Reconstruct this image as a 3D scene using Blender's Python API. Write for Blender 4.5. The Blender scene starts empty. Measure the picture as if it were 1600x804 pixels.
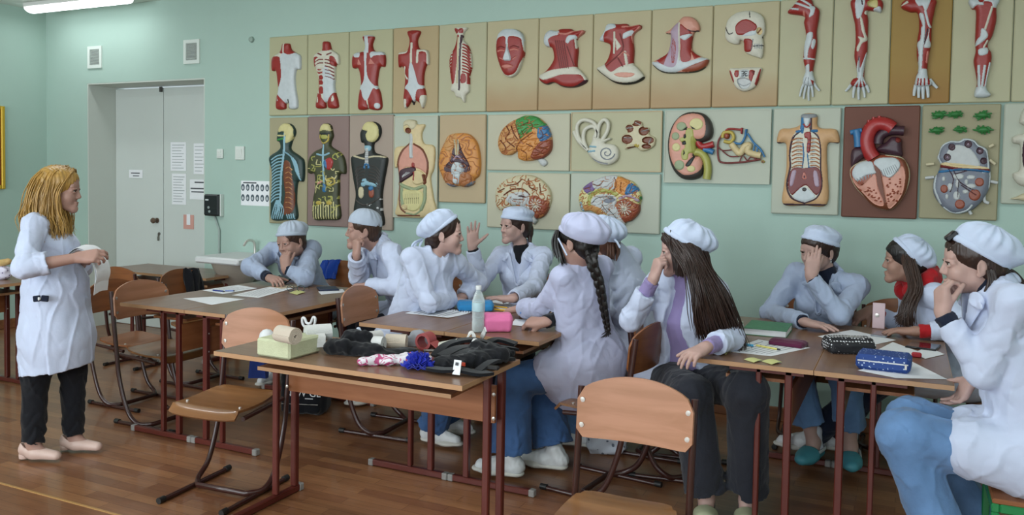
import bpy, math, random
import numpy as np
from mathutils import Vector, Matrix
rng = np.random.default_rng(7)
random.seed(7)
SC = bpy.context.scene
COL = SC.collection
PI = math.pi
V = lambda *a: np.array(a, float)

# ---------------------------------------------------------------- camera (the frame is 1600 x 804)
CF, CCY, CYAW, CPIT, CROL, CH = 1298.5, 328.28, -0.44264, -0.041634, 0.016503, 1.51297
def _axes():
    w = V(math.sin(CYAW)*math.cos(CPIT), math.cos(CYAW)*math.cos(CPIT), math.sin(CPIT))
    r = V(math.cos(CYAW), -math.sin(CYAW), 0); u = np.cross(r, w)
    return r*math.cos(CROL)+u*math.sin(CROL), -r*math.sin(CROL)+u*math.cos(CROL), w
CR, CU, CW = _axes()
CAMP = V(0, 0, CH)
def at(px, py, Y=None, z=None, x=None):
    """the point of a real plane (depth Y, height z or side x) that lies behind a measured pixel of the survey photo"""
    d = CW + CR*(px-800)/CF + CU*(CCY-py)/CF
    if Y is not None: t = Y/d[1]
    elif z is not None: t = (z-CH)/d[2]
    else: t = x/d[0]
    return CAMP + d*t
cam = bpy.data.cameras.new('camera'); co = bpy.data.objects.new('camera', cam); COL.objects.link(co)
cam.sensor_fit = 'HORIZONTAL'; cam.sensor_width = 36; cam.lens = CF/1600*36
cam.shift_y = (CCY-402)/1600
cam.clip_start = .05; cam.clip_end = 100
co.matrix_world = Matrix(((CR[0], CU[0], -CW[0], 0), (CR[1], CU[1], -CW[1], 0), (CR[2], CU[2], -CW[2], CH), (0, 0, 0, 1)))
SC.camera = co

# ---------------------------------------------------------------- materials
def srgb(h):
    h = h.lstrip('#'); c = [int(h[i:i+2], 16)/255 for i in (0, 2, 4)]
    return tuple(x/12.92 if x <= .04045 else ((x+.055)/1.055)**2.4 for x in c)+(1,)
MATS = {}
def mat(name, col, rough=.6, metal=0, spec=.5, noise=0, nscale=8, bump=0, bscale=60, sheen=0, sub=0, coat=0, stretch=None):
    if name in MATS: return MATS[name]
    m = bpy.data.materials.new(name); m.use_nodes = True; MATS[name] = m
    nt = m.node_tree; b = nt.nodes['Principled BSDF']
    c = srgb(col) if isinstance(col, str) else tuple(col)+((1,) if len(col) == 3 else ())
    b.inputs['Base Color'].default_value = c
    b.inputs['Roughness'].default_value = rough; b.inputs['Metallic'].default_value = metal
    b.inputs['Specular IOR Level'].default_value = spec
    if sheen: b.inputs['Sheen Weight'].default_value = sheen
    if coat: b.inputs['Coat Weight'].default_value = coat
    if sub:
        b.inputs['Subsurface Weight'].default_value = sub; b.inputs['Subsurface Radius'].default_value = (.012, .004, .002)
    if noise or bump:
        tc = nt.nodes.new('ShaderNodeTexCoord'); mp = nt.nodes.new('ShaderNodeMapping')
        nt.links.new(tc.outputs['Object'], mp.inputs[0])
        if stretch: mp.inputs['Scale'].default_value = stretch
    if noise:
        n = nt.nodes.new('ShaderNodeTexNoise'); n.inputs['Scale'].default_value = nscale; n.inputs['Detail'].default_value = 5
        nt.links.new(mp.outputs[0], n.inputs[0])
        r = nt.nodes.new('ShaderNodeValToRGB'); nt.links.new(n.outputs[0], r.inputs[0])
        r.color_ramp.elements[0].position = .3; r.color_ramp.elements[1].position = .7
        r.color_ramp.elements[0].color = tuple(x*(1-noise) for x in c[:3])+(1,)
        r.color_ramp.elements[1].color = tuple(min(1, x*(1+noise)) for x in c[:3])+(1,)
        nt.links.new(r.outputs[0], b.inputs['Base Color'])
    if bump:
        n2 = nt.nodes.new('ShaderNodeTexNoise'); n2.inputs['Scale'].default_value = bscale; n2.inputs['Detail'].default_value = 4
        nt.links.new(mp.outputs[0], n2.inputs[0])
        bp = nt.nodes.new('ShaderNodeBump'); bp.inputs['Strength'].default_value = bump; bp.inputs['Distance'].default_value = .004
        nt.links.new(n2.outputs[0], bp.inputs['Height']); nt.links.new(bp.outputs[0], b.inputs['Normal'])
    return m

def wood(name, c1, c2, rough=.4, axis='X', scale=3.0, coat=0):
    if name in MATS: return MATS[name]
    m = mat(name, c1, rough, coat=coat); nt = m.node_tree; b = nt.nodes['Principled BSDF']
    tc = nt.nodes.new('ShaderNodeTexCoord'); mp = nt.nodes.new('ShaderNodeMapping')
    s = [14, 14, 14]; s['XYZ'.index(axis)] = 1.2; mp.inputs['Scale'].default_value = [v*scale/3 for v in s]
    n = nt.nodes.new('ShaderNodeTexNoise'); n.inputs['Scale'].default_value = 2.5; n.inputs['Detail'].default_value = 6; n.inputs['Distortion'].default_value = .5
    r = nt.nodes.new('ShaderNodeValToRGB'); r.color_ramp.elements[0].position = .35; r.color_ramp.elements[1].position = .68
    r.color_ramp.elements[0].color = srgb(c2); r.color_ramp.elements[1].color = srgb(c1)
    nt.links.new(tc.outputs['Object'], mp.inputs[0]); nt.links.new(mp.outputs[0], n.inputs[0]); nt.links.new(n.outputs[0], r.inputs[0])
    nt.links.new(r.outputs[0], b.inputs['Base Color'])
    return m

# ---------------------------------------------------------------- mesh helpers
def catmull(P, n=6, closed=False):
    P = np.asarray(P, float); N = len(P); out = []
    rngk = range(N) if closed else range(N-1)
    for i in rngk:
        if closed: p0, p1, p2, p3 = P[(i-1) % N], P[i], P[(i+1) % N], P[(i+2) % N]
        else: p0, p1, p2, p3 = P[max(i-1, 0)], P[i], P[i+1], P[min(i+2, N-1)]
        for k in range(n):
            t = k/n
            out.append(.5*((2*p1)+(-p0+p2)*t+(2*p0-5*p1+4*p2-p3)*t*t+(-p0+3*p1-3*p2+p3)*t**3))
    if not closed: out.append(P[-1])
    return np.array(out)
def fillet(P, r, n=5):
    """polyline with rounded corners"""
    P = [np.asarray(p, float) for p in P]; out = [P[0]]
    for i in range(1, len(P)-1):
        a, b, c = P[i-1], P[i], P[i+1]
        u = (a-b); v = (c-b); lu, lv = np.linalg.norm(u), np.linalg.norm(v); u /= lu; v /= lv
        d = min(r, lu*.49, lv*.49); s, e = b+u*d, b+v*d
        for k in range(n+1):
            t = k/n; out.append((1-t)**2*s+2*t*(1-t)*b+t*t*e)
    out.append(P[-1]); return np.array(out)

class MB:
    def __init__(s): s.v = []; s.f = []; s.m = []
    def add(s, v, f, mi=0):
        o = len(s.v); s.v += [tuple(p) for p in v]; s.f += [tuple(i+o for i in q) for q in f]; s.m += [mi]*len(f); return s
    def box(s, c, size, R=None, mi=0, bev=0):
        hx, hy, hz = [t/2 for t in size]
        if bev:
            b = min(bev, hx*.49, hy*.49, hz*.49)
            v = []; 
            for sx in (-1, 1):
                for sy in (-1, 1):
                    for sz in (-1, 1):
                        v += [(sx*hx, sy*(hy-b), sz*(hz-b)), (sx*(hx-b), sy*hy, sz*(hz-b)), (sx*(hx-b), sy*(hy-b), sz*hz)]
            I = lambda a, b_, c_, k: ((a*4+b_*2+c_)*3+k)
            f = []
            for a in (0, 1):
                q = [I(a, 0, 0, 0), I(a, 1, 0, 0), I(a, 1, 1, 0), I(a, 0, 1, 0)]; f.append(q if a else q[::-1])
                q = [I(0, a, 0, 1), I(0, a, 1, 1), I(1, a, 1, 1), I(1, a, 0, 1)]; f.append(q if a else q[::-1])
                q = [I(0, 0, a, 2), I(1, 0, a, 2), I(1, 1, a, 2), I(0, 1, a, 2)]; f.append(q if a else q[::-1])
            for a in (0, 1):
                for c_ in (0, 1):
                    q = [I(a, c_, 0, 0), I(a, c_, 0, 1), I(a, c_, 1, 1), I(a, c_, 1, 0)]; f.append(q if a == c_ else q[::-1])
                    q = [I(a, 0, c_, 0), I(a, 1, c_, 0), I(a, 1, c_, 2), I(a, 0, c_, 2)]; f.append(q if a == c_ else q[::-1])
                    q = [I(0, a, c_, 1), I(0, a, c_, 2), I(1, a, c_, 2), I(1, a, c_, 1)]; f.append(q if a == c_ else q[::-1])
            for a in (0, 1):
                for b_ in (0, 1):
                    for c_ in (0, 1):
                        q = [I(a, b_, c_, k) for k in range(3)]; f.append(q if (a+b_+c_) % 2 else q[::-1])
        else:
            v = [(x, y, z) for x in (-hx, hx) for y in (-hy, hy) for z in (-hz, hz)]
            f = [(0, 1, 3, 2), (4, 6, 7, 5), (0, 4, 5, 1), (2, 3, 7, 6), (0, 2, 6, 4), (1, 5, 7, 3)]
        v = np.array(v)
        if R is not None: v = v @ np.asarray(R).T
        return s.add(v+np.asarray(c, float), f, mi)
    def tube(s, pts, r, n=10, mi=0, caps=True, closed=False, flat=None, up=None):
        P = np.asarray(pts, float); N = len(P); r = np.broadcast_to(np.asarray(r, float), (N,))
        T = np.gradient(P, axis=0) if not closed else np.roll(P, -1, 0)-np.roll(P, 1, 0)
        T /= np.linalg.norm(T, axis=1)[:, None]+1e-12
        a = np.asarray(up, float) if up is not None else (V(0, 0, 1) if abs(T[0][2]) < .9 else V(1, 0, 0))
        nrm = a-T[0]*(a@T[0]); nrm /= np.linalg.norm(nrm)
        v = []; f = []
        for i in range(N):
            nrm = nrm-T[i]*(nrm@T[i]); nrm /= np.linalg.norm(nrm)+1e-12
            bi = np.cross(T[i], nrm)
            fl = 1 if flat is None else flat
            for k in range(n):
                t = 2*PI*k/n; v.append(P[i]+r[i]*(math.cos(t)*nrm*fl+math.sin(t)*bi))
        for i in range(N if closed else N-1):
            j = (i+1) % N
            for k in range(n):
                q = (i*n+k, i*n+(k+1) % n, j*n+(k+1) % n, j*n+k); f.append(q)
        if caps and not closed: f += [tuple(range(n))[::-1], tuple((N-1)*n+k for k in range(n))]
        return s.add(v, f, mi)
    def lathe(s, prof, c=(0, 0, 0), n=24, R=None, mi=0):
        v = []; f = []; N = len(prof)
        for r, z in prof:
            for k in range(n):
                t = 2*PI*k/n; v.append((r*math.cos(t), r*math.sin(t), z))
        for i in range(N-1):
            for k in range(n): f.append((i*n+k, i*n+(k+1) % n, (i+1)*n+(k+1) % n, (i+1)*n+k))
        f += [tuple(range(n))[::-1], tuple((N-1)*n+k for k in range(n))]
        v = np.array(v)
        if R is not None: v = v @ np.asarray(R).T
        return s.add(v+np.asarray(c, float), f, mi)
    def grid(s, P, mi=0, flip=False):
        """P: (n,m,3) open sheet"""
        P = np.asarray(P, float); n, m = P.shape[:2]
        f = [(i*m+j, (i+1)*m+j, (i+1)*m+j+1, i*m+j+1) for i in range(n-1) for j in range(m-1)]
        if flip: f = [q[::-1] for q in f]
        return s.add(P.reshape(-1, 3), f, mi)
    def slab(s, P, t, mi=0):
        """sheet P (n,m,3) given a thickness t along its normals"""
        P = np.asarray(P, float); n, m = P.shape[:2]
        nn = np.cross(np.gradient(P, axis=0), np.gradient(P, axis=1)); nn /= np.linalg.norm(nn, axis=2)[..., None]+1e-12
        A = P+nn*t/2; B = P-nn*t/2; o = n*m
        f = [(i*m+j, (i+1)*m+j, (i+1)*m+j+1, i*m+j+1) for i in range(n-1) for j in range(m-1)]
        f += [tuple(o+k for k in q[::-1]) for q in f]
        rim = [(i, 0) for i in range(n)]+[(n-1, j) for j in range(1, m)]+[(i, m-1) for i in range(n-2, -1, -1)]+[(0, j) for j in range(m-2, 0, -1)]
        ids = [i*m+j for i, j in rim]
        f += [(ids[k], o+ids[k], o+ids[(k+1) % len(ids)], ids[(k+1) % len(ids)]) for k in range(len(ids))]
        return s.add(np.concatenate([A.reshape(-1, 3), B.reshape(-1, 3)]), f, mi)
    def prism(s, poly, t, mi=0, frame=None):
        """polygon (n,2) in local x,z extruded along y by t; frame = (origin, X, Y, Z)"""
        poly = np.asarray(poly, float); n = len(poly)
        v = [(p[0], 0, p[1]) for p in poly]+[(p[0], t, p[1]) for p in poly]
        v = np.array(v)
        if frame is not None:
            o, X, Y, Z = [np.asarray(q, float) for q in frame]; v = o+v[:, :1]*X+v[:, 1:2]*Y+v[:, 2:]*Z
        f = [tuple(range(n)), tuple(range(2*n-1, n-1, -1))]+[(k, n+k, n+(k+1) % n, (k+1) % n) for k in range(n)]
        return s.add(v, f, mi)
    def xf(s, M):
        a = np.array(s.v) @ np.asarray(M)[:3, :3].T+np.asarray(M)[:3, 3]; s.v = [tuple(p) for p in a]; return s
    def build(s, name, mats, parent=None, smooth=True, loc=None):
        me = bpy.data.meshes.new(name); me.from_pydata(s.v, [], s.f)
        for m in (mats if isinstance(mats, (list, tuple)) else [mats]): me.materials.append(m)
        if any(s.m): me.polygons.foreach_set('material_index', s.m)
        return link(name, me, parent, smooth, loc)
def link(name, me, parent=None, smooth=True, loc=None, fix=True):
    if fix:
        import bmesh
        bm = bmesh.new(); bm.from_mesh(me); bmesh.ops.recalc_face_normals(bm, faces=bm.faces); bm.to_mesh(me); bm.free()
    if smooth: me.shade_smooth(); 
    o = bpy.data.objects.new(name, me); COL.objects.link(o)
    if smooth == 'auto' or smooth is True:
        me.set_sharp_from_angle(angle=math.radians(42))
    if parent is not None:
        o.parent = parent; o.matrix_parent_inverse = Matrix()
    if loc is not None: o.location = loc
    return o
def thing(name, label, cat, loc=(0, 0, 0), rz=0, group=None):
    o = bpy.data.objects.new(name, None); COL.objects.link(o); o.empty_display_size = .05
    o.location = loc; o.rotation_euler = (0, 0, rz); return tag(o, label, cat, group)
def tag(o, label, cat, group=None, kind=None):
    o['label'] = label; o['category'] = cat
    if group: o['group'] = group
    if kind: o['kind'] = kind
    return o
def struct(o, label=None):
    o['kind'] = 'structure'
    if label: o['label'] = label
    return o
def dup(root, loc, rz, label, group=None):
    r = root.copy(); COL.objects.link(r); r.location = loc; r.rotation_euler = (0, 0, rz); r['label'] = label
    if group: r['group'] = group
    def rec(src, dst):
        for ch in list(src.children):
            c = ch.copy(); COL.objects.link(c); c.parent = dst; rec(ch, c)
    rec(root, r); return r
def Rz(a): return np.array([[math.cos(a), -math.sin(a), 0], [math.sin(a), math.cos(a), 0], [0, 0, 1]])
def Rx(a): return np.array([[1, 0, 0], [0, math.cos(a), -math.sin(a)], [0, math.sin(a), math.cos(a)]])
def Ry(a): return np.array([[math.cos(a), 0, math.sin(a)], [0, 1, 0], [-math.sin(a), 0, math.cos(a)]])
def unit(v): v = np.asarray(v, float); return v/(np.linalg.norm(v)+1e-12)

# ---------------------------------------------------------------- implicit surfaces (smooth unions -> one continuous mesh)
def vnoise(P, scale, seed=0):
    """smooth pseudo-noise, about -1..1"""
    r = np.random.default_rng(seed); out = 0; Q = P/scale
    w = 0
    for k in range(5):
        d = r.normal(size=3); d /= np.linalg.norm(d); ph = r.uniform(0, 6.28); fr = r.uniform(.7, 1.6)
        e = r.normal(size=3); e /= np.linalg.norm(e)
        out = out+np.sin((Q@d)*6.28*fr+ph+1.4*np.sin((Q@e)*4.1+ph*2)); w += 1
    return out/w*1.4
class SDF:
    def __init__(s): s.p = []; s.ly = 0; s.lk = {}
    def layer(s, k): s.ly += 1; s.lk[s.ly] = k
    def add(s, fn, lo, hi, k=.02, op='u'): s.p.append((fn, np.asarray(lo, float), np.asarray(hi, float), k, op, s.ly)); return s
    def cone(s, a, b, ra, rb, k=.02, op='u', flat=None):
        """tapered capsule; flat=(axis, factor): thinner along the axis"""
        a = np.asarray(a, float); b = np.asarray(b, float); R = max(ra, rb); ba = b-a; L2 = ba@ba+1e-12
        if flat is not None:
            n = unit(flat[0]); fc = flat[1]
        def fn(P):
            Q = P-a
            if flat is not None:
                h = np.clip(Q@ba/L2, 0, 1); D = Q-h[..., None]*ba; dn = D@n
                d = np.sqrt(np.maximum((D*D).sum(-1)-dn**2+(dn/fc)**2, 1e-12)); r = ra+(rb-ra)*h
                return (d-r)*(min(1, .5+.5*fc))
            h = np.clip(Q@ba/L2, 0, 1); D = Q-h[..., None]*ba
            return np.sqrt((D*D).sum(-1))-(ra+(rb-ra)*h)
        return s.add(fn, np.minimum(a, b)-R, np.maximum(a, b)+R, k, op)
    def ell(s, c, r, R=None, k=.02, op='u'):
        c = np.asarray(c, float); r = np.asarray(r, float)*np.ones(3); M = np.eye(3) if R is None else np.asarray(R)
        def fn(P):
            Q = (P-c)@M; k0 = np.sqrt(((Q/r)**2).sum(-1)); k1 = np.sqrt(((Q/r**2)**2).sum(-1))
            return k0*(k0-1)/(k1+1e-9)
        ext = np.abs(M)@r
        return s.add(fn, c-ext, c+ext, k, op)
    def box(s, c, h, R=None, rad=.01, k=.01, op='u'):
        c = np.asarray(c, float); h = np.asarray(h, float); M = np.eye(3) if R is None else np.asarray(R)
        def fn(P):
            q = np.abs((P-c)@M)-(h-rad); return np.sqrt((np.maximum(q, 0)**2).sum(-1))+np.minimum(q.max(-1), 0)-rad
        ext = np.abs(M)@h
        return s.add(fn, c-ext, c+ext, k, op)
    def half(s, p, n, lo, hi, k=.004):
        """cut away the side the normal n points to, inside the given box"""
        p = np.asarray(p, float); n = unit(n)
        return s.add(lambda P: -((P-p)@n), lo, hi, k, 'cut')
    def mesh(s, vox, disp=None):
        us = [q for q in s.p if q[4] == 'u']
        lo = np.min([q[1]-q[3] for q in us], 0)-4*vox; hi = np.max([q[2]+q[3] for q in us], 0)+4*vox
        n = np.ceil((hi-lo)/vox).astype(int)+1
        D = np.full(n, .05, np.float32)
        ax = [lo[i]+vox*np.arange(n[i]) for i in range(3)]
        cur = 0; D0 = None
        def merge(X, Y, k):
            h = np.maximum(k-np.abs(X-Y), 0)/k; return np.minimum(X, Y)-h*h*k*.25
        for fn, a, b, k, op, ly in s.p:
            if ly != cur:
                D0 = D if D0 is None else merge(D0, D, s.lk.get(cur, .01)); D = np.full(n, .05, np.float32); cur = ly
            pad = k+2.5*vox
            i0 = np.clip(np.floor((a-pad-lo)/vox).astype(int), 0, n-1); i1 = np.clip(np.ceil((b+pad-lo)/vox).astype(int)+1, 1, n)
            if (i1 <= i0).any(): continue
            sl = tuple(slice(i0[i], i1[i]) for i in range(3))
            P = np.stack(np.meshgrid(*[ax[i][sl[i]] for i in range(3)], indexing='ij'), -1)
            d = fn(P); A = D[sl]
            if op == 'u':
                h = np.maximum(k-np.abs(A-d), 0)/k; D[sl] = np.minimum(A, d)-h*h*k*.25
            elif op == 's':   # smooth subtract
                e = -d; h = np.maximum(k-np.abs(A-e), 0)/k; D[sl] = np.maximum(A, e)+h*h*k*.25
            else:             # cut by halfspace in box
                e = -d; D[sl] = np.maximum(A, e)
        if D0 is not None: D = merge(D0, D, s.lk.get(cur, .01))
        if disp is not None:
            m = np.abs(D) < .03
            ii = np.argwhere(m); P = lo+ii*vox; D[m] += disp(P)
        return nets(D, lo, vox)
def nets(D, lo, vox):
    D = np.asarray(D, float); s = D < 0; n = np.array(D.shape)
    c = [s[i:n[0]-1+i, j:n[1]-1+j, k:n[2]-1+k] for i in (0, 1) for j in (0, 1) for k in (0, 1)]
    cnt = sum(x.astype(np.int8) for x in c); act = (cnt > 0) & (cnt < 8)
    idx = np.argwhere(act); vid = np.full(act.shape, -1, np.int64); vid[act] = np.arange(len(idx))
    acc = np.zeros((len(idx), 3)); w = np.zeros(len(idx))
    off = [(i, j, k) for i in (0, 1) for j in (0, 1) for k in (0, 1)]
    val = [D[idx[:, 0]+o[0], idx[:, 1]+o[1], idx[:, 2]+o[2]] for o in off]
    for p in range(8):
        for q in range(p+1, 8):
            d = np.abs(np.array(off[p])-np.array(off[q]))
            if d.sum() != 1: continue
            a, b = val[p], val[q]; m = (a < 0) != (b < 0); t = np.where(m, a/(a-b+1e-20), 0)
            pt = np.array(off[p])+t[:, None]*(np.array(off[q])-np.array(off[p]))
            acc[m] += pt[m]; w[m] += 1
    Vv = lo+vox*(idx+acc/np.maximum(w, 1)[:, None])
    F = []
    for ax in range(3):
        u, v = (ax+1) % 3, (ax+2) % 3
        sl0 = [slice(1, -1)]*3; sl1 = [slice(1, -1)]*3
        sl0[ax] = slice(0, n[ax]-1); sl1[ax] = slice(1, n[ax])
        a = s[tuple(sl0)]; b = s[tuple(sl1)]
        for flip, m in ((0, a & ~b), (1, ~a & b)):
            e = np.argwhere(m)
            if not len(e): continue
            base = e.copy(); base[:, u] += 1; base[:, v] += 1; 
            q = []
            for du, dv in ((0, 0), (1, 0), (1, 1), (0, 1)):
                z = base.copy(); z[:, u] -= du; z[:, v] -= dv; q.append(vid[z[:, 0], z[:, 1], z[:, 2]])
            q = np.stack(q, 1); F.append(q[:, ::-1] if flip else q)
    return Vv, np.concatenate(F)
def npmesh(name, parts, mats, parent=None, mi=None, smooth_it=0):
    """parts: list of (verts, quads, material index or per-vertex function)"""
    vs = []; fs = []; ms = []; o = 0
    for p in parts:
        v, f = p[0], p[1]; vs.append(v); fs.append(f+o); o += len(v)
        m = p[2] if len(p) > 2 else 0
        ms.append(m(v[f].mean(1)) if callable(m) else np.full(len(f), m))
    v = np.concatenate(vs); f = np.concatenate(fs); m = np.concatenate(ms).astype(np.int32)
    me = bpy.data.meshes.new(name); me.vertices.add(len(v)); me.vertices.foreach_set('co', v.astype(np.float32).ravel())
    me.loops.add(f.size); me.loops.foreach_set('vertex_index', f.astype(np.int32).ravel())
    me.polygons.add(len(f)); me.polygons.foreach_set('loop_start', np.arange(0, f.size, 4, dtype=np.int32)); me.polygons.foreach_set('loop_total', np.full(len(f), 4, np.int32))
    for x in (mats if isinstance(mats, (list, tuple)) else [mats]): me.materials.append(x)
    me.polygons.foreach_set('material_index', m)
    me.update(calc_edges=True); me.validate(); me.shade_smooth()
    ob = bpy.data.objects.new(name, me); COL.objects.link(ob)
    if parent is not None: ob.parent = parent
    return ob
# ---------------------------------------------------------------- the setting
XL, XR, YB, YF, ZC = -7.6, 2.6, 5.4, -2.4, 3.02
M_wall = mat('mint_wall_paint', '#a9c1b6', .75, spec=.2, noise=.03, nscale=1.2, bump=.12, bscale=90)
M_ceil = mat('ceiling_paint', '#d4dcd5', .85, spec=.2)
M_rev = mat('door_reveal_paint', '#c6ccc4', .6)
M_door = mat('door_paint', '#cbd2cd', .45, noise=.015, nscale=2)
M_dark = mat('dark_gap', '#33302c', .8)
def parquet():
    m = mat('parquet_laminate', '#8a5c3c', .34, spec=.5, coat=.15); nt = m.node_tree; b = nt.nodes['Principled BSDF']; L = nt.links.new
    tc = nt.nodes.new('ShaderNodeTexCoord')
    br = nt.nodes.new('ShaderNodeTexBrick'); br.inputs['Scale'].default_value = 1
    br.inputs['Brick Width'].default_value = .46; br.inputs['Row Height'].default_value = .068; br.inputs['Mortar Size'].default_value = .0012
    br.offset = .37; br.offset_frequency = 2; br.squash = 1
    br.inputs['Color1'].default_value = srgb('#7d5136'); br.inputs['Color2'].default_value = srgb('#9a6b47'); br.inputs['Mortar'].default_value = srgb('#5e3a26')
    L(tc.outputs['Object'], br.inputs['Vector'])
    mp = nt.nodes.new('ShaderNodeMapping'); mp.inputs['Scale'].default_value = (2.2, 26, 1); L(tc.outputs['Object'], mp.inputs[0])
    n = nt.nodes.new('ShaderNodeTexNoise'); n.inputs['Scale'].default_value = 2; n.inputs['Detail'].default_value = 6; L(mp.outputs[0], n.inputs[0])
    mx = nt.nodes.new('ShaderNodeMix'); mx.data_type = 'RGBA'; mx.blend_type = 'MULTIPLY'; mx.inputs['Factor'].default_value = .55
    r = nt.nodes.new('ShaderNodeValToRGB'); r.color_ramp.elements[0].position = .3; r.color_ramp.elements[0].color = (.62, .55, .5, 1); r.color_ramp.elements[1].position = .72; r.color_ramp.elements[1].color = (1.05, 1.05, 1.05, 1)
    L(n.outputs[0], r.inputs[0]); L(br.outputs['Color'], mx.inputs['A']); L(r.outputs[0], mx.inputs['B']); L(mx.outputs['Result'], b.inputs['Base Color'])
    return m
M_floor = parquet()
fl = MB().box(((XL+XR)/2, (YF+YB)/2, -.05), (XR-XL, YB-YF+.9, .1)).build('floor', M_floor, smooth=False); struct(fl)
ce = MB().box(((XL+XR)/2, (YF+YB)/2, ZC+.05), (XR-XL+.4, YB-YF+.4, .1)).build('ceiling', M_ceil, smooth=False); struct(ce)
# back wall with the opening of the double door
DX0, DX1, DZ = -7.02, -5.53, 2.315
wb = MB()
wb.box(((XL+DX0)/2-.1, YB+.2, ZC/2), (DX0-XL+.2, .4, ZC)); wb.box(((DX1+XR)/2+.1, YB+.2, ZC/2), (XR-DX1+.2, .4, ZC)); wb.box(((DX0+DX1)/2, YB+.2, (DZ+ZC)/2), (DX1-DX0, .4, ZC-DZ))
struct(wb.build('wall_back', M_wall, smooth=False))
rv = MB(); rv.box((DX0+.006, YB+.2, DZ/2), (.012, .396, DZ)); rv.box((DX1-.006, YB+.2, DZ/2), (.012, .396, DZ)); rv.box(((DX0+DX1)/2, YB+.2, DZ-.006), (DX1-DX0-.024, .396, .012))
struct(rv.build('trim_1', M_rev, smooth=False))
struct(MB().box((XL-.1, (YF+YB)/2, ZC/2), (.2, YB-YF, ZC)).build('wall_left', M_wall, smooth=False))
struct(MB().box((XR+.1, (YF+YB)/2, ZC/2), (.2, YB-YF, ZC)).build('wall_right', M_wall, smooth=False))
# window wall behind the camera
wf = MB(); WX = [(-6.9, -4.9), (-4.3, -2.3), (-1.7, .3), (.6, 2.3)]; wz0, wz1 = .85, 2.75
edges = [XL]+[e for w in WX for e in w]+[XR]
for i in range(0, len(edges), 2): wf.box(((edges[i]+edges[i+1])/2, YF-.15, ZC/2), (edges[i+1]-edges[i], .3, ZC))
for a, b in WX:
    wf.box(((a+b)/2, YF-.15, wz0/2), (b-a, .3, wz0)); wf.box(((a+b)/2, YF-.15, (wz1+ZC)/2), (b-a, .3, ZC-wz1))
struct(wf.build('wall_front', M_wall, smooth=False))
M_wfr = mat('window_frame_paint', '#e8e8e4', .5)
for i, (a, b) in enumerate(WX):
    f = MB(); xm = (a+b)/2
    for x in (a+.03, xm, b-.03): f.box((x, YF-.12, (wz0+wz1)/2), (.06, .06, wz1-wz0))
    for z in (wz0+.03, 2.15, wz1-.03): f.box((xm, YF-.12, z), (b-a-.12, .05, .06))
    struct(f.build('window_%d' % (i+1), M_wfr, smooth=False))
# baseboards
M_base = wood('baseboard_wood', '#8a5a38', '#6d4328', .5)
for nm, c, s in (('baseboard_back', ((DX1+XR)/2, YB-.009, .045), (XR-DX1, .018, .09)), ('baseboard_back_corner', ((XL+DX0)/2, YB-.009, .045), (DX0-XL, .018, .09)), ('baseboard_left', (XL+.009, (YF+YB)/2, .045), (.018, YB-YF-.04, .09))):
    struct(MB().box(c, s, bev=.005).build(nm, M_base, smooth=False))
# a pale joint strip across the floor
a, b = at(0, 756, z=0), at(190, 804, z=0)
struct(MB().box(((a[0]+b[0])/2+.4, (a[1]+b[1])/2, .0015), (3.2, .012, .003)).build('trim_2', mat('floor_joint_strip', '#b58a55', .4), smooth=False))

# double door: two leaves, each a structure mesh with its hardware
YD = YB+.3
xs = at(255, 200, Y=YD)[0]
M_steel = mat('dull_steel', '#8f8b84', .35, metal=.9)
M_knob = mat('brown_knob', '#6a5547', .35, metal=.3)
for i, (x0, x1) in enumerate(((DX0+.014, xs-.004), (xs+.004, DX1-.014))):
    d = MB().box(((x0+x1)/2, YD+.02, DZ/2-.012), (x1-x0, .04, DZ-.03), bev=.004).build('door_%d' % (i+1), M_door, smooth=False); struct(d)
    if i == 0:
        k = at(246, 344, Y=YD)
        MB().lathe([(.004, 0), (.024, .002), (.024, .006), (.01, .01), (.01, .03), (.024, .04), (.028, .052), (.02, .066), (.004, .07)], k, 20, Rx(PI/2)).build('door_knob', M_knob, d)
        k = at(249, 365, Y=YD)
        kk = MB(); kk.lathe([(.003, 0), (.016, .001), (.016, .006), (.003, .007)], k, 16, Rx(PI/2)); kk.box(k+V(0, -.012, -.01), (.006, .012, .03)); kk.box(k+V(0, -.016, -.045), (.018, .004, .04), bev=.001)
        kk.build('door_lock', M_steel, d)
struct(MB().box((xs, YD+.03, DZ/2-.012), (.02, .02, DZ-.03)).build('trim_3', M_dark, smooth=False))
struct(MB().box((at(253, 138, Y=YD)[0], YD-.012, DZ-.045), (.03, .02, .05), bev=.004).build('trim_4', mat('door_bolt', '#3e3b37', .5), smooth=False))

# papers and signs on the door and the wall
M_paper = mat('white_paper', '#e9ebee', .7, noise=.02, nscale=30)
M_paperg = mat('greyish_paper', '#d3d8d8', .7)
M_ink = mat('printed_ink', '#4a4d52', .8)
M_inkl = mat('pale_ink', '#9aa2a2', .8)
def sheet(name, label, cat, px, Y, lines, mpaper=None, ink=None, group=None):
    """paper pinned to a wall plane: box given by left, top, right, bottom pixels; lines = list of (u0,u1,v) strokes of writing"""
    l, t, r, b = px
    A = at(l, t, Y=Y); B = at(r, b, Y=Y); w = B[0]-A[0]; h = A[2]-B[2]
    root = thing(name, label, cat, (A[0]+w/2, Y, B[2]), 0, group)
    MB().box((0, -.0015, h/2), (w, .003, h)).build('sheet', mpaper or M_paper, root, smooth=False)
    if lines:
        q = MB()
        for u0, u1, v, th in lines: q.box((w*((u0+u1)/2-.5), -.0035, h*(1-v)), (w*(u1-u0), .001, h*th))
        q.build('print', ink or M_inkl, root, smooth=False)
    return root
txt = lambda n, a=.1, b=.9, v0=.1, v1=.9, th=.02: [(a, b-(.25*((i*7) % 5)/5), v0+(v1-v0)*i/max(1, n-1), th) for i in range(n)]
YDs = YD-.001
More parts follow.
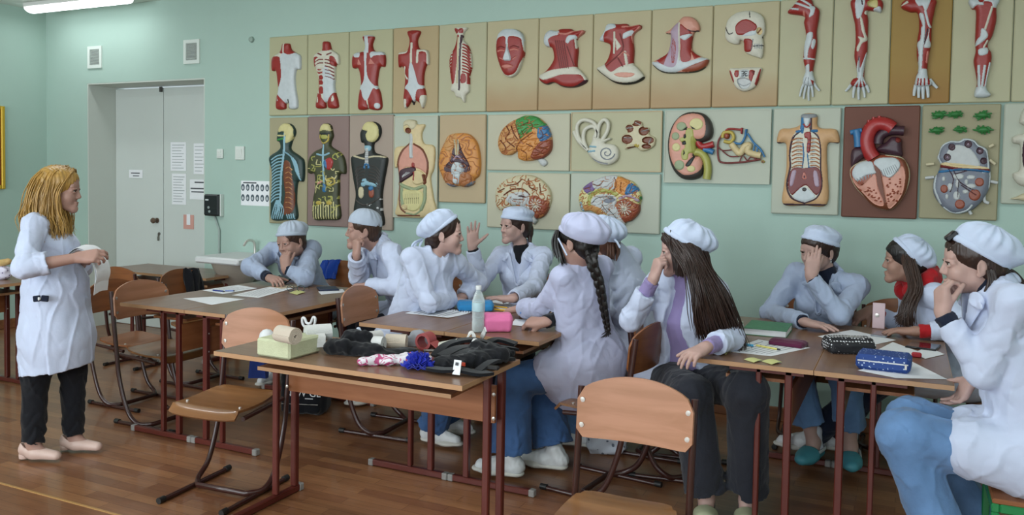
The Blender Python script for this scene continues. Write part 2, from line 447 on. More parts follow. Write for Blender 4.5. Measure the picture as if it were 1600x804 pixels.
sheet('notice_sheet', 'small white name notice on the left door leaf', 'notice', (202, 265, 223, 278), YDs, [(.15, .8, .4, .12), (.3, .75, .75, .1)], ink=M_ink)
sheet('notice_sheet', 'faint printed sheet, upper left of the four papers on the right door leaf', 'notice', (267, 222, 291, 267), YDs, txt(9))
sheet('notice_sheet', 'faint printed sheet, upper right of the four papers on the right door leaf', 'notice', (303, 224, 321, 272), YDs, txt(8))
sheet('notice_sheet', 'faint printed sheet, lower left of the four papers on the right door leaf', 'notice', (269, 271, 291, 320), YDs, txt(10))
sheet('notice_sheet', 'white sheet with two bold lines, lower right of the four papers on the door', 'notice', (297, 280, 322, 312), YDs, [(.3, .95, .14, .07), (.05, .95, .45, .06), (.1, .9, .62, .06)], ink=M_ink)
s = sheet('pictogram_sign', 'small pink and white pictogram sign at knob height on the right door leaf', 'sign', (287, 335, 303, 358), YDs, None, mpaper=mat('pink_sign', '#cf9b8f', .6))
h = .075
MB().box((0, -.004, .09), (.045, .002, .10)).build('white_symbol', M_paper, s, smooth=False)
def vent(px, label):
    l, t, r, b = px; A = at(l, t, Y=YB); B = at(r, b, Y=YB); w = B[0]-A[0]; h = A[2]-B[2]
    root = thing('ventilation_grille', label, 'vent', (A[0]+w/2, YB, B[2]), 0, 'ventilation grilles above the door')
    f = MB(); t = .03
    for sx in (-1, 1): f.box((sx*(w-t)/2, -.006, h/2), (t, .012, h))
    for z in (t/2, h-t/2): f.box((0, -.006, z), (w-2*t, .012, t))
    f.build('frame', M_ceil, root, smooth=False)
    MB().box((0, -.001, h/2), (w-.02, .002, h-.02)).build('backing', M_dark, root, smooth=False)
    n = 14; q = MB()
    for k in range(n): q.box((0, -.006, t+(h-2*t)*(k+.5)/n), (w-2*t, .01, (h-2*t)/n*.45), R=Rx(.5))
    q.build('slats', mat('grille_slats', '#c3ccc6', .6), root, smooth=False)
vent((138, 73, 160, 106), 'white louvred grille above the left corner of the door')
vent((288, 63, 313, 99), 'white louvred grille above the right corner of the door')
# switches, black box with its cable, timetable poster, detector stub, picture at the far left
M_plast = mat('white_plastic', '#d6dcd6', .4)
def switch(px, py, s, label):
    c = at(px, py, Y=YB); root = thing('light_switch', label, 'switch', c, 0)
    MB().box((0, -.008, 0), (s, .016, s*1.15), bev=.004).build('plate', M_plast, root, smooth=False)
    MB().box((0, -.018, 0), (s*.55, .006, s*.7), R=Rx(.08), bev=.002).build('rocker', M_plast, root, smooth=False)
switch(345, 240, .07, 'small flat white switch nearest the door')
switch(376, 239, .1, 'larger square white switch left of the wall panels')
c = at(337, 320, Y=YB); root = thing('card_terminal', 'black box terminal on the wall right of the door', 'terminal', c)
MB().box((0, -.03, 0), (.17, .06, .185), bev=.012).build('case', mat('black_plastic', '#141a1d', .4), root, smooth=False)
MB().box((-.04, -.061, .045), (.035, .003, .012)).build('display', mat('terminal_display', '#c9d2d2', .4), root, smooth=False)
q = MB(); q.lathe([(.012, 0), (.012, .004), (.003, .006)], (-.02, -.06, -.02), 14, Rx(PI/2)); q.lathe([(.012, 0), (.012, .004), (.003, .006)], (-.01, -.06, -.055), 14, Rx(PI/2)); q.build('key_button', mat('terminal_button', '#8d9b98', .4), root)
MB().box((.09, -.02, 0), (.012, .04, .19), bev=.003).build('white_bracket', M_plast, root, smooth=False)
e = at(343, 336, Y=YB)
cd = MB().tube([e+V(-.05, -.012, 0), e+V(-.02, -.014, -.06), e+V(.005, -.011, -.12), V(e[0]+.008, YB-.011, 1.0), V(e[0]+.008, YB-.011, .1)], .009, 8).build('wall_cable', mat('cable_grey', '#9aa8a2', .6))
tag(cd, 'thin pale cable running down the wall below the black terminal', 'cable')
s = sheet('face_poster', 'white poster with two rows of small portrait ovals beside the wall panels', 'poster', (377, 282, 421, 322), YB, [(.08, .55, .08, .05)], ink=M_ink)
wp = at(421, 300, Y=YB)[0]-at(377, 300, Y=YB)[0]; hp = at(380, 282, Y=YB)[2]-at(380, 322, Y=YB)[2]
M_po, M_pf = mat('portrait_ink', '#4d5a63', .8), mat('portrait_face_ink', '#b9bfc2', .8); s_post = s
for r in range(2):
    for k in range(6):
        cx, cz = wp*(-.43+.172*k), hp*(.7-.4*r)
        o_ = MB().lathe([(.001, 0), (.022, .0005), (.022, .001), (.001, .0015)], (cx, -.003, cz), 14, Rx(PI/2)@np.diag([.9, 1.35, 1])).build('portrait', M_po, s_post)
        MB().lathe([(.001, 0), (.011, .0005), (.011, .001), (.001, .0015)], (cx, -.0042, cz-.004), 12, Rx(PI/2)@np.diag([1, 1.3, 1])).build('portrait_face', M_pf, o_)
c = at(394, 62, Y=YB)
tag(MB().lathe([(.02, 0), (.026, .004), (.022, .02), (.008, .026)], c, 14, Rx(PI/2)).build('wall_sensor', mat('sensor_grey', '#8fa398', .6)), 'small grey round stub high on the wall left of the panels', 'sensor')
# picture on the left wall, cut by the frame edge
A = at(5, 166, x=XL); B = at(5, 295, x=XL)
root = thing('framed_picture', 'dark red picture in a gilt frame on the left wall', 'picture', (XL, A[1], B[2])); h = A[2]-B[2]; w = .75
f = MB(); t = .035
for yy in (-t/2, -w+t/2): f.box((.015, yy, h/2), (.03, t, h), bev=.006)
for z in (t/2, h-t/2): f.box((.015, -w/2, z), (.03, w-2*t, t), bev=.006)
f.build('frame', mat('gilt_frame', '#c9a52c', .4, metal=.3), root, smooth=False)
MB().box((.006, -w/2, h/2), (.01, w-2*t, h-2*t)).build('picture_board', mat('dark_red_board', '#6d1c1a', .6), root, smooth=False)
# ceiling lamps: long fluorescent fittings
M_lamp = mat('lamp_diffuser', '#ffffff', .5); bb = M_lamp.node_tree.nodes['Principled BSDF']; bb.inputs['Emission Color'].default_value = (.9, .96, 1, 1); bb.inputs['Emission Strength'].default_value = 4.0
zl = ZC-.09; e1 = at(201, 6, z=zl)
lamps = [(e1[0]-.65, e1[1])]+[(x, y) for x in (-4.6, -1.6, 1.2) for y in (3.4, .6)]
for i, (x, y) in enumerate(lamps):
    root = thing('ceiling_lamp', 'lit white fluorescent ceiling lamp in front of the door wall', 'lamp', (x, y, ZC), 0, 'fluorescent ceiling lamps')
    MB().box((0, 0, -.02), (1.26, .16, .04), bev=.006).build('housing', M_wfr, root, smooth=False)
    P = [[(-.62+1.24*u/14, .075*math.sin(a), -.04-.045*math.cos(a)) for a in np.linspace(-PI/2, PI/2, 9)] for u in range(15)]
    d = MB(); d.grid(P)
    for u in (0, 14): d.add(P[u], [tuple(range(9))])
    d.build('diffuser', M_lamp, root)
    if i:
        root['label'] = 'lit white fluorescent ceiling lamp over the class'
# ---------------------------------------------------------------- school desks and chairs
M_top = wood('desk_top_laminate', '#84644e', '#735440', .32, 'X', 2.2, coat=.1)
M_edge = mat('desk_edge_band', '#b08762', .5)
M_panel = wood('desk_panel_wood', '#9c6440', '#87522f', .45, 'X', 2)
M_leg = mat('maroon_steel', '#5a241c', .38, spec=.5, noise=.06, nscale=30)
M_cap = mat('grey_end_cap', '#8d8a86', .5)
M_blk = mat('black_end_cap', '#1d1b1a', .5)
M_pipe = mat('dark_brown_pipe', '#3b1f1a', .28, spec=.6)
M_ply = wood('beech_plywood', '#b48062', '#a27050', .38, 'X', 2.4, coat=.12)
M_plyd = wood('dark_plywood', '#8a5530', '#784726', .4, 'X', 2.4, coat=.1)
M_seat = wood('seat_plywood', '#8c6038', '#79502d', .33, 'X', 2.4, coat=.2)
M_rivet = mat('rivet_steel', '#d8d4cd', .3, metal=.7)
def make_desk(label, loc, rz, L=1.2, W=.5, H=.75, lg=(.03, .15)):
    """local x = length, sitter on the -y side, the modesty panel on the +y side; origin on the floor under the middle"""
    r = thing('school_desk', label, 'desk', loc, rz, 'school desks')
    MB().box((0, 0, H-.009), (L-.004, W-.004, .018)).build('desk_top', M_top, r, smooth=False)
    e = MB()
    for sy in (-1, 1): e.box((0, sy*(W/2-.001), H-.01), (L, .002, .0185))
    for sx in (-1, 1): e.box((sx*(L/2-.001), 0, H-.01), (.002, W-.004, .0185))
    e.build('edge_band', M_edge, r, smooth=False)
    s = MB(); s.box((0, .015, H-.086), (L-.24, .26, .014)); s.build('book_shelf', M_panel, r, smooth=False)
    s = MB(); s.box((0, -.1165, H-.086), (L-.24, .003, .016)); s.build('shelf_edge', M_edge, r, smooth=False)
    MB().box((0, .158, H-.175), (L-.13, .016, .155)).build('modesty_panel', M_panel, r, smooth=False)
    for sx in (-1, 1):
        x = sx*(L/2-.06)
        for y in lg:
            MB().box((x, y, (H-.018+.03)/2+.002), (.03, .022 if y < .12 else .03, H-.018-.034), bev=.004).build('leg', M_leg, r, smooth=False)
        f = MB(); f.box((x, .015, .018), (.028, .43, .03), bev=.004); f.build('foot', M_leg, r, smooth=False)
        for y in (-.205, .235): MB().box((x, y, .017), (.034, .03, .034), bev=.004).build('end_cap', M_cap, r, smooth=False)
        b = MB(); b.box((x, .06, H-.03), (.03, .3, .022)); b.build('top_bracket', M_leg, r, smooth=False)
        for z in (H-.13, H-.23): MB().lathe([(.004, 0), (.008, .001), (.008, .004), (.002, .006)], (x-sx*.004, .14, z), 10, Rx(PI/2)).build('screw', M_rivet, r)
    return r
rz_left, rz_right = -PI/2, PI/2      # the sitter's side (-y) turned to -x / to +x
deskdefs = [
 ('front desk standing crosswise, its top heaped with bandages and splints', (-2.03, 2.87, 0), 0, 1.2),
 ('left half of the desk pair in the centre, with an open notebook', (-2.26, 4.09, 0), rz_left, 1.2),
 ('right half of the desk pair in the centre, with a pink pouch', (-1.757, 4.09, 0), rz_right, 1.2),
 ('left half of the right-hand desk pair, yellow notes on its near edge', (-.565, 4.12, 0), rz_left, 1.2),
 ('right half of the right-hand desk pair, under the two pencil cases', (-.062, 4.12, 0), rz_right, 1.2),
 ('left half of the desk pair under the two boys, tight to the empty chairs', (-3.80, 3.92, 0), rz_left, 1.2),
 ('right half of the desk pair where the two boys lean', (-3.297, 3.92, 0), rz_right, 1.2),
 ('bare low desk behind the empty chairs, in front of the door', (-5.47, 5.02, 0), 0, 1.2, .68),
 ('desk behind the teacher at the left edge', (-5.55, 3.2, 0), rz_right, 1.2)]
desks = [make_desk(d[0], d[1], d[2], d[3], .5, d[4] if len(d) > 4 else .75, (.07, .20) if i == 0 else (.03, .15)) for i, d in enumerate(deskdefs)]

def make_chair(label, loc, rz, ply=None, seatm=None, size=1.0):
    """facing local -y; origin on the floor under the seat"""
    ply = ply or M_ply; seatm = seatm or M_seat
    r = thing('school_chair', label, 'chair', loc, rz, 'plywood school chairs')
    r.scale = (size,)*3
    # seat: curved sheet, front edge rolled down
    P = []
    for i in range(17):
        v = i/16; y = -.19+.37*v
        z = .44-.012*math.sin(PI*min(1, v*1.1))*1.0+.012*v-(.035*max(0, (.14-v)/.14)**2)
        wv = .185*(1-.16*max(0, (v-.55)/.45)**2)
        if v > .93: wv *= .96
        row = []
        for j in range(13):
            u = -1+2*j/12; cr = 1
            row.append((u*wv, y+(.02*abs(u)**6 if v < .08 else 0)-(.02*abs(u)**6 if v > .9 else 0), z-.006*(1-u*u)))
        P.append(row)
    MB().slab(P, .011).build('seat', seatm, r)
    # backrest: curved, arched top, rounded corners
    P = []
    for j in range(19):
        u = -1+2*j/18; row = []
        top = .838-.055*abs(u)**2.2-.03*max(0, (abs(u)-.85)/.15)**2; bot = .622+.03*max(0, (abs(u)-.86)/.14)**2
        for i in range(9):
            v = i/8; z = bot+(top-bot)*v
            row.append((u*.2, .205+.028*(1-u*u)+.09*(z-.64), z))
        P.append(row)
    MB().slab(P, .010).build('backrest', ply, r)
    for sx in (-1, 1):
        for z in (.665, .75): MB().lathe([(.001, -.008), (.0075, -.007), (.009, -.003), (.009, .006), (.001, .007)], (sx*.182, .209+.09*(z-.64), z), 12, Rx(PI/2)).build('rivet', M_rivet, r)
    for x, y in ((-.14, .13), (.14, .13), (-.15, -.09), (.15, -.09)): MB().lathe([(.001, -.004), (.007, -.003), (.007, .004), (.001, .006)], (x, y, .441+(.004 if y > 0 else -.003)), 12).build('rivet', M_rivet, r)
    # frame: the two posts run down from the back and sweep into one floor loop
    post = lambda sx: [(sx*.196, .243, .79), (sx*.196, .198, .44), (sx*.196, .175, .28), (sx*.196, .11, .10), (sx*.192, .03, .03), (sx*.14, -.035, .022)]
    path = catmull(post(-1), 6); path2 = catmull(post(1), 6)[::-1]
    full = np.concatenate([path, path2])
    MB().tube(full, .0115, 10, flat=1.25, up=(0, 1, 0)).build('frame', M_pipe, r)
    for sx in (-1, 1):
        MB().tube([(sx*.19, .17, .452-.03), (sx*.19, -.12, .43-.03)], .011, 10).build('seat_rail', M_pipe, r)
        MB().tube([(sx*.175, .21, .012), (sx*.175, -.22, .012)], .0115, 10).build('runner', M_pipe, r)
        for y0, y1 in ((.2, .235), (-.21, -.245)): MB().tube([(sx*.175, y0, .0145), (sx*.175, y1, .0145)], .0145, 10).build('runner_cap', M_blk, r)
    return r
def by_back(px, py, rz):
    """floor point of a chair whose back centre is seen at a pixel"""
    b = at(px, py, z=.74); return (b[0]+.22*math.sin(rz), b[1]-.22*math.cos(rz), 0)
chairdefs = [
 ('empty beech chair beside the near left corner of the bandage desk', (-2.86, 2.93, 0), .08, M_ply, M_seat),
 ('large empty beech chair standing alone nearest the camera', (-.795, 2.45, 0), .02, M_ply, M_seat),
 ('beech chair tucked behind the girl in profile at the centre desk', (-2.72, 4.10, 0), PI/2+.06, M_ply, M_seat),
 ('empty beech chair against the left edge of the left desk pair', (-3.985, 3.60, 0), PI/2, M_ply, M_seat),
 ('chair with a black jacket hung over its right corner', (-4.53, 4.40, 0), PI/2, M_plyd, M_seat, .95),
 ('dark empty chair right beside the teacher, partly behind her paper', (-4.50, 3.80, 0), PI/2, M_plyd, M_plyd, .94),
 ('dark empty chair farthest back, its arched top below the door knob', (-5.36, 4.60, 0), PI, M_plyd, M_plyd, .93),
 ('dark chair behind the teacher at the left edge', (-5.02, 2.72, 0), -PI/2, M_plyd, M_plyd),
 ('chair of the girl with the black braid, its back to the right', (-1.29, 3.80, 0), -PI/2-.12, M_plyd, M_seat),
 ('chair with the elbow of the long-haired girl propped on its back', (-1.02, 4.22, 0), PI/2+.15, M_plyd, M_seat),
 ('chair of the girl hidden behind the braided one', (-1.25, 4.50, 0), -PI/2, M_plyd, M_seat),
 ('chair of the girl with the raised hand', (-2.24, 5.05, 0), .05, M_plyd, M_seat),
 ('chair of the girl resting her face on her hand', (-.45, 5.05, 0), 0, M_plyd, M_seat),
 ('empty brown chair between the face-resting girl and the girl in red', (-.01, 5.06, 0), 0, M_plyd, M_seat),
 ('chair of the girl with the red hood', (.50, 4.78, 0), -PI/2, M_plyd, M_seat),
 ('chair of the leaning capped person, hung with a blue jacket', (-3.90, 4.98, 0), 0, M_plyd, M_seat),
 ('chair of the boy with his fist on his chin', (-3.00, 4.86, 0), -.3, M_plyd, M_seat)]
chairs = [make_chair(*c) for c in chairdefs]
# ---------------------------------------------------------------- painted anatomical relief panels on the back wall
REG = {1: (415, 50, 5.745), 2: (610, 30, 5.025), 3: (840, 10, 4.729), 4: (1100, 0, 4.595), 5: (1300, 0, 4.593), 6: (415, 175, 4.345), 7: (605, 170, 4.347), 8: (755, 170, 4.021), 9: (1030, 160, 4.345), 10: (1310, 155, 4.021)}
YP = YB-.026           # front face of the boards
def board_mat(name, c, stain=None, side=None):
    """plastic board with its own brown discoloration towards one edge (object space, metres)"""
    if name in MATS: return MATS[name]
    m = mat(name, c, .62, noise=.03, nscale=3)
    if stain:
        nt = m.node_tree; b = nt.nodes['Principled BSDF']; src = b.inputs['Base Color'].links[0].from_socket
        tc = nt.nodes.new('ShaderNodeTexCoord'); sp = nt.nodes.new('ShaderNodeSeparateXYZ'); nt.links.new(tc.outputs['Object'], sp.inputs[0])
        n = nt.nodes.new('ShaderNodeTexNoise'); n.inputs['Scale'].default_value = 2.2; nt.links.new(tc.outputs['Object'], n.inputs[0])
        ma = nt.nodes.new('ShaderNodeMath'); ma.operation = 'MULTIPLY_ADD'; ma.inputs[1].default_value = .35; nt.links.new(n.outputs[0], ma.inputs[0]); nt.links.new(sp.outputs['Z'], ma.inputs[2])
        r = nt.nodes.new('ShaderNodeMapRange'); r.inputs['From Min'].default_value = .20; r.inputs['From Max'].default_value = .40; r.inputs['To Min'].default_value = .75; r.inputs['To Max'].default_value = 0
        nt.links.new(ma.outputs[0], r.inputs['Value'])
        mx = nt.nodes.new('ShaderNodeMix'); mx.data_type = 'RGBA'; nt.links.new(r.outputs[0], mx.inputs['Factor']); nt.links.new(src, mx.inputs['A']); mx.inputs['B'].default_value = srgb(stain)
        nt.links.new(mx.outputs['Result'], b.inputs['Base Color'])
    return m
BM = {'sand': board_mat('board_sand', '#adab89'), 'tan': board_mat('board_tan', '#ad9a74'), 'pale': board_mat('board_pale', '#b0ad8e'), 'stain': board_mat('board_stained', '#b3a987', '#a5825a'),
      'ochre': board_mat('board_ochre', '#96783a', '#8f662d'), 'mauve': board_mat('board_mauve', '#86706a'), 'buff': board_mat('board_buff', '#a09082'), 'white': board_mat('board_white', '#b1b6a6'),
      'cream': board_mat('board_cream', '#b8b59e'), 'brown': board_mat('board_brown', '#663b2b'), 'olive': board_mat('board_olive', '#a0997a'), 'peach': board_mat('board_peach', '#b39f7e'), 'lime': board_mat('board_lime', '#989274')}
M_side = mat('board_edge_tone', '#a98d5e', .6)
C = {}
for k, c, r in (('red', '#8f2620', .4), ('dred', '#6b1c18', .4), ('white', '#bec5c7', .45), ('bone', '#c2b898', .5), ('ivory', '#c9c6b6', .5), ('cream', '#cdb98c', .5), ('pink', '#bd7468', .45), ('skin', '#c39a6e', .5),
                ('black', '#1d2220', .5), ('teal', '#223a36', .45), ('olive', '#3d4026', .5), ('yellow', '#b5a048', .45), ('pyel', '#c9c088', .5), ('blue', '#2f6d9c', .4), ('lblue', '#86aebd', .45), ('green', '#2f7238', .4),
                ('bgreen', '#3a8a45', .45), ('brown', '#6e3a22', .45), ('lbrown', '#a3683f', .45), ('tan', '#c28e55', .45), ('orange', '#c98743', .45), ('grey', '#8b8f93', .5), ('lgrey', '#b9bcbb', .5), ('violet', '#6d5688', .5),
                ('plum', '#3f2530', .4), ('char', '#38332f', .45), ('lime', '#a09e50', .4), ('sage', '#8f9b78', .5), ('lilac', '#a58fa0', .45), ('flesh', '#c98f7c', .45), ('crimson', '#a02c2c', .35), ('slate', '#6f7480', .45), ('terra', '#8c4630', .4)):
    C[k] = mat('relief_'+k, c, r, noise=.05, nscale=40, bump=.25, bscale=120)
def segdist(P, Q, closed):
    """distance of points P (n,2) to polyline Q, and inside flag when closed"""
    A = Q if closed else Q[:-1]; B = np.roll(Q, -1, 0) if closed else Q[1:]
    best = np.full(len(P), 1e9); near = np.zeros_like(P); ins = np.zeros(len(P), bool)
    for a, b in zip(A, B):
        ab = b-a; t = np.clip(((P-a)@ab)/(ab@ab+1e-12), 0, 1); q = a+t[:, None]*ab; d = ((P-q)**2).sum(1)
        m = d < best; best[m] = d[m]; near[m] = q[m]
        if closed:
            c = (a[1] > P[:, 1]) != (b[1] > P[:, 1])
            if c.any():
                xx = a[0]+(P[:, 1]-a[1])/(b[1]-a[1]+1e-12)*ab[0]; ins ^= c & (P[:, 0] < xx)
    return np.sqrt(best), near, ins
def px2w(P, Y):
    d = CW[None]+CR[None]*((P[:, :1]-800)/CF)+CU[None]*((CCY-P[:, 1:2])/CF)
    return CAMP+d*(Y/d[:, 1:2])
def R_(reg, pts):
    ox, oy, s = REG[reg]; return np.array([(ox+x/s, oy+y/s) for x, y in pts], float)
def gyri(amp, sc, seed=0):
    def g(P):
        Q = np.concatenate([P, P[:, :1]*0], 1); w = vnoise(Q, sc*1.6, seed+3)
        n = vnoise(Q+np.stack([w*sc*.35, -w*sc*.35, w*0], 1), sc, seed)
        return -amp*np.exp(-(n/.16)**2)
    return g
def figure(root, reg, outline, name, mt, t=.028, R=6, over=(), tex=None, smooth=True, res=.6, edge=.4, yb=None):
    """a puffed relief cut along an outline, with raised regions as parts of their own.
    over: (name, material, kind, points, width, raise); kind p polygon / l line / e ellipse"""
    ox, oy, s = REG[reg]
    Q = R_(reg, outline); Q = catmull(Q, 5, True) if smooth else Q
    lo = Q.min(0)-res; n = np.ceil((Q.max(0)+res-lo)/res).astype(int)+1
    gx, gy = np.meshgrid(lo[0]+res*np.arange(n[0]), lo[1]+res*np.arange(n[1]), indexing='ij')
    P = np.stack([gx.ravel(), gy.ravel()], 1)
    d, near, ins = segdist(P, Q, True)
    f = np.where(ins, edge+(1-edge)*np.sqrt(1-(1-np.minimum(d/R, 1))**2), 0)
    H = t*f
    lab = np.zeros(len(P), int); layers = [(name, mt)]
    if tex is not None: H = H+np.where(ins, tex(P)*np.minimum(d/2, 1), 0)
    for ov in over:
        nm, m, kind, pts, wd, rs = ov
        if kind == 'e':
            cx, cy, rx, ry = pts; pts = [(cx+rx*math.cos(a), cy+ry*math.sin(a)) for a in np.linspace(0, 2*PI, 20, endpoint=False)]; kind = 'P'
        q = R_(reg, pts)
        if kind in 'p' and len(q) > 3: q = catmull(q, 4, True)
        if kind == 'l' and len(q) > 2: q = catmull(q, 4)
        b0, b1 = q.min(0)-4, q.max(0)+4
        sel = np.where((P >= b0).all(1) & (P <= b1).all(1))[0]
        if not len(sel): continue
        dd, _, ii = segdist(P[sel], q, kind in 'pP')
        if kind in 'pP':
            m_ = ii; H[sel] += np.where(m_ & ins[sel], rs*np.sqrt(1-(1-np.minimum(dd/2.0, 1))**2), 0)
        else:
            w2 = wd/s/2; m_ = dd < max(w2, .36); H[sel] += np.where(m_ & ins[sel], rs*np.sqrt(np.maximum(0, 1-(dd/max(w2, .36))**2)), 0)
        if (nm, m) not in layers: layers.append((nm, m))
        lab[sel[m_]] = layers.index((nm, m))
    if tex is not None:
        tv = tex(P); layers.append(('furrow', C['lbrown'])); lab[(tv < -.0048) & ins & (d > .8)] = len(layers)-1
    PP = P.copy(); PP[~ins] = near[~ins]
    W = px2w(PP, yb or YP); W[:, 1] -= np.where(ins, H, -.001)
    W -= np.array(root.location)
    N1 = n[1]; ii = ins.reshape(n)
    c = ii[:-1, :-1] | ii[1:, :-1] | ii[1:, 1:] | ii[:-1, 1:]
    ij = np.argwhere(c); k = ij[:, 0]*N1+ij[:, 1]
    F = np.stack([k, k+1, k+N1+1, k+N1], 1)
    L = lab[F]; lf = L[:, 0].copy()
    for a in range(1, 4): lf = np.where((L[:, a] != 0) & (lf == 0), L[:, a], lf)
    for i, (nm, m) in enumerate(layers):
        S = F[lf == i]
        if not len(S): continue
        u, inv = np.unique(S, return_inverse=True); q = inv.reshape(S.shape)
        cl = np.arange(len(u))
        while True:                      # pieces that do not touch become parts of their own
            mn = cl[q].min(1); c2 = cl.copy()
            for a in range(4): np.minimum.at(c2, q[:, a], mn)
            c2 = c2[c2]
            if (c2 == cl).all(): break
            cl = c2
        fc = cl[q[:, 0]]; ids, cnt = np.unique(fc, return_counts=True); big = ids[cnt >= 12]
        if 1 < len(big) <= 8 and m is not C['lbrown'] and nm != 'furrow':
            own = np.where(np.isin(fc, big), fc, big[0])
            for g in big:
                T_ = q[own == g]; uu, iv = np.unique(T_, return_inverse=True); npmesh(nm, [(W[u][uu], iv.reshape(T_.shape))], m, root)
        else: npmesh(nm, [(W[u], q)], m, root)
GRP = 'painted anatomical relief panels on the back wall'
def panel(label, box, bm, frame=None):
    l, t, r, b = box
    A = at(l, (t+b)/2, Y=YP); B = at(r, (t+b)/2, Y=YP); T = at((l+r)/2, t, Y=YP); D = at((l+r)/2, b, Y=YP)
    x0, x1, z1, z0 = A[0], B[0], T[2], D[2]
    root = thing('anatomy_panel', label, 'anatomy panel', ((x0+x1)/2, YB, z0), 0, GRP); w = x1-x0-.004; h = z1-z0-.004
    root.location = ((x0+x1)/2, YB, z0+.002)
    MB().box((0, -.013, h/2), (w, .026, h), bev=.006).build('board', BM[bm], root, smooth=False)
    if frame:
        f = MB(); tt = .007
        for sx in (-1, 1): f.box((sx*(w-tt)/2, -.0275, h/2), (tt, .004, h))
        for z in (tt/2, h-tt/2): f.box((0, -.0275, z), (w-2*tt, .004, tt))
        f.build('raised_rim', BM[frame], root, smooth=False)
    return root
r1 = lambda x: 181-.0185*(x-420)         # lower edge of the top row
top1 = lambda x: 58-.0727*(x-420)
def tp(label, l, r, bm, frame=None):
    xm = (l+r)/2; return panel(label, (l, top1(xm), r, r1(xm)), bm, frame)
red, white, bone = C['red'], C['white'], C['bone']

# --- top row
p = tp('sand panel at the left end of the top row: torso half white, half red', 420, 480, 'sand')
figure(p, 1, [(165, 110), (205, 103), (225, 112), (240, 160), (285, 190), (318, 210), (325, 260), (320, 335), (285, 340), (272, 420), (280, 520), (296, 620), (290, 685), (225, 688), (218, 640), (190, 645), (185, 690), (110, 690), (108, 600), (125, 520), (118, 440), (105, 350), (70, 350), (65, 260), (85, 220), (130, 190), (150, 160)], 'skin_torso', white, .034, 8,
  over=[('muscle', red, 'p', [(160, 100), (232, 105), (245, 160), (275, 185), (230, 205), (185, 190), (150, 215), (158, 300), (160, 420), (128, 500), (118, 440), (105, 350), (60, 360), (60, 250), (88, 222), (120, 225), (150, 170)], 0, .001),
        ('muscle', red, 'p', [(112, 560), (150, 590), (190, 640), (188, 695), (105, 695), (104, 620)], 0, .001), ('shoulder_tendon', C['ivory'], 'p', [(88, 220), (130, 190), (160, 195), (155, 222), (120, 222)], 0, .002),
        ('neck_line', C['ivory'], 'l', [(180, 105), (182, 190)], 10, .003), ('groin_line', C['black'], 'l', [(224, 612), (226, 684)], 7, -.004), ('tendon', white, 'p', [(122, 590), (132, 615), (124, 625)], 0, .002)])
p = tp('sand panel, second of the top row: torso with white ribs over red muscle', 480, 545, 'sand')
ov = [('muscle', red, 'p', [(525, 80), (580, 82), (600, 160), (520, 165)], 0, .001), ('muscle', red, 'p', [(455, 235), (500, 240), (470, 310), (445, 310)], 0, .001), ('muscle', red, 'p', [(600, 225), (640, 235), (658, 300), (610, 300)], 0, .001),
      ('muscle', red, 'p', [(480, 340), (530, 345), (540, 372), (490, 375)], 0, .001), ('abdomen_sheath', C['lblue'] if False else white, 'p', [(540, 320), (580, 330), (628, 420), (635, 530), (600, 600), (555, 630), (540, 560), (535, 420)], 0, .002),
      ('muscle', red, 'p', [(470, 560), (500, 560), (545, 625), (548, 690), (465, 690)], 0, .001), ('muscle', red, 'p', [(630, 545), (655, 600), (658, 680), (575, 680), (580, 620)], 0, .001),
      ('tendon', C['ivory'], 'p', [(484, 580), (494, 610), (490, 632), (478, 628)], 0, .002), ('tendon', C['ivory'], 'p', [(622, 570), (634, 600), (628, 622), (612, 620)], 0, .002), ('muscle', red, 'l', [(496, 430), (495, 500), (520, 580)], 10, .001)]
for z in (410, 455, 520): ov.append(('muscle', red, 'p', [(504, z-14), (535, z-14), (538, z+16), (506, z+18)] if z < 500 else [(508, 495), (538, 500), (540, 552), (515, 548)], 0, .001))
for i in range(6):
    y = 235+i*30; ov.append(('rib', C['ivory'], 'l', [(548, y), (500-i*4, y+4), (468+abs(i-2)*3, y+24)] if i < 4 else [(530, y-5), (500, y), (474, y-12)], 13, .004))
    ov.append(('rib_gap', C['dred'], 'l', [(560, y+15), (600, y+24), (628, y+40)], 7, -.002))
ov += [('rib_gap', C['dred'], 'l', [(540, y), (505, y+2), (478, y+14)], 6, -.002) for y in (250, 282)]
ov += [('clavicle_shade', C['dred'], 'l', [(490, 196), (525, 210)], 8, -.002), ('clavicle_shade', C['dred'], 'l', [(575, 208), (610, 192)], 8, -.002)]
figure(p, 1, [(528, 92), (580, 92), (598, 155), (640, 185), (668, 215), (670, 290), (640, 300), (634, 420), (628, 480), (640, 560), (656, 620), (655, 680), (578, 682), (565, 632), (548, 640), (545, 682), (468, 682), (470, 600), (490, 500), (485, 400), (468, 330), (450, 305), (445, 220), (480, 185), (520, 160)], 'torso', C['ivory'], .036, 8, over=ov)
p = tp('sand panel, third of the top row: back view torso, red muscle and white spine sheath', 545, 613.5, 'sand')
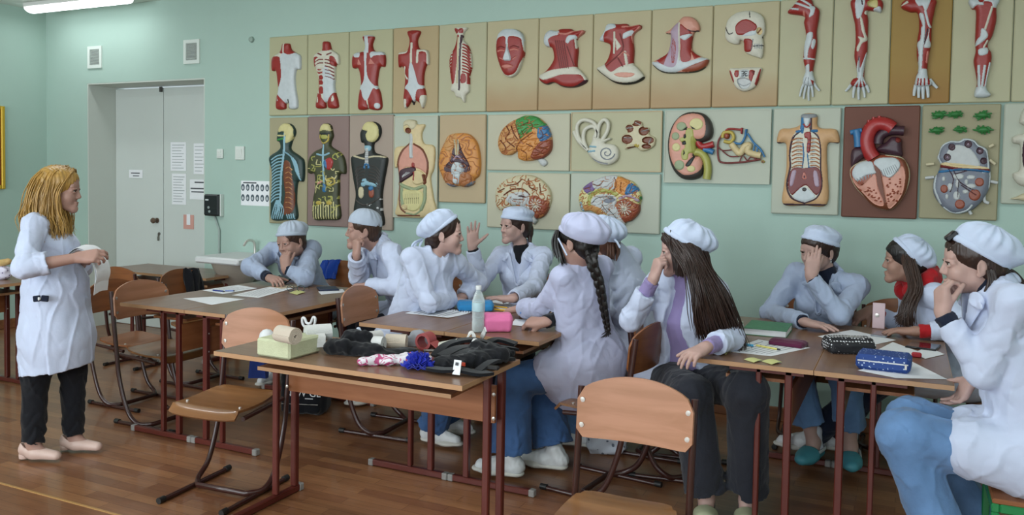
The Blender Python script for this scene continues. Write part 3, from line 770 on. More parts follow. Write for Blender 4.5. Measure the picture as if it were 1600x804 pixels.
figure(p, 1, [(885, 40), (980, 40), (965, 120), (990, 175), (1060, 180), (1082, 220), (1078, 310), (1035, 315), (1015, 400), (1012, 480), (1040, 560), (1045, 690), (950, 695), (935, 660), (925, 692), (848, 695), (845, 600), (862, 500), (868, 440), (845, 330), (795, 325), (790, 235), (820, 190), (890, 175), (905, 120)], 'muscle', red, .038, 9,
  over=[('spine_sheath', white, 'p', [(912, 30), (935, 30), (945, 180), (930, 200), (935, 390), (990, 480), (1020, 490), (1015, 515), (985, 510), (935, 612), (900, 590), (880, 520), (848, 520), (855, 490), (890, 470), (912, 400), (908, 200), (890, 180), (905, 150)], 0, .002),
        ('neck_cap', C['lgrey'], 'p', [(890, 28), (985, 28), (980, 42), (890, 42)], 0, .001), ('scapula', white, 'p', [(970, 185), (1060, 178), (1080, 205), (1000, 215), (970, 235)], 0, .003), ('scapula', white, 'p', [(810, 200), (862, 190), (860, 230), (820, 228)], 0, .003),
        ('tendon', C['pink'], 'p', [(858, 250), (880, 296), (850, 296)], 0, .002), ('tendon', C['pink'], 'p', [(965, 245), (1000, 290), (950, 292)], 0, .002), ('tendon', white, 'e', (1022, 665, 22, 24), 0, .002), ('cleft', C['ivory'], 'l', [(935, 612), (938, 690)], 9, .001)])
p = tp('brownish panel, fourth of the top row: back torso with a white diamond at the waist', 613.5, 685, 'tan')
figure(p, 2, [(145, 98), (240, 95), (218, 170), (235, 235), (300, 250), (310, 355), (290, 360), (270, 430), (268, 520), (280, 570), (285, 630), (262, 700), (245, 665), (205, 640), (188, 675), (170, 640), (155, 670), (125, 700), (112, 630), (118, 560), (125, 480), (120, 400), (95, 370), (75, 375), (75, 270), (140, 250), (160, 170)], 'muscle', red, .036, 9,
  over=[('waist_sheath', white, 'p', [(180, 340), (210, 420), (235, 510), (270, 525), (268, 545), (225, 560), (205, 650), (180, 600), (155, 560), (130, 540), (160, 500), (165, 400)], 0, .002), ('spine', C['ivory'], 'l', [(184, 195), (180, 340)], 14, .004),
        ('scapula', C['ivory'], 'l', [(232, 250), (300, 258), (308, 350)], 14, .003), ('scapula', C['ivory'], 'l', [(232, 262), (228, 340)], 14, .003), ('scapula', C['ivory'], 'l', [(80, 272), (135, 262), (140, 240)], 14, .003),
        ('rib_edge', C['ivory'], 'l', [(130, 380), (122, 430), (150, 470)], 10, .003), ('femur', C['ivory'], 'l', [(130, 640), (124, 698)], 22, .003), ('femur', C['ivory'], 'p', [(255, 610), (288, 600), (284, 650), (262, 695), (245, 670)], 0, .003), ('groove', C['black'], 'p', [(188, 635), (205, 672), (170, 672)], 0, -.01)])
p = tp('pale panel, fifth of the top row: spine and rib cage from behind', 685, 760, 'pale')
ov = [('muscle', red, 'p', [(535, 140), (555, 140), (545, 250), (530, 400), (515, 500), (488, 500), (485, 440), (500, 330), (510, 230)], 0, .002), ('spine_groove', C['plum'], 'l', [(572, 135), (562, 300), (556, 555)], 12, -.003), ('muscle', red, 'p', [(515, 78), (545, 85), (545, 112), (520, 110)], 0, .001), ('muscle', red, 'p', [(555, 82), (582, 80), (580, 108), (556, 110)], 0, .001),
      ('muscle', red, 'p', [(575, 435), (605, 440), (605, 495), (570, 500)], 0, .001), ('muscle', red, 'l', [(622, 430), (622, 505)], 12, .001)]
for i in range(10):
    y = 200+i*24; ov.append(('rib_gap', C['red'], 'l', [(585, y), (612+i*1.5, y+14), (632+min(i, 6)*2, y+44)], 8, -.004))
for i in range(8):
    y = 270+i*24; ov.append(('rib_gap', C['red'], 'l', [(498, y-12), (484, y), (476+abs(i-3)*1.5, y+18)], 8, -.004))
ov += [('spine_column', C['bone'], 'l', [(548, 150), (545, 300), (540, 500)], 12, .004)]
figure(p, 2, [(515, 72), (610, 68), (585, 110), (580, 165), (610, 200), (640, 270), (648, 370), (630, 440), (628, 520), (625, 570), (598, 600), (590, 655), (560, 620), (525, 610), (510, 575), (482, 560), (490, 500), (478, 430), (472, 330), (488, 265), (515, 220), (532, 140)], 'rib_cage', C['ivory'], .034, 8, over=ov)
p = tp('stained panel with a red muscle face mask, white forehead', 760, 841, 'stain')
figure(p, 2, [(950, 78), (1000, 85), (1045, 120), (1062, 180), (1060, 270), (1040, 350), (1010, 420), (970, 455), (930, 455), (895, 425), (865, 350), (845, 270), (842, 190), (860, 120), (900, 85)], 'face_mask', C['ivory'], .055, 16,
  over=[('muscle', red, 'p', [(865, 160), (920, 145), (935, 200), (935, 250), (910, 320), (945, 330), (975, 325), (955, 250), (950, 200), (955, 145), (1035, 155), (1050, 200), (1058, 280), (1030, 350), (1000, 415), (965, 440), (925, 440), (895, 405), (865, 335), (848, 270), (850, 200)], 0, .002),
        ('forehead', white, 'p', [(950, 76), (1000, 84), (1045, 120), (1060, 180), (1055, 215), (1040, 150), (955, 142), (945, 200), (930, 200), (925, 142), (862, 150), (845, 200), (850, 140), (900, 85)], 0, .002),
        ('nose', white, 'p', [(938, 200), (950, 240), (972, 320), (945, 332), (910, 322), (932, 250)], 0, .014), ('lips', C['pink'], 'p', [(895, 375), (925, 362), (960, 362), (988, 375), (965, 390), (920, 392)], 0, .006),
        ('eyelid', C['pink'], 'l', [(865, 258), (890, 250), (918, 254)], 12, .004), ('eyelid', C['pink'], 'l', [(968, 250), (995, 242), (1025, 248)], 12, .004), ('brow_groove', C['dred'], 'l', [(860, 235), (890, 222), (920, 232)], 9, -.003), ('brow_groove', C['dred'], 'l', [(965, 228), (995, 215), (1030, 226)], 9, -.003),
        ('cheek_tendon', C['pink'], 'l', [(985, 320), (1010, 302)], 8, .003), ('cheek_tendon', C['pink'], 'l', [(880, 310), (905, 322)], 8, .003)])
p = tp('stained panel, red neck muscles leaning over a wide red and white collar', 841, 926, 'stain')
strand = lambda x0, y0, x1, y1, n, m, w=5: [('fibre_groove', m, 'l', [(x0+(i/(n-1))*60, y0), (x1+(i/(n-1))*60, y1)], w, -.003) for i in range(n)]
figure(p, 3, [(182, 170), (250, 168), (280, 185), (345, 178), (348, 200), (300, 245), (305, 330), (298, 445), (330, 480), (375, 545), (330, 585), (260, 602), (190, 595), (130, 565), (75, 580), (30, 555), (22, 515), (70, 480), (110, 430), (130, 380), (115, 310), (75, 300), (55, 265), (65, 210), (100, 180), (150, 185)], 'muscle', red, .045, 10,
  over=[('jaw_flap', white, 'p', [(100, 178), (170, 190), (165, 215), (130, 225), (95, 250), (100, 300), (60, 285), (56, 230)], 0, .004), ('collar_white', C['ivory'], 'p', [(30, 510), (100, 482), (160, 470), (300, 452), (335, 480), (376, 540), (362, 548), (335, 510), (260, 505), (180, 510), (120, 530), (60, 545), (30, 530)], 0, .003),
        ('jaw_bone', white, 'p', [(245, 225), (290, 220), (300, 240), (262, 255), (240, 278), (225, 262)], 0, .004), ('jaw_rim', C['pink'], 'l', [(170, 205), (230, 210), (280, 188), (340, 180)], 10, .003), ('jaw_rim', C['pink'], 'l', [(348, 190), (305, 240)], 10, .003), ('tendon', C['ivory'], 'l', [(292, 250), (298, 310)], 10, .002), ('hair_edge', C['black'], 'l', [(58, 220), (80, 180), (105, 170)], 6, .002), ('ear_hole', C['lgrey'], 'l', [(88, 212), (108, 188)], 14, .003),
        ('collar_shade', C['plum'], 'l', [(30, 560), (75, 582), (130, 570), (200, 598), (290, 600), (372, 550)], 14, -.004)]+strand(150, 260, 185, 460, 5, C['dred'])+[('fibre_groove', C['dred'], 'l', [(235, 300), (285, 440)], 5, -.003)])
p = tp('stained panel, neck with bared red cords above a white collar with a shade-painted rim', 926, 1017, 'stain')
figure(p, 3, [(595, 135), (665, 132), (690, 150), (760, 138), (770, 165), (715, 215), (718, 330), (716, 425), (750, 460), (795, 525), (740, 565), (660, 580), (580, 568), (520, 530), (445, 465), (500, 430), (535, 370), (545, 290), (495, 265), (465, 250), (500, 190), (520, 140), (560, 130)], 'muscle', red, .045, 10,
  over=[('jaw_flap', white, 'p', [(520, 140), (565, 130), (590, 160), (540, 180), (505, 200), (498, 262), (468, 255), (495, 190)], 0, .004), ('collar_white', C['ivory'], 'p', [(445, 465), (500, 430), (520, 460), (560, 490), (620, 455), (700, 430), (720, 425), (755, 465), (795, 522), (735, 555), (650, 565), (570, 550), (515, 515)], 0, .003),
        ('collar_shade', C['black'], 'l', [(448, 470), (515, 528), (580, 565), (660, 575), (740, 560), (792, 528)], 14, -.004), ('cord', C['ivory'], 'l', [(583, 200), (580, 350)], 12, .004), ('cord', C['ivory'], 'p', [(590, 240), (630, 300), (600, 330)], 0, .003), ('cord', C['ivory'], 'l', [(660, 345), (675, 440)], 18, .004), ('jaw_bone', white, 'p', [(650, 210), (710, 185), (730, 210), (690, 225), (650, 245)], 0, .004), ('jaw_rim', C['pink'], 'l', [(765, 160), (712, 215), (716, 270)], 10, .003),  # black line along the collar is its under-edge shade put into the colour
        ('jaw_rim', C['pink'], 'l', [(640, 158), (690, 152), (755, 140)], 10, .003), ('fibre_groove', C['dred'], 'l', [(625, 210), (645, 330), (520, 440)], 8, -.003), ('fibre_groove', C['dred'], 'l', [(610, 390), (645, 450)], 7, -.003), ('cord', C['pink'], 'l', [(610, 378), (650, 345), (690, 370)], 8, .004), ('breastbone', C['flesh'], 'p', [(580, 505), (640, 492), (730, 500), (700, 525), (620, 525)], 0, .003)])
p = tp('sand panel, neck half skinned in pinkish lilac above a white shoulder arc', 1017, 1113, 'stain')
figure(p, 3, [(1045, 118), (1085, 80), (1150, 85), (1195, 130), (1200, 185), (1160, 200), (1145, 320), (1215, 375), (1268, 395), (1240, 455), (1170, 488), (1060, 495), (930, 490), (850, 425), (900, 390), (970, 340), (990, 220), (950, 200), (990, 170)], 'chin', C['flesh'], .042, 10,
  over=[('lilac_muscle', C['lilac'], 'p', [(1048, 125), (1055, 200), (1058, 340), (1030, 440), (960, 450), (890, 400), (975, 340), (992, 220), (1000, 180)], 0, .002), ('muscle', red, 'p', [(1062, 140), (1100, 165), (1150, 215), (1140, 330), (1140, 400), (1068, 410), (1070, 300), (1060, 200)], 0, .002), ('muscle', red, 'p', [(1140, 330), (1215, 370), (1170, 395)], 0, .002),
        ('muscle', red, 'p', [(890, 405), (975, 345), (940, 440)], 0, .002), ('collar_white', white, 'p', [(850, 420), (900, 420), (990, 455), (1035, 430), (1060, 300), (1072, 410), (1150, 405), (1260, 370), (1268, 395), (1170, 430), (1080, 470), (1020, 490), (930, 480)], 0, .003), ('collar_red', C['terra'], 'p', [(1085, 470), (1170, 432), (1268, 395), (1240, 450), (1170, 480), (1090, 485)], 0, .002), ('collar_shade', C['black'], 'l', [(862, 445), (930, 490), (1060, 496), (1170, 490), (1245, 455)], 13, -.004),
        ('midline', C['ivory'], 'l', [(1055, 130), (1060, 400)], 12, .004), ('jaw_bone', white, 'p', [(1065, 225), (1150, 208), (1110, 250), (1080, 250)], 0, .004), ('brow_line', C['black'], 'l', [(945, 205), (990, 208)], 4, .002), ('brow_line', C['plum'], 'l', [(1120, 180), (1150, 190), (1195, 185)], 5, .002)]+[('vein', C['red'], 'l', [(1010+6*i, 240+10*i), (1000+10*i, 330), (1005+4*i, 420)], 4, .001) for i in range(4)])
p = tp('stained panel with a pale skull with red temple muscle and a lower jaw beneath it', 1113, 1217, 'stain')
figure(p, 4, [(300, 82), (360, 85), (420, 115), (442, 170), (440, 240), (425, 270), (432, 330), (420, 415), (380, 412), (300, 378), (290, 310), (265, 290), (255, 318), (210, 318), (165, 290), (155, 230), (175, 150), (230, 100)], 'skull', C['ivory'], .045, 14,
  over=[('temple_muscle', red, 'p', [(240, 190), (280, 155), (330, 152), (385, 190), (375, 225), (330, 235), (295, 255), (250, 255), (236, 225)], 0, .004), ('jaw_muscle', red, 'p', [(295, 290), (355, 300), (345, 370), (295, 368)], 0, .004), ('temple_tendon', white, 'p', [(330, 235), (378, 228), (370, 258), (285, 265)], 0, .003), ('eye_socket', C['cream'], 'e', (405, 230, 20, 26), 0, -.012), ('cheek_shadow', C['brown'], 'l', [(412, 215), (392, 240)], 9, -.006), ('teeth_line', C['black'], 'l', [(365, 338), (430, 332)], 4, -.003), ('suture', C['char'], 'l', [(333, 92), (338, 132)], 4, .002),
        ('suture', C['char'], 'l', [(160, 198), (185, 250), (215, 245)], 4, .002), ('suture', C['grey'], 'l', [(360, 290), (345, 368)], 4, .003), ('nose_line', C['char'], 'l', [(440, 255), (425, 275)], 6, .002)]+[('tooth_gap', C['grey'], 'l', [(372+12*i, 322), (372+12*i, 352)], 2.5, -.002) for i in range(5)])
figure(p, 4, [(185, 500), (250, 490), (330, 485), (415, 488), (410, 530), (380, 610), (350, 640), (295, 658), (245, 640), (215, 600)], 'lower_jaw', C['ivory'], .035, 8,
  over=[('jaw_muscle', C['red'], 'p', [(188, 515), (200, 520), (220, 580), (212, 590)], 0, .003), ('jaw_muscle', C['red'], 'p', [(412, 505), (400, 520), (372, 600), (385, 605)], 0, .003), ('jaw_muscle', C['red'], 'p', [(230, 515), (255, 512), (250, 555), (228, 548)], 0, .003), ('jaw_muscle', C['red'], 'p', [(335, 512), (365, 515), (345, 590), (330, 560)], 0, .003), ('jaw_hollow', C['lgrey'], 'p', [(245, 575), (300, 562), (345, 590), (320, 635), (270, 635)], 0, -.012), ('jaw_muscle', C['dred'], 'p', [(345, 515), (372, 512), (365, 545)], 0, .003),
        ('tooth', white, 'p', [(268, 510), (325, 508), (322, 552), (265, 555)], 0, .004), ('tooth_mark', C['black'], 'l', [(276, 518), (292, 516), (290, 532), (278, 534), (292, 536), (290, 548), (277, 548)], 6, .002), ('tooth_mark', C['black'], 'l', [(316, 518), (301, 518), (303, 547), (316, 545)], 6, .002), ('tooth_mark', C['black'], 'l', [(303, 532), (314, 532)], 6, .002), ('tooth_root', C['grey'], 'l', [(250, 600), (290, 618), (335, 600)], 4, -.003)])
hand = lambda f: f
def limb_panel(label, l, r, bm, reg, outline, ov, t=.045):
    p = tp(label, l, r, bm); figure(p, reg, outline, 'muscle', red, t, 10, over=ov); return p
def fingers(reg, p, name, pts, wd):
    for q in pts:
        q = R_(reg, q); n = len(q); W = px2w(catmull(q, 4), YP-.014)-np.array(p.location)
        r = np.linspace(wd*.55, wd*.36, len(W))*.00094
        MB().tube(W, r, 8).build(name, C['white'], p)
p = limb_panel('pale panel with a bent arm, right of the skull panel', 1217, 1301, 'pale', 4, [(690, 0), (770, 0), (790, 40), (830, 75), (825, 150), (812, 230), (815, 320), (800, 430), (785, 520), (800, 590), (770, 620), (720, 610), (712, 570), (730, 510), (715, 430), (722, 330), (735, 260), (720, 170), (720, 120), (605, 98), (640, 50)],
  [('tendon', white, 'p', [(765, 55), (800, 60), (790, 110), (760, 130), (770, 90)], 0, .003), ('tendon', white, 'l', [(695, 0), (770, 45)], 12, .003), ('tendon', white, 'l', [(660, 28), (770, 70)], 12, .003), ('tendon', white, 'l', [(630, 68), (680, 76)], 10, .003), ('tendon', white, 'p', [(745, 250), (785, 245), (775, 310), (755, 360), (742, 430), (722, 400), (725, 320)], 0, .004), ('tendon', white, 'p', [(790, 290), (805, 300), (790, 355), (775, 340)], 0, .003), ('tendon', white, 'l', [(715, 425), (795, 430)], 8, .003),
   ('wrist', white, 'p', [(735, 480), (760, 470), (762, 520), (785, 520), (800, 590), (790, 620), (745, 620), (712, 610), (710, 570), (732, 525)], 0, .004), ('thumb_muscle', red, 'p', [(768, 575), (792, 585), (785, 622)], 0, .003), ('shoulder_tendon', C['pink'], 'l', [(722, 92), (722, 125)], 12, .003), ('palm_groove', C['grey'], 'l', [(738, 560), (722, 600)], 5, -.003), ('palm_groove', C['grey'], 'l', [(755, 560), (752, 610)], 5, -.003)])
p['label'] = 'pale panel right of the skull panel: bent red arm with a hanging hand'
fingers(4, p, 'finger', [[(722, 590), (700, 640), (688, 692)], [(735, 605), (722, 660), (716, 708)], [(755, 610), (750, 670), (752, 722)], [(770, 605), (778, 650), (782, 695)], [(790, 595), (810, 630), (830, 652)]], 16)
p = limb_panel('pale panel with a straight arm cut at the elbow, left of the ochre panel', 1301, 1391, 'pale', 5, [(148, 0), (350, 0), (355, 90), (310, 85), (255, 85), (262, 150), (258, 280), (255, 370), (238, 460), (232, 560), (250, 610), (200, 630), (135, 610), (150, 570), (180, 550), (172, 470), (160, 400), (170, 300), (165, 180), (148, 100)],
  [('tendon', white, 'p', [(175, 0), (235, 0), (230, 60), (205, 130), (178, 130)], 0, .003), ('tendon', C['ivory'], 'p', [(205, 130), (220, 150), (240, 240), (255, 290), (215, 320), (190, 375), (180, 350), (205, 300), (190, 270), (235, 280), (215, 220)], 0, .004), ('tendon', white, 'p', [(250, 380), (235, 470), (222, 560), (232, 570), (180, 560), (180, 490), (200, 420), (205, 500)], 0, .003), ('panel_gap', C['pyel'], 'p', [(262, 20), (320, 0), (325, 60), (265, 52)], 0, -.03), ('elbow_bone', white, 'p', [(300, 75), (345, 55), (355, 92), (320, 90)], 0, .004),
   ('elbow_bone', C['ivory'], 'p', [(240, 90), (258, 85), (258, 108), (238, 108)], 0, .003), ('bone_hole', C['plum'], 'l', [(215, 10), (220, 40)], 9, -.004), ('tendon', white, 'l', [(200, 570), (165, 620)], 9, .003), ('tendon', white, 'l', [(205, 570), (192, 625)], 9, .003), ('tendon', white, 'l', [(215, 570), (222, 620)], 9, .003), ('tendon', white, 'l', [(222, 560), (248, 615)], 9, .003), ('tendon_gap', C['plum'], 'l', [(196, 410), (194, 520)], 5, -.003)])
fingers(5, p, 'finger', [[(165, 610), (155, 660), (152, 702)], [(192, 620), (190, 670), (192, 715)], [(220, 615), (230, 660), (235, 700)], [(245, 610), (258, 640), (265, 664)], [(150, 590), (120, 630), (96, 655)]], 18)
p = limb_panel('ochre panel with an arm showing white bone and a spread hand', 1391, 1487, 'ochre', 5, [(540, 0), (735, 0), (740, 60), (722, 150), (715, 220), (712, 320), (700, 380), (685, 480), (690, 560), (720, 600), (690, 620), (600, 620), (600, 560), (620, 490), (608, 400), (612, 290), (625, 200), (615, 100), (560, 90), (495, 55)],
  [('bone', white, 'p', [(600, 0), (700, 0), (690, 50), (670, 90), (650, 50), (620, 50)], 0, .004), ('bone', white, 'p', [(625, 110), (655, 115), (668, 200), (660, 300), (650, 380), (640, 500), (615, 510), (622, 400), (612, 320), (635, 290), (640, 210), (650, 190)], 0, .005), ('tendon', white, 'l', [(668, 90), (692, 180), (705, 200)], 14, .003), ('bone', white, 'p', [(700, 160), (695, 280), (710, 330), (690, 350), (660, 340), (690, 260)], 0, .004), ('arm_tip', C['ivory'], 'p', [(497, 50), (540, 15), (548, 30)], 0, .004), ('vessel', C['plum'], 'l', [(685, 220), (662, 320)], 8, .003), ('tendon', C['pink'], 'l', [(688, 380), (680, 450)], 14, .003),
   ('wrist', white, 'p', [(640, 500), (680, 505), (690, 560), (720, 600), (690, 625), (600, 622), (602, 565), (622, 520)], 0, .004), ('palm_muscle', red, 'l', [(618, 570), (612, 610)], 11, .002), ('palm_muscle', red, 'l', [(637, 572), (634, 612)], 11, .002), ('palm_muscle', red, 'l', [(660, 570), (662, 612)], 11, .002), ('palm_muscle', red, 'l', [(690, 568), (692, 605)], 16, .002)])
fingers(5, p, 'finger', [[(602, 610), (592, 650), (588, 688)], [(625, 620), (622, 660), (622, 702)], [(653, 620), (653, 665), (654, 710)], [(682, 615), (688, 655), (690, 700)], [(700, 570), (730, 605), (756, 632)]], 21)
p = limb_panel('pale panel with a leg, white knee and foot, right of the ochre panel', 1487, 1583, 'pale', 5, [(990, 0), (1190, 0), (1178, 60), (1178, 150), (1150, 260), (1120, 310), (1120, 350), (1142, 385), (1140, 460), (1115, 560), (1108, 640), (1138, 680), (1110, 700), (1030, 700), (1022, 660), (1040, 600), (1028, 520), (1015, 440), (1030, 370), (1025, 300), (1030, 180), (1030, 80), (1000, 65)],
  [('pelvis_bone', white, 'p', [(985, 0), (1190, 0), (1180, 55), (1150, 60), (1140, 25), (1085, 20), (1080, 45), (1035, 45), (1005, 65)], 0, .005), ('tendon', C['ivory'], 'l', [(1145, 60), (1095, 215)], 13, .004), ('knee', white, 'p', [(1070, 215), (1100, 230), (1110, 275), (1030, 335), (1040, 290), (1060, 270)], 0, .005), ('knee', white, 'p', [(1055, 360), (1110, 350), (1110, 390), (1060, 405), (1045, 380)], 0, .005), ('knee', C['ivory'], 'l', [(1112, 300), (1085, 345)], 10, .004),
   ('shin_tendon', white, 'l', [(1048, 480), (1052, 620)], 16, .004), ('shin_tendon', white, 'l', [(1092, 480), (1072, 630)], 16, .004), ('shin_tendon', white, 'l', [(1130, 460), (1098, 620)], 12, .004), ('foot', white, 'p', [(1030, 630), (1105, 628), (1145, 682), (1110, 706), (1028, 706), (1018, 660)], 0, .006), ('pelvis_hole', red, 'e', (1065, 12, 20, 16), 0, -.006)])
p = tp('pale blank edge of a panel cut by the right border, top row', 1583, 1660, 'pale')

# --- second row
def bp(label, box, bm, frame=None): return panel(label, box, bm, frame)
p = bp('olive panel with a dark teal torso in profile laced with white nerves', (420, 183, 480, 350), 'olive')
ov = [('brain', C['pyel'], 'p', [(105, 110), (130, 82), (170, 82), (200, 115), (200, 165), (180, 200), (155, 205), (160, 150), (140, 130), (108, 135)], 0, .004), ('gut', C['brown'], 'p', [(150, 335), (185, 345), (195, 400), (210, 520), (210, 650), (180, 690), (140, 680), (155, 560), (145, 450)], 0, .003), ('spinal_cord', C['lblue'], 'l', [(150, 150), (145, 280), (128, 420), (120, 600), (95, 690)], 11, .004), ('face_nerve', C['pyel'], 'l', [(100, 160), (150, 160), (150, 130)], 7, .003), ('face_nerve', C['bgreen'], 'l', [(100, 190), (140, 180)], 8, .002)]
for i in range(14):
    y = 290+i*22; ov.append(('nerve', C['lblue'], 'l', [(138-i*1.5, y), (100-i, y+8), (62-i*.5, y+34)], 5, .002))
for i in range(7): ov.append(('nerve', C['lblue'], 'l', [(150, 270), (190+i*6, 300+i*6), (215+i*6, 360+i*15), (225+i*5, 400+i*10)], 4, .002))
for i in range(6): ov.append(('nerve', C['lblue'], 'l', [(95+i*3, 600), (75+i*14, 660), (60+i*14, 720)], 4, .002))
for i in range(9): ov.append(('gut_vessel', C['tan'], 'l', [(160, 380+i*33), (180, 372+i*34), (200, 392+i*33)], 4, .002))
for i in range(4): ov.append(('nerve', C['lblue'], 'l', [(165+i*14, 690), (170+i*14, 720)], 5, .002))
figure(p, 6, [(110, 95), (145, 75), (190, 90), (210, 140), (185, 205), (180, 255), (240, 300), (268, 340), (265, 465), (225, 475), (215, 600), (222, 720), (150, 732), (55, 730), (45, 640), (52, 500), (52, 400), (35, 310), (90, 265), (112, 240), (105, 205), (88, 195), (92, 145)], 'torso', C['teal'], .04, 8, over=ov)
p = bp('mauve panel with a dark torso laced with yellow vessels and a red heart', (480, 181, 545, 354), 'mauve')
ov = [('skull_cap', C['pyel'], 'p', [(382, 115), (400, 85), (440, 85), (455, 115), (452, 128), (415, 122), (385, 130)], 0, .005), ('heart', C['crimson'], 'p', [(430, 325), (460, 312), (478, 335), (470, 375), (450, 392), (425, 370)], 0, .008), ('heart_vessel', C['blue'], 'p', [(418, 330), (432, 328), (440, 380), (425, 370), (415, 350)], 0, .008), ('vein', C['lblue'], 'l', [(410, 225), (412, 380), (418, 500)], 10, .004), ('vein', C['blue'], 'p', [(412, 480), (420, 478), (432, 535), (408, 535)], 0, .004), ('vein', C['lblue'], 'l', [(370, 285), (412, 295), (450, 280)], 8, .004), ('face_vessel', C['yellow'], 'l', [(390, 150), (385, 190), (410, 212), (440, 195), (448, 150)], 6, .003), ('mouth', C['lime'], 'e', (418, 170, 22, 14), 0, .003), ('eye_band', C['black'], 'l', [(388, 148), (450, 146)], 9, .002)]
r_ = np.random.default_rng(4)
for k in range(60):
    x, y = r_.uniform(320, 520), r_.uniform(270, 660)
    if abs(x-418) > 88 and y > 415: continue
    if 405 < x < 485 and 300 < y < 400: continue
    a = r_.uniform(0, 6.28); ln = r_.uniform(14, 30)
    ov.append(('vessel', C['lime'] if k % 3 else C['pyel'], 'l', [(x, y), (x+ln*math.cos(a), y+ln*math.sin(a)), (x+ln*1.5*math.cos(a+.9), y+ln*1.5*math.sin(a+.9))], 3, .003))
for k in range(10): ov.append(('vessel', C['pyel'], 'l', [(345+k*17, 610+10*((k*3) % 4)), (342+k*17.5, 670), (345+k*17, 720)], 4, .003))
ov += [('gut', C['yellow'], 'l', [(440, 455), (480, 450), (485, 485), (445, 495), (440, 470), (470, 470)], 7, .004), ('gut', C['yellow'], 'e', (382, 615, 18, 12), 0, .004), ('gut', C['yellow'], 'e', (452, 615, 18, 12), 0, .004), ('gland', C['flesh'], 'l', [(375, 485), (400, 470)], 9, .003)]
figure(p, 6, [(385, 100), (415, 75), (450, 90), (460, 130), (465, 165), (450, 205), (455, 235), (520, 280), (545, 330), (550, 415), (510, 425), (508, 520), (505, 600), (512, 720), (420, 732), (335, 722), (332, 600), (345, 520), (342, 420), (300, 412), (305, 320), (340, 270), (395, 240), (392, 205), (375, 165)], 'torso', C['olive'], .04, 8, over=ov)
p = bp('buff panel with a black torso in profile, blue and pale organs, white specks', (545, 179, 614, 359), 'buff')
ov = [('brain', C['pyel'], 'p', [(670, 115), (690, 75), (735, 68), (775, 100), (780, 160), (750, 200), (715, 195), (700, 160), (710, 130)], 0, .005), ('larynx', C['lblue'], 'p', [(686, 232), (728, 232), (725, 262), (690, 258)], 0, .006), ('windpipe', C['lgrey'], 'l', [(706, 255), (705, 350)], 22, .004), ('thymus', C['blue'], 'l', [(690, 380), (692, 360), (706, 352), (718, 362), (718, 382)], 10, .006), ('collarbone', C['bone'], 'l', [(610, 295), (650, 308), (690, 318)], 8, .004), ('collarbone', C['bone'], 'l', [(720, 308), (770, 300), (825, 306)], 8, .004), ('pancreas', C['lblue'], 'l', [(690, 462), (682, 490), (700, 480), (765, 492)], 26, .006), ('kidney', C['bone'], 'e', (668, 545, 18, 38), 0, .007), ('kidney', C['terra'], 'e', (738, 548, 18, 32), 0, .007), ('adrenal', C['blue'], 'e', (735, 517, 16, 14), 0, .008)]
for i in range(6):
    y = 360+i*22; ov += [('rib', C['char'], 'l', [(690, y), (650, y+14), (628+i*3, y+50)], 5, .004), ('rib', C['char'], 'l', [(722, y), (768, y+14), (795-i*2, y+50)], 5, .004)]
for k in range(26):
    x, y = r_.uniform(700, 800), r_.uniform(590, 750); ov.append(('speck', C['lgrey'], 'e', (x, y, r_.uniform(2, 6), r_.uniform(2, 7)), 0, .002))
ov += [('windpipe_ring', C['char'], 'l', [(695, 270+12*i), (716, 270+12*i)], 3, .001) for i in range(7)]
ov += [('pelvis', C['char'], 'l', [(625, 590), (660, 620), (700, 630), (750, 610), (790, 580)], 7, .004)]
figure(p, 6, [(665, 115), (690, 72), (740, 65), (780, 90), (790, 140), (770, 190), (742, 215), (745, 270), (790, 290), (832, 310), (828, 370), (808, 480), (798, 560), (800, 660), (808, 765), (720, 768), (620, 755), (608, 660), (622, 560), (605, 450), (590, 330), (600, 298), (650, 285), (682, 270), (680, 215), (660, 205), (652, 150)], 'torso', C['black'], .04, 8, over=ov)
p = bp('white panel with a cream torso opened to lungs, liver and bowel', (614.5, 180.5, 684, 341), 'white', 'cream')
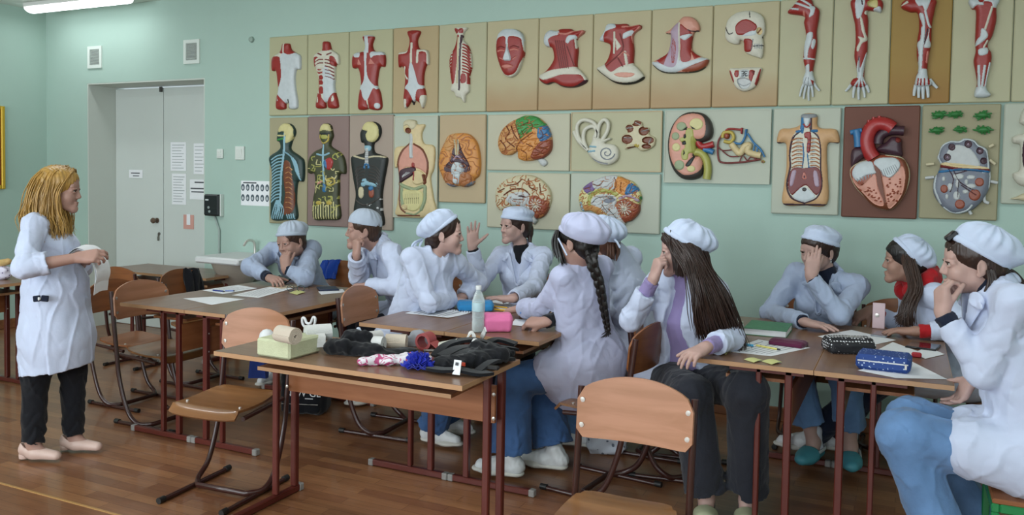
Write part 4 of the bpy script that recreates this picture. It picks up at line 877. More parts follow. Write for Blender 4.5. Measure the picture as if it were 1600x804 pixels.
figure(p, 7, [(118, 95), (150, 72), (200, 80), (210, 105), (262, 108), (240, 170), (255, 235), (325, 258), (322, 400), (300, 470), (318, 600), (325, 725), (80, 728), (75, 640), (90, 500), (80, 400), (58, 395), (60, 270), (130, 250), (160, 220), (158, 175), (122, 155)], 'torso', C['cream'], .03, 10,
  over=[('lungs', C['flesh'], 'p', [(160, 245), (210, 248), (265, 290), (290, 370), (288, 440), (240, 410), (190, 395), (130, 400), (92, 450), (90, 370), (115, 295)], 0, .004), ('chest_rim', C['brown'], 'l', [(160, 240), (115, 290), (88, 370), (92, 500)], 12, .005), ('chest_rim', C['brown'], 'l', [(195, 240), (255, 280), (288, 360), (285, 430), (265, 500)], 10, .005), ('liver', C['plum'], 'p', [(100, 425), (140, 402), (205, 400), (195, 440), (140, 480), (98, 498)], 0, .012), ('stomach', C['cream'], 'p', [(205, 420), (250, 425), (272, 460), (260, 500), (220, 515), (190, 500), (190, 470)], 0, .012),
        ('windpipe', C['lgrey'], 'l', [(172, 180), (175, 240), (178, 325)], 22, .008), ('mouth', C['brown'], 'e', (155, 148, 20, 18), 0, -.012), ('artery', C['red'], 'p', [(185, 365), (200, 368), (200, 395), (183, 392)], 0, .006), ('artery', C['red'], 'l', [(198, 430), (196, 480)], 10, .006), ('spleen', C['brown'], 'l', [(262, 450), (272, 490), (266, 505)], 16, .008), ('colon', C['sage'], 'l', [(100, 510), (140, 530), (200, 545), (265, 525), (270, 560), (268, 620), (245, 680)], 22, .010), ('bowel', C['pyel'], 'p', [(125, 555), (245, 560), (250, 640), (210, 690), (150, 680), (125, 620)], 0, .008), ('colon', C['sage'], 'l', [(112, 540), (112, 600), (120, 650)], 20, .008),
        ('belly_rim', C['brown'], 'l', [(95, 500), (95, 600), (105, 670), (140, 705)], 8, .004), ('belly_rim', C['sage'], 'l', [(140, 705), (200, 715), (240, 690)], 8, .004), ('base_line', C['brown'], 'l', [(82, 724), (230, 724)], 8, .002), ('caecum', C['cream'], 'e', (135, 665, 20, 20), 0, .01), ('face', C['bone'], 'p', [(120, 90), (155, 72), (205, 85), (205, 120), (180, 140), (150, 110), (122, 118)], 0, .006)]+
       [('bowel_groove', C['olive'], 'l', [(140+13*i, 575), (136+13*i, 640)], 3, -.003) for i in range(8)]+[('liver_vein', C['lgrey'], 'l', [(120, 455+4*i), (150+12*i, 430)], 3, .002) for i in range(3)])
p = bp('tan panel with a brain seen from below, brown and white at the centre', (685.5, 178.5, 758.5, 317), 'peach')
figure(p, 7, [(490, 165), (560, 172), (610, 220), (632, 290), (640, 380), (630, 450), (600, 480), (595, 510), (540, 532), (495, 522), (450, 530), (410, 505), (385, 460), (362, 390), (370, 300), (400, 230), (430, 180)], 'brain_lobes', C['orange'], .05, 12, tex=gyri(.006, 16, 2),
  over=[('optic_hollow', C['plum'], 'p', [(475, 220), (490, 212), (505, 218), (535, 300), (575, 370), (580, 420), (520, 430), (420, 425), (415, 390), (455, 340)], 0, -.004), ('frontal_lobe', C['tan'], 'p', [(440, 175), (488, 168), (492, 320), (475, 240), (455, 300), (405, 260), (412, 215)], 0, .002), ('cerebellum', C['lbrown'], 'p', [(405, 440), (455, 430), (480, 500), (440, 520), (408, 495)], 0, .008), ('cerebellum', C['lbrown'], 'p', [(520, 440), (575, 435), (592, 480), (555, 525), (505, 510)], 0, .008), ('occipital', C['slate'], 'p', [(410, 500), (470, 515), (485, 528), (450, 532)], 0, .002), ('occipital', C['slate'], 'p', [(540, 525), (598, 490), (590, 512), (555, 532)], 0, .002),
        ('brain_stem', white, 'p', [(470, 372), (495, 360), (525, 375), (535, 420), (520, 440), (505, 505), (475, 505), (470, 450), (455, 420)], 0, .014), ('chiasm', C['lilac'], 'l', [(470, 345), (495, 320), (525, 345)], 11, .006), ('nerve', C['bone'], 'l', [(478, 215), (486, 310)], 9, .006), ('nerve', C['bone'], 'l', [(502, 215), (500, 310)], 9, .006)]+[('stem_nerve', white, 'l', [(460, 410+10*i), (540, 408+10*i)], 4, .004) for i in range(4)])
p = bp('cream panel with a side-view brain, green and blue patches at the top', (761, 177.5, 890.5, 267), 'cream')
cut = lambda pts, w=5: [('furrow', C['brown'], 'l', pts, w, -.006)]
figure(p, 8, [(230, 60), (280, 42), (340, 50), (390, 85), (425, 140), (438, 210), (430, 265), (390, 305), (340, 320), (275, 328), (230, 310), (225, 265), (180, 290), (130, 285), (105, 240), (105, 190), (130, 130), (180, 85)], 'frontal_lobe', C['tan'], .055, 16, tex=gyri(.007, 11, 5),
  over=[('parietal_lobe', C['bgreen'], 'p', [(228, 65), (280, 42), (340, 50), (385, 85), (402, 105), (365, 130), (330, 115), (320, 150), (265, 198), (235, 140), (222, 100)], 0, .004), ('occipital_lobe', C['blue'], 'p', [(365, 120), (405, 108), (425, 145), (430, 180), (385, 205), (360, 180)], 0, .004), ('temporal_lobe', C['orange'], 'p', [(235, 215), (330, 140), (355, 175), (370, 200), (330, 260), (310, 310), (275, 328), (232, 310)], 0, .004), ('cerebellum', C['terra'], 'p', [(375, 215), (435, 195), (435, 260), (395, 305), (340, 320), (315, 300), (335, 260)], 0, .005)]+
       cut([(225, 260), (245, 215), (330, 150)], 6)+cut([(222, 100), (240, 150), (258, 205)])+cut([(255, 110), (300, 90), (330, 105), (320, 130)], 6)+cut([(262, 140), (275, 165), (300, 150)])+cut([(160, 110), (185, 150), (160, 190), (215, 240)])+cut([(125, 200), (160, 240), (150, 280)])+cut([(190, 100), (215, 160), (235, 190)])+cut([(255, 260), (290, 280), (285, 320)])+cut([(290, 220), (330, 240)])+cut([(380, 130), (395, 170), (372, 190)])+cut([(340, 250), (395, 285)], 4)+cut([(355, 235), (420, 255)], 4))
figure(p, 8, [(350, 318), (385, 312), (408, 340), (385, 362), (362, 345)], 'brain_stem', C['lgrey'], .028, 5)
p = bp('tan-edged panel with a white inner ear and a brown cut cochlea', (891.5, 173.5, 1034.5, 268.5), 'pale', 'peach')
figure(p, 8, [(700, 170), (760, 190), (800, 180), (810, 192), (770, 215), (830, 225), (858, 265), (850, 320), (800, 352), (740, 348), (690, 310), (665, 270), (690, 200)], 'inner_ear', C['ivory'], .045, 9, over=[('ear_groove', C['grey'], 'l', [(790+r*math.cos(a), 278+r*.92*math.sin(a)) for a, r in [(t, 50-t*4.0) for t in np.linspace(.2, 10.5, 40)]], 5, -.008), ('ear_nerve', C['lblue'], 'l', [(665, 235), (720, 240)], 9, .006), ('ear_nerve', C['lblue'], 'l', [(668, 270), (712, 265)], 9, .006), ('ear_groove', C['grey'], 'l', [(690, 310), (740, 335), (790, 345)], 5, -.005)])
def loop(reg, p, nm, m, pts, r, closed=False, y=.02, n=6):
    W = px2w(catmull(R_(reg, pts), n, closed), YP-y)-np.array(p.location); MB().tube(W, r, 10, closed=closed).build(nm, m, p)
for pts in ([(640, 240), (600, 180), (590, 110), (625, 70), (690, 85), (715, 130), (700, 180)], [(650, 250), (630, 190), (640, 130), (690, 110), (720, 150), (715, 190)], [(715, 180), (730, 100), (760, 68), (785, 90), (780, 140), (745, 200)], [(570, 140), (600, 200), (660, 260)]):
    loop(8, p, 'semicircular_canal', C['ivory'], pts, .014)
figure(p, 8, [(960, 72), (1000, 85), (1010, 115), (1045, 120), (1048, 160), (1085, 185), (1080, 230), (1040, 258), (995, 265), (965, 240), (895, 255), (905, 225), (872, 205), (880, 165), (910, 150), (898, 120), (915, 95), (940, 95)], 'cochlea_section', C['bone'], .03, 6,
  over=[('chamber', C['brown'], 'e', q, 0, -.015) for q in ((970, 92, 28, 18), (925, 125, 26, 24), (1015, 140, 30, 28), (912, 192, 34, 28), (1042, 198, 36, 22), (1032, 236, 28, 14))]+[('nerve', C['yellow'], 'l', [(960, 228), (970, 245), (985, 228)], 6, .004), ('nerve', C['yellow'], 'l', [(970, 225), (972, 262)], 7, .004), ('cochlea_floor', C['brown'], 'p', [(905, 245), (960, 235), (955, 262)], 0, -.006)]+[('membrane', C['lgrey'], 'l', q, 5, .012) for q in ([(905, 122), (945, 115)], [(1000, 140), (1040, 130)], [(890, 180), (935, 182)], [(1045, 215), (1058, 185)], [(960, 85), (990, 100)])])
p = bp('cream panel with a halved brain, spoked brown cerebellum, above the capped girl facing left', (760.5, 269.5, 890, 358), 'cream')
spokes = lambda cx, cy, r, n, m: [('white_spoke', m, 'l', [(cx, cy), (cx+r*math.cos(a), cy+r*math.sin(a))], 6, .003) for a in np.linspace(0, 2*PI, n, endpoint=False)]
figure(p, 8, [(240, 415), (310, 418), (370, 445), (420, 500), (435, 560), (420, 620), (390, 670), (345, 690), (320, 660), (345, 700), (320, 725), (295, 690), (290, 640), (250, 620), (190, 610), (140, 640), (100, 625), (85, 570), (95, 500), (150, 445)], 'cortex', C['bone'], .05, 14, tex=gyri(.007, 10, 9),
  over=[('midbrain', C['lgrey'], 'p', [(160, 560), (200, 530), (260, 522), (300, 535), (310, 600), (345, 700), (320, 725), (290, 660), (240, 610), (190, 595)], 0, .002), ('ventricle', C['plum'], 'p', [(235, 545), (265, 542), (290, 556), (260, 552)], 0, -.006), ('cerebellum', C['terra'], 'p', [(310, 555), (350, 545), (390, 570), (425, 580), (415, 630), (390, 670), (345, 688), (325, 655), (305, 620)], 0, .006)]+spokes(345, 600, 38, 12, C['ivory'])+cut([(150, 540), (200, 508), (270, 505), (310, 540)], 6)+cut([(170, 480), (230, 470), (260, 440)])+cut([(300, 440), (310, 490), (350, 510)])+cut([(370, 470), (380, 530)])+cut([(110, 520), (150, 500)])+cut([(205, 565), (280, 570)], 4))
p = bp('greyish panel with a halved brain in violet, orange and blue patches, above the beret', (890.5, 270.5, 1031.5, 363.5), 'white')
figure(p, 8, [(780, 420), (850, 418), (900, 440), (950, 460), (985, 510), (1000, 560), (990, 600), (985, 650), (940, 700), (905, 712), (880, 750), (840, 700), (790, 680), (740, 670), (680, 640), (630, 640), (610, 590), (610, 540), (640, 490), (700, 450)], 'cortex', C['pyel'], .05, 14, tex=gyri(.006, 10, 12),
  over=[('violet_lobe', C['violet'], 'p', [(635, 490), (685, 450), (715, 500), (680, 535)], 0, .004), ('grey_lobe', C['lgrey'], 'p', [(700, 450), (780, 418), (850, 420), (835, 500), (760, 495), (715, 500)], 0, .003), ('orange_lobe', C['orange'], 'p', [(855, 430), (930, 455), (905, 540), (840, 500)], 0, .004), ('blue_lobe', C['blue'], 'p', [(932, 465), (985, 505), (965, 525), (905, 535)], 0, .004), ('green_band', C['sage'], 'l', [(680, 530), (710, 520)], 16, .003), ('olive_band', C['olive'] if False else C['lime'], 'l', [(680, 600), (690, 545), (740, 515), (800, 518), (850, 535)], 20, .003),
        ('midbrain', C['lgrey'], 'p', [(690, 590), (720, 545), (800, 535), (850, 560), (850, 620), (900, 715), (880, 748), (820, 690), (770, 640), (720, 610)], 0, .004), ('ventricle', C['slate'], 'p', [(770, 575), (815, 555), (845, 570), (800, 590)], 0, -.006), ('yellow_lobe', C['tan'], 'p', [(640, 610), (700, 605), (755, 625), (740, 660), (680, 640), (635, 640)], 0, .004), ('green_lobe', C['green'], 'l', [(985, 580), (998, 555)], 12, .003), ('temporal_band', C['lilac'], 'l', [(870, 560), (930, 545), (985, 575)], 14, .003), ('pale_blue_tip', C['lblue'], 'l', [(625, 590), (640, 640)], 14, .003),
        ('cerebellum', C['terra'], 'p', [(860, 580), (910, 565), (960, 590), (990, 605), (985, 650), (940, 700), (900, 712), (870, 660), (850, 615)], 0, .006)]+spokes(900, 622, 46, 13, C['ivory'])+cut([(835, 430), (850, 470), (835, 510)])+cut([(700, 470), (740, 480), (770, 450)])+cut([(880, 460), (875, 510)])+cut([(650, 500), (690, 490)])+[('midbrain_line', C['char'], 'l', q, 4, -.003) for q in ([(700, 590), (740, 555), (830, 550)], [(790, 620), (830, 660), (880, 740)], [(760, 600), (790, 640)])])
p = bp('glazed greenish panel with a cut kidney and its tiny looped tubule', (1037.5, 170.5, 1204.5, 287), 'white', 'white')
figure(p, 9, [(240, 65), (310, 80), (355, 130), (370, 200), (350, 250), (300, 270), (258, 275), (262, 330), (250, 365), (290, 370), (305, 430), (290, 500), (230, 525), (160, 515), (105, 460), (75, 380), (65, 280), (85, 180), (130, 110), (180, 75)], 'kidney_rim', C['char'], .055, 12,
  over=[('kidney_cut', C['flesh'], 'p', [(230, 80), (300, 95), (325, 150), (318, 225), (275, 250), (235, 240), (240, 330), (235, 365), (280, 370), (300, 410), (285, 460), (230, 488), (170, 485), (115, 430), (85, 350), (82, 260), (105, 170), (150, 105)], 0, .002), ('pelvis', C['lime'], 'p', [(200, 180), (240, 185), (250, 240), (290, 320), (260, 345), (215, 345), (205, 385), (170, 385), (165, 330), (190, 300), (150, 250), (185, 230)], 0, .003)]+
       [('pyramid', C['pyel'] if i % 2 else C['sage'], 'e', q, 0, .005) for i, q in enumerate(((165, 165, 34, 30), (265, 150, 46, 40), (125, 230, 26, 26), (130, 305, 28, 28), (150, 425, 34, 34), (230, 450, 28, 22)))]+[('calyx', C['black'], 'p', q, 0, -.006) for q in ([(170, 190), (205, 165), (200, 190)], [(225, 160), (265, 185), (235, 180)], [(178, 225), (192, 215), (195, 240), (182, 245)], [(168, 270), (190, 262), (195, 285), (172, 288)], [(190, 425), (235, 370), (250, 375), (220, 430)], [(180, 320), (190, 345), (175, 360)])])
for nm, m, pts, r in (('renal_artery', C['crimson'], [(245, 195), (258, 250), (290, 300), (370, 282)], .021), ('renal_vein', C['blue'], [(300, 318), (335, 325), (368, 338)], .018), ('ureter', C['lime'], [(210, 345), (270, 338), (315, 380), (330, 450), (322, 520)], .026),
                      ('tubule', C['yellow'], [(430, 240), (440, 205), (490, 205), (505, 240), (480, 270), (440, 262)], .011), ('tubule', C['cream'], [(490, 280), (520, 320), (550, 345), (580, 300), (610, 290), (600, 330), (640, 350), (690, 360)], .021), ('tubule_artery', C['red'], [(450, 205), (470, 180), (560, 185)], .007), ('tubule_artery', C['dred'], [(430, 215), (400, 270), (400, 370), (430, 408), (560, 405), (690, 385)], .006), ('tubule_artery', C['dred'], [(400, 300), (430, 325), (500, 320)], .004), ('tubule_artery', C['dred'], [(430, 330), (480, 365), (540, 365)], .004), ('tubule_artery', C['dred'], [(545, 405), (560, 365), (580, 345)], .004), ('tubule_artery', C['dred'], [(600, 400), (620, 370), (660, 380), (670, 345)], .004), ('tubule_artery', C['dred'], [(575, 365), (600, 400)], .004),
                      ('tubule_vein', C['blue'], [(590, 210), (570, 260), (545, 280), (500, 270)], .007), ('tubule_vein', C['blue'], [(600, 210), (640, 270), (690, 320), (715, 370)], .006), ('tubule_vein', C['blue'], [(650, 280), (640, 330)], .005), ('tubule_vein', C['blue'], [(670, 305), (660, 345)], .005), ('tubule_vein', C['blue'], [(690, 325), (690, 360)], .004)):
    loop(9, p, nm, m, pts, r, y=.018)
figure(p, 9, [(445, 215), (465, 205), (482, 225), (470, 248), (448, 245)], 'glomerulus', C['terra'], .03, 4)
figure(p, 9, [(556, 172), (572, 172), (568, 215), (554, 213)], 'vessel_stub', C['crimson'], .03, 3, smooth=False); figure(p, 9, [(586, 180), (602, 180), (595, 225), (580, 222)], 'vein_stub', C['blue'], .03, 3, smooth=False)
figure(p, 9, [(690, 400), (705, 390), (720, 402), (705, 412)], 'tubule_end', C['yellow'], .02, 3, over=[('tubule_mouth', C['brown'], 'e', (705, 401, 7, 5), 0, -.004)])
p = bp('white panel with a tan torso opened to the rib cage and pelvis bowl', (1206, 168, 1312.5, 335.5), 'white')
ov = [('cavity', C['ivory'], 'p', [(975, 180), (1030, 180), (1085, 230), (1100, 330), (1098, 440), (1105, 560), (1070, 640), (990, 678), (910, 640), (875, 560), (900, 440), (895, 330), (915, 230)], 0, -.004), ('cavity_rim', C['plum'], 'l', [(965, 195), (915, 240), (892, 340), (895, 440), (872, 560), (905, 645), (990, 680)], 10, .004), ('cavity_rim', C['plum'], 'l', [(1040, 195), (1085, 240), (1100, 340), (1098, 440), (1108, 560), (1072, 645), (990, 680)], 10, .004),
      ('belly_muscle', C['dred'], 'p', [(905, 450), (985, 445), (1085, 445), (1105, 560), (1075, 625), (1040, 600), (1000, 560), (950, 590), (905, 625), (878, 560)], 0, .003), ('muscle_gloss', C['lilac'], 'p', [(905, 470), (935, 465), (910, 560), (890, 555)], 0, .003), ('muscle_gloss', C['lilac'], 'p', [(1050, 470), (1075, 470), (1090, 560), (1060, 560)], 0, .003), ('pelvis_bowl', white, 'p', [(950, 590), (990, 570), (1040, 605), (1060, 640), (990, 672), (915, 640)], 0, .004), ('bowl_opening', C['char'], 'e', (990, 588, 15, 13), 0, -.005), ('spine_gap', C['pink'], 'p', [(988, 470), (1005, 510), (990, 522), (975, 510)], 0, .003), ('opening_mark', C['plum'], 'e', (990, 503, 6, 9), 0, -.003),
      ('aorta', C['red'], 'p', [(990, 210), (1015, 200), (1035, 215), (1028, 330), (1005, 332), (1010, 250), (992, 240)], 0, .008), ('neck_front', C['blue'], 'p', [(970, 100), (985, 100), (985, 200), (965, 200)], 0, .003), ('neck_front', C['plum'], 'p', [(1030, 105), (1042, 105), (1040, 190), (1025, 190)], 0, .003), ('larynx', white, 'p', [(985, 110), (1028, 110), (1020, 150), (1005, 165), (992, 150)], 0, .008), ('larynx_red', C['red'], 'l', [(985, 150), (1005, 170), (1028, 150)], 10, .005), ('vein', C['blue'], 'l', [(980, 280), (985, 360), (975, 440)], 8, .005), ('vein', C['blue'], 'l', [(1010, 350), (1020, 440)], 7, .005), ('vein', C['blue'], 'l', [(940, 200), (970, 195)], 14, .005), ('vein', C['blue'], 'l', [(1040, 195), (1075, 195)], 14, .005), ('neck_stub', C['grey'], 'p', [(968, 82), (1068, 82), (1062, 104), (970, 104)], 0, .004), ('base_shade', C['plum'], 'l', [(850, 690), (1130, 694)], 9, .002), ('base_shade', C['plum'], 'l', [(806, 274), (850, 278)], 8, .002), ('base_shade', C['plum'], 'l', [(1158, 278), (1215, 276)], 8, .002)]
for i in range(8):
    y = 250+i*26; ov += [('rib', C['lbrown'], 'l', [(975, y-4), (940, y-6), (908, y+8)], 9, .004), ('rib', C['lbrown'], 'l', [(1032, y-4), (1065, y-6), (1090, y+8)], 9, .004), ('rib_vein', C['blue'] if i % 2 else C['slate'], 'l', [(1015, y+8), (1060, y+4)], 3, .003), ('rib_vein', C['slate'], 'l', [(980, y+8), (935, y+4)], 3, .003)]
figure(p, 9, [(970, 82), (1068, 82), (1075, 150), (1100, 175), (1180, 178), (1215, 200), (1222, 275), (1150, 278), (1140, 380), (1145, 480), (1140, 690), (990, 698), (845, 690), (850, 560), (865, 450), (868, 350), (860, 278), (802, 274), (825, 185), (900, 175), (960, 150)], 'torso', C['skin'], .045, 12, over=ov)
p = bp('dark brown panel with a large opened heart', (1316, 165, 1436, 341), 'brown')
figure(p, 10, [(200, 375), (260, 350), (330, 350), (400, 365), (440, 420), (450, 490), (430, 570), (390, 640), (340, 690), (290, 695), (220, 670), (160, 610), (105, 550), (75, 480), (80, 430), (130, 395)], 'heart_wall', C['terra'], .065, 16,
  over=[('heart_edge', C['bone'], 'l', [(200, 378), (130, 395), (80, 435), (76, 480), (105, 550), (160, 610), (220, 668), (290, 693), (340, 688), (390, 640), (430, 570), (448, 490), (440, 420), (400, 368), (300, 350)], 7, .003), ('wall_cut', C['brown'], 'p', [(230, 420), (262, 440), (285, 560), (305, 660), (345, 670), (400, 590), (420, 490), (405, 400), (370, 365), (420, 390), (440, 480), (425, 570), (385, 640), (335, 688), (285, 690), (215, 665), (155, 600), (95, 520), (180, 610), (270, 665), (285, 640), (250, 540), (232, 470)], 0, .001),
        ('chamber', C['flesh'], 'p', [(95, 490), (140, 540), (210, 480), (235, 470), (250, 560), (285, 640), (275, 668), (220, 650), (160, 590), (105, 530)], 0, -.006), ('chamber', C['flesh'], 'p', [(275, 480), (330, 490), (395, 420), (418, 480), (400, 590), (345, 668), (310, 675), (290, 570)], 0, -.006), ('valve', white, 'p', [(90, 470), (110, 420), (160, 390), (210, 395), (228, 440), (235, 465), (180, 475), (120, 510)], 0, .004), ('valve', white, 'p', [(225, 400), (260, 372), (350, 370), (385, 400), (380, 440), (330, 490), (290, 480), (265, 445)], 0, .004)]+
       [('muscle_ridge', C['terra'], 'e', (r_.uniform(300, 395), r_.uniform(500, 650), 7, 5), 0, .004) for _ in range(34)]+[('muscle_ridge', C['terra'], 'e', (150+t*100+r_.uniform(-25, 25), 540+t*90+r_.uniform(-20, 20), 7, 5), 0, .004) for t in np.linspace(0, 1, 26)]+[('valve_cord', C['grey'], 'l', [(270+12*i, 445-5*i), (285+13*i, 485-5*i)], 4, .002) for i in range(8)]+[('valve_cord', C['grey'], 'l', [(125+17*i, 515-5*i), (120+18*i, 495-6*i)], 4, .002) for i in range(6)])
for nm, m, pts, r in (('aorta', C['crimson'], [(222, 370), (190, 320), (180, 250), (205, 185), (250, 155), (300, 160), (340, 185)], .075), ('pulmonary_artery', C['plum'], [(250, 280), (260, 235), (300, 205), (350, 195), (412, 198)], .05), ('vena_cava', C['blue'], [(112, 195), (122, 240), (125, 300)], .042), ('vena_cava', C['blue'], [(75, 210), (118, 200), (148, 195)], .026)):
    loop(10, p, nm, m, pts, r*.56, y=.03)
figure(p, 10, [(95, 310), (150, 300), (175, 350), (130, 390), (85, 430), (78, 360)], 'left_auricle', C['plum'], .05, 8)
figure(p, 10, [(300, 270), (340, 235), (395, 250), (400, 300), (398, 360), (300, 345), (240, 320), (265, 290)], 'right_auricle', C['plum'], .06, 9, over=[('vein_mouth', C['dred'], 'e', (377, 258, 17, 16), 0, .006)])
for q in ([(195, 170), (190, 130)], [(225, 150), (220, 112)], [(255, 140), (258, 105)], [(285, 148), (295, 115)], [(180, 180), (170, 160)]): loop(10, p, 'aorta_branch', C['crimson'], q, .009, y=.04)
p = bp('sand panel with a cut lymph node below six green bush-like cells', (1438, 162.5, 1562, 343.5), 'lime')
figure(p, 10, [(630, 340), (650, 290), (700, 262), (755, 262), (790, 245), (850, 255), (880, 285), (930, 310), (940, 360), (955, 440), (950, 540), (920, 610), (860, 680), (770, 718), (690, 705), (630, 650), (595, 580), (600, 500), (625, 460), (640, 410), (620, 370)], 'node_body', C['slate'], .05, 12,
  over=[('node_rim', white, 'l', [(640, 400), (625, 360), (648, 295), (700, 266), (755, 268), (795, 250), (850, 262), (875, 290), (925, 320), (938, 370), (940, 440)], 10, .004), ('node_rim', white, 'l', [(612, 470), (602, 560), (640, 655)], 9, .004), ('node_rim', white, 'l', [(660, 680), (720, 715), (800, 700), (835, 665)], 9, .004), ('node_rim', white, 'l', [(905, 460), (950, 462), (945, 560)], 8, .004), ('upper_half', C['lgrey'], 'p', [(680, 340), (740, 290), (830, 320), (880, 400), (860, 420), (700, 410)], 0, .003), ('upper_cut', C['cream'], 'p', [(640, 405), (720, 400), (930, 430), (900, 442), (700, 430)], 0, .002), ('artery', C['dred'], 'l', [(550, 430), (640, 420), (760, 438), (940, 445)], 16, .008), ('vein', C['blue'], 'l', [(560, 455), (640, 455), (780, 440), (940, 455)], 13, .006)]+
       [('dark_follicle', C['plum'], 'e', q, 0, -.006) for q in ((710, 302, 21, 21), (812, 284, 23, 23), (885, 325, 22, 22), (682, 365, 22, 22), (908, 388, 21, 20))]+[('follicle_centre', C['lilac'], 'e', (x, y, 8, 8), 0, .008) for x, y in ((812, 284), (885, 325), (682, 365))]+[('red_follicle', C['terra'], 'e', q, 0, .005) for q in ((662, 562, 22, 24), (760, 658, 30, 28), (852, 600, 36, 34), (882, 520, 27, 26))]+
       [('white_patch', C['lgrey'], 'e', (x, y, rx, ry), 0, .006) for x, y, rx, ry in ((750, 485, 34, 18), (830, 490, 26, 13), (700, 550, 16, 22), (745, 530, 12, 26), (830, 545, 30, 14), (740, 605, 20, 26), (680, 610, 9, 14), (660, 500, 10, 14), (795, 580, 18, 12), (800, 520, 10, 16))]+[('node_vessel', C['plum'], 'l', q, 4, .004) for q in ([(690, 440), (720, 500), (700, 580)], [(720, 445), (760, 520), (850, 570)], [(750, 510), (745, 610)], [(800, 450), (730, 470)], [(770, 540), (860, 600)])])
for q in ([(545, 495), (600, 488)], [(955, 515), (1000, 525)], [(915, 600), (920, 640), (945, 652)], [(815, 690), (835, 722)], [(945, 300), (975, 285)], [(950, 380), (985, 408)], [(550, 410), (600, 405)]): loop(10, p, 'lymph_vessel', C['bone'] if q[0][1] in (300, 380, 410) else C['lgrey'], q, .009, y=.02)
for x, y, s in ((630, 98, 1), (735, 95, 1), (905, 100, 1.1), (618, 195, 1), (765, 190, .8), (910, 192, 1.1)):
    m = MB()
    for k in range(11):
        a = 2*PI*k/11+r_.uniform(-.2, .2); L = r_.uniform(40, 62)*s; q = [(x, y), (x+L*.55*math.cos(a), y+L*.26*math.sin(a)), (x+L*math.cos(a+.2), y+L*.55*math.sin(a+.2))]
        W = px2w(catmull(R_(10, q), 3), YP-.016)-np.array(p.location); m.tube(W, np.linspace(.012, .0035, len(W)), 7)
    m.build('green_cell', C['green'], p)
    figure(p, 10, [(x+36*s*math.cos(a)*(1+.15*math.sin(3*a)), y+19*s*math.sin(a)) for a in np.linspace(0, 2*PI, 12, endpoint=False)], 'green_cell_body', C['green'], .035, 6)
p = bp('pale panel with an ivory foetus figure cut by the right border, second row', (1566, 160, 1660, 320), 'white')
figure(p, 10, [(1166, 60), (1230, 50), (1280, 110), (1270, 200), (1300, 300), (1290, 420), (1250, 520), (1160, 545), (1105, 510), (1095, 465), (1135, 440), (1140, 320), (1135, 285), (1095, 275), (1090, 240), (1130, 220), (1160, 215), (1165, 170), (1135, 140)], 'figure', C['ivory'], .06, 14, over=[('belly_cut', C['plum'], 'p', [(1166, 240), (1230, 250), (1240, 420), (1180, 460), (1150, 380)], 0, .004)])
figure(p, 10, [(1080, 625), (1120, 610), (1166, 590), (1200, 600), (1190, 640), (1130, 632)], 'cord_part', C['bone'], .03, 5)
# ---------------------------------------------------------------- people
def skin_mat(name, c): return mat(name, c, .5, spec=.35, sub=.08, noise=.04, nscale=30)
M_lip = mat('lips', '#95584f', .4); M_eyew = mat('eye_white', '#b9b0aa', .3); M_iris = mat('iris', '#3a2a20', .15); M_brow = mat('brow_dark', '#33241d', .8); M_browf = mat('brow_fair', '#7a5c40', .8)
def cloth(name, c, **k):
    d = dict(rough=.85, spec=.15, sheen=.15, noise=.025, nscale=14, bump=.35, bscale=38); d.update(k)
    cr = d.pop('crease', .42); fresh = name not in MATS; m = mat(name, c, **d)
    if fresh and cr:
        nt = m.node_tree; b = nt.nodes['Principled BSDF']; old = b.inputs['Normal'].links[0].from_node
        tc = nt.nodes.new('ShaderNodeTexCoord'); n = nt.nodes.new('ShaderNodeTexNoise'); n.noise_type = 'RIDGED_MULTIFRACTAL'
        n.inputs['Scale'].default_value = 4.5; n.inputs['Detail'].default_value = 2.0; n.inputs['Roughness'].default_value = .4; n.inputs['Distortion'].default_value = .8
        nt.links.new(tc.outputs['Object'], n.inputs['Vector'])
        bp = nt.nodes.new('ShaderNodeBump'); bp.inputs['Strength'].default_value = cr; bp.inputs['Distance'].default_value = .02
        nt.links.new(n.outputs[0], bp.inputs['Height']); nt.links.new(bp.outputs[0], old.inputs['Normal'])
    return m
M_coat = cloth('white_coat_cotton', '#c0c9df'); M_coatb = cloth('bluish_coat_cotton', '#a3b0c8'); M_coatl = cloth('lavender_white_cotton', '#b5b9d3')
M_cap = cloth('white_cap_cotton', '#bfcbe1'); M_capg = cloth('greyish_cap_cotton', '#b0bbca')
M_black = cloth('black_knit', '#16171c'); M_navy = cloth('navy_knit', '#1c2233'); M_char = cloth('charcoal_denim', '#2b2d35', bscale=120); M_lilac = cloth('lilac_sweatshirt', '#8d80ab')
M_jean = cloth('blue_denim', '#3d5a84', noise=.2, nscale=7, bscale=90); M_jeanl = cloth('light_blue_denim', '#6283ac', noise=.2, nscale=7, bscale=90); M_red = cloth('red_knit', '#a31c22'); M_bluecuff = cloth('blue_cuff', '#6d96cf')
M_shoew = mat('white_shoe', '#d5d6d6', .5); M_sole = mat('shoe_sole', '#c9c6bd', .6); M_beige = mat('beige_shoe', '#c8ab9f', .45); M_slide = mat('sage_slide', '#a5a88a', .55); M_croc = mat('teal_croc', '#4f9aa8', .5); M_sock = cloth('white_sock', '#c9ccd4'); M_sockn = cloth('navy_sock', '#181c2a')
def hair_mat(name, c, c2):
    m = mat(name, c, .42, spec=.5, noise=.28, nscale=30, bump=.5, bscale=40, stretch=(3, 3, .35)); return m
H_brown = hair_mat('dark_brown_hair', '#2e1d16', 0); H_black = hair_mat('black_hair', '#15110f', 0); H_blond = hair_mat('honey_blond_hair', '#a5803f', 0); H_mid = hair_mat('brown_hair', '#3a261b', 0); H_aub = hair_mat('auburn_hair', '#4d2b1a', 0)
Z3 = V(0, 0, 1)
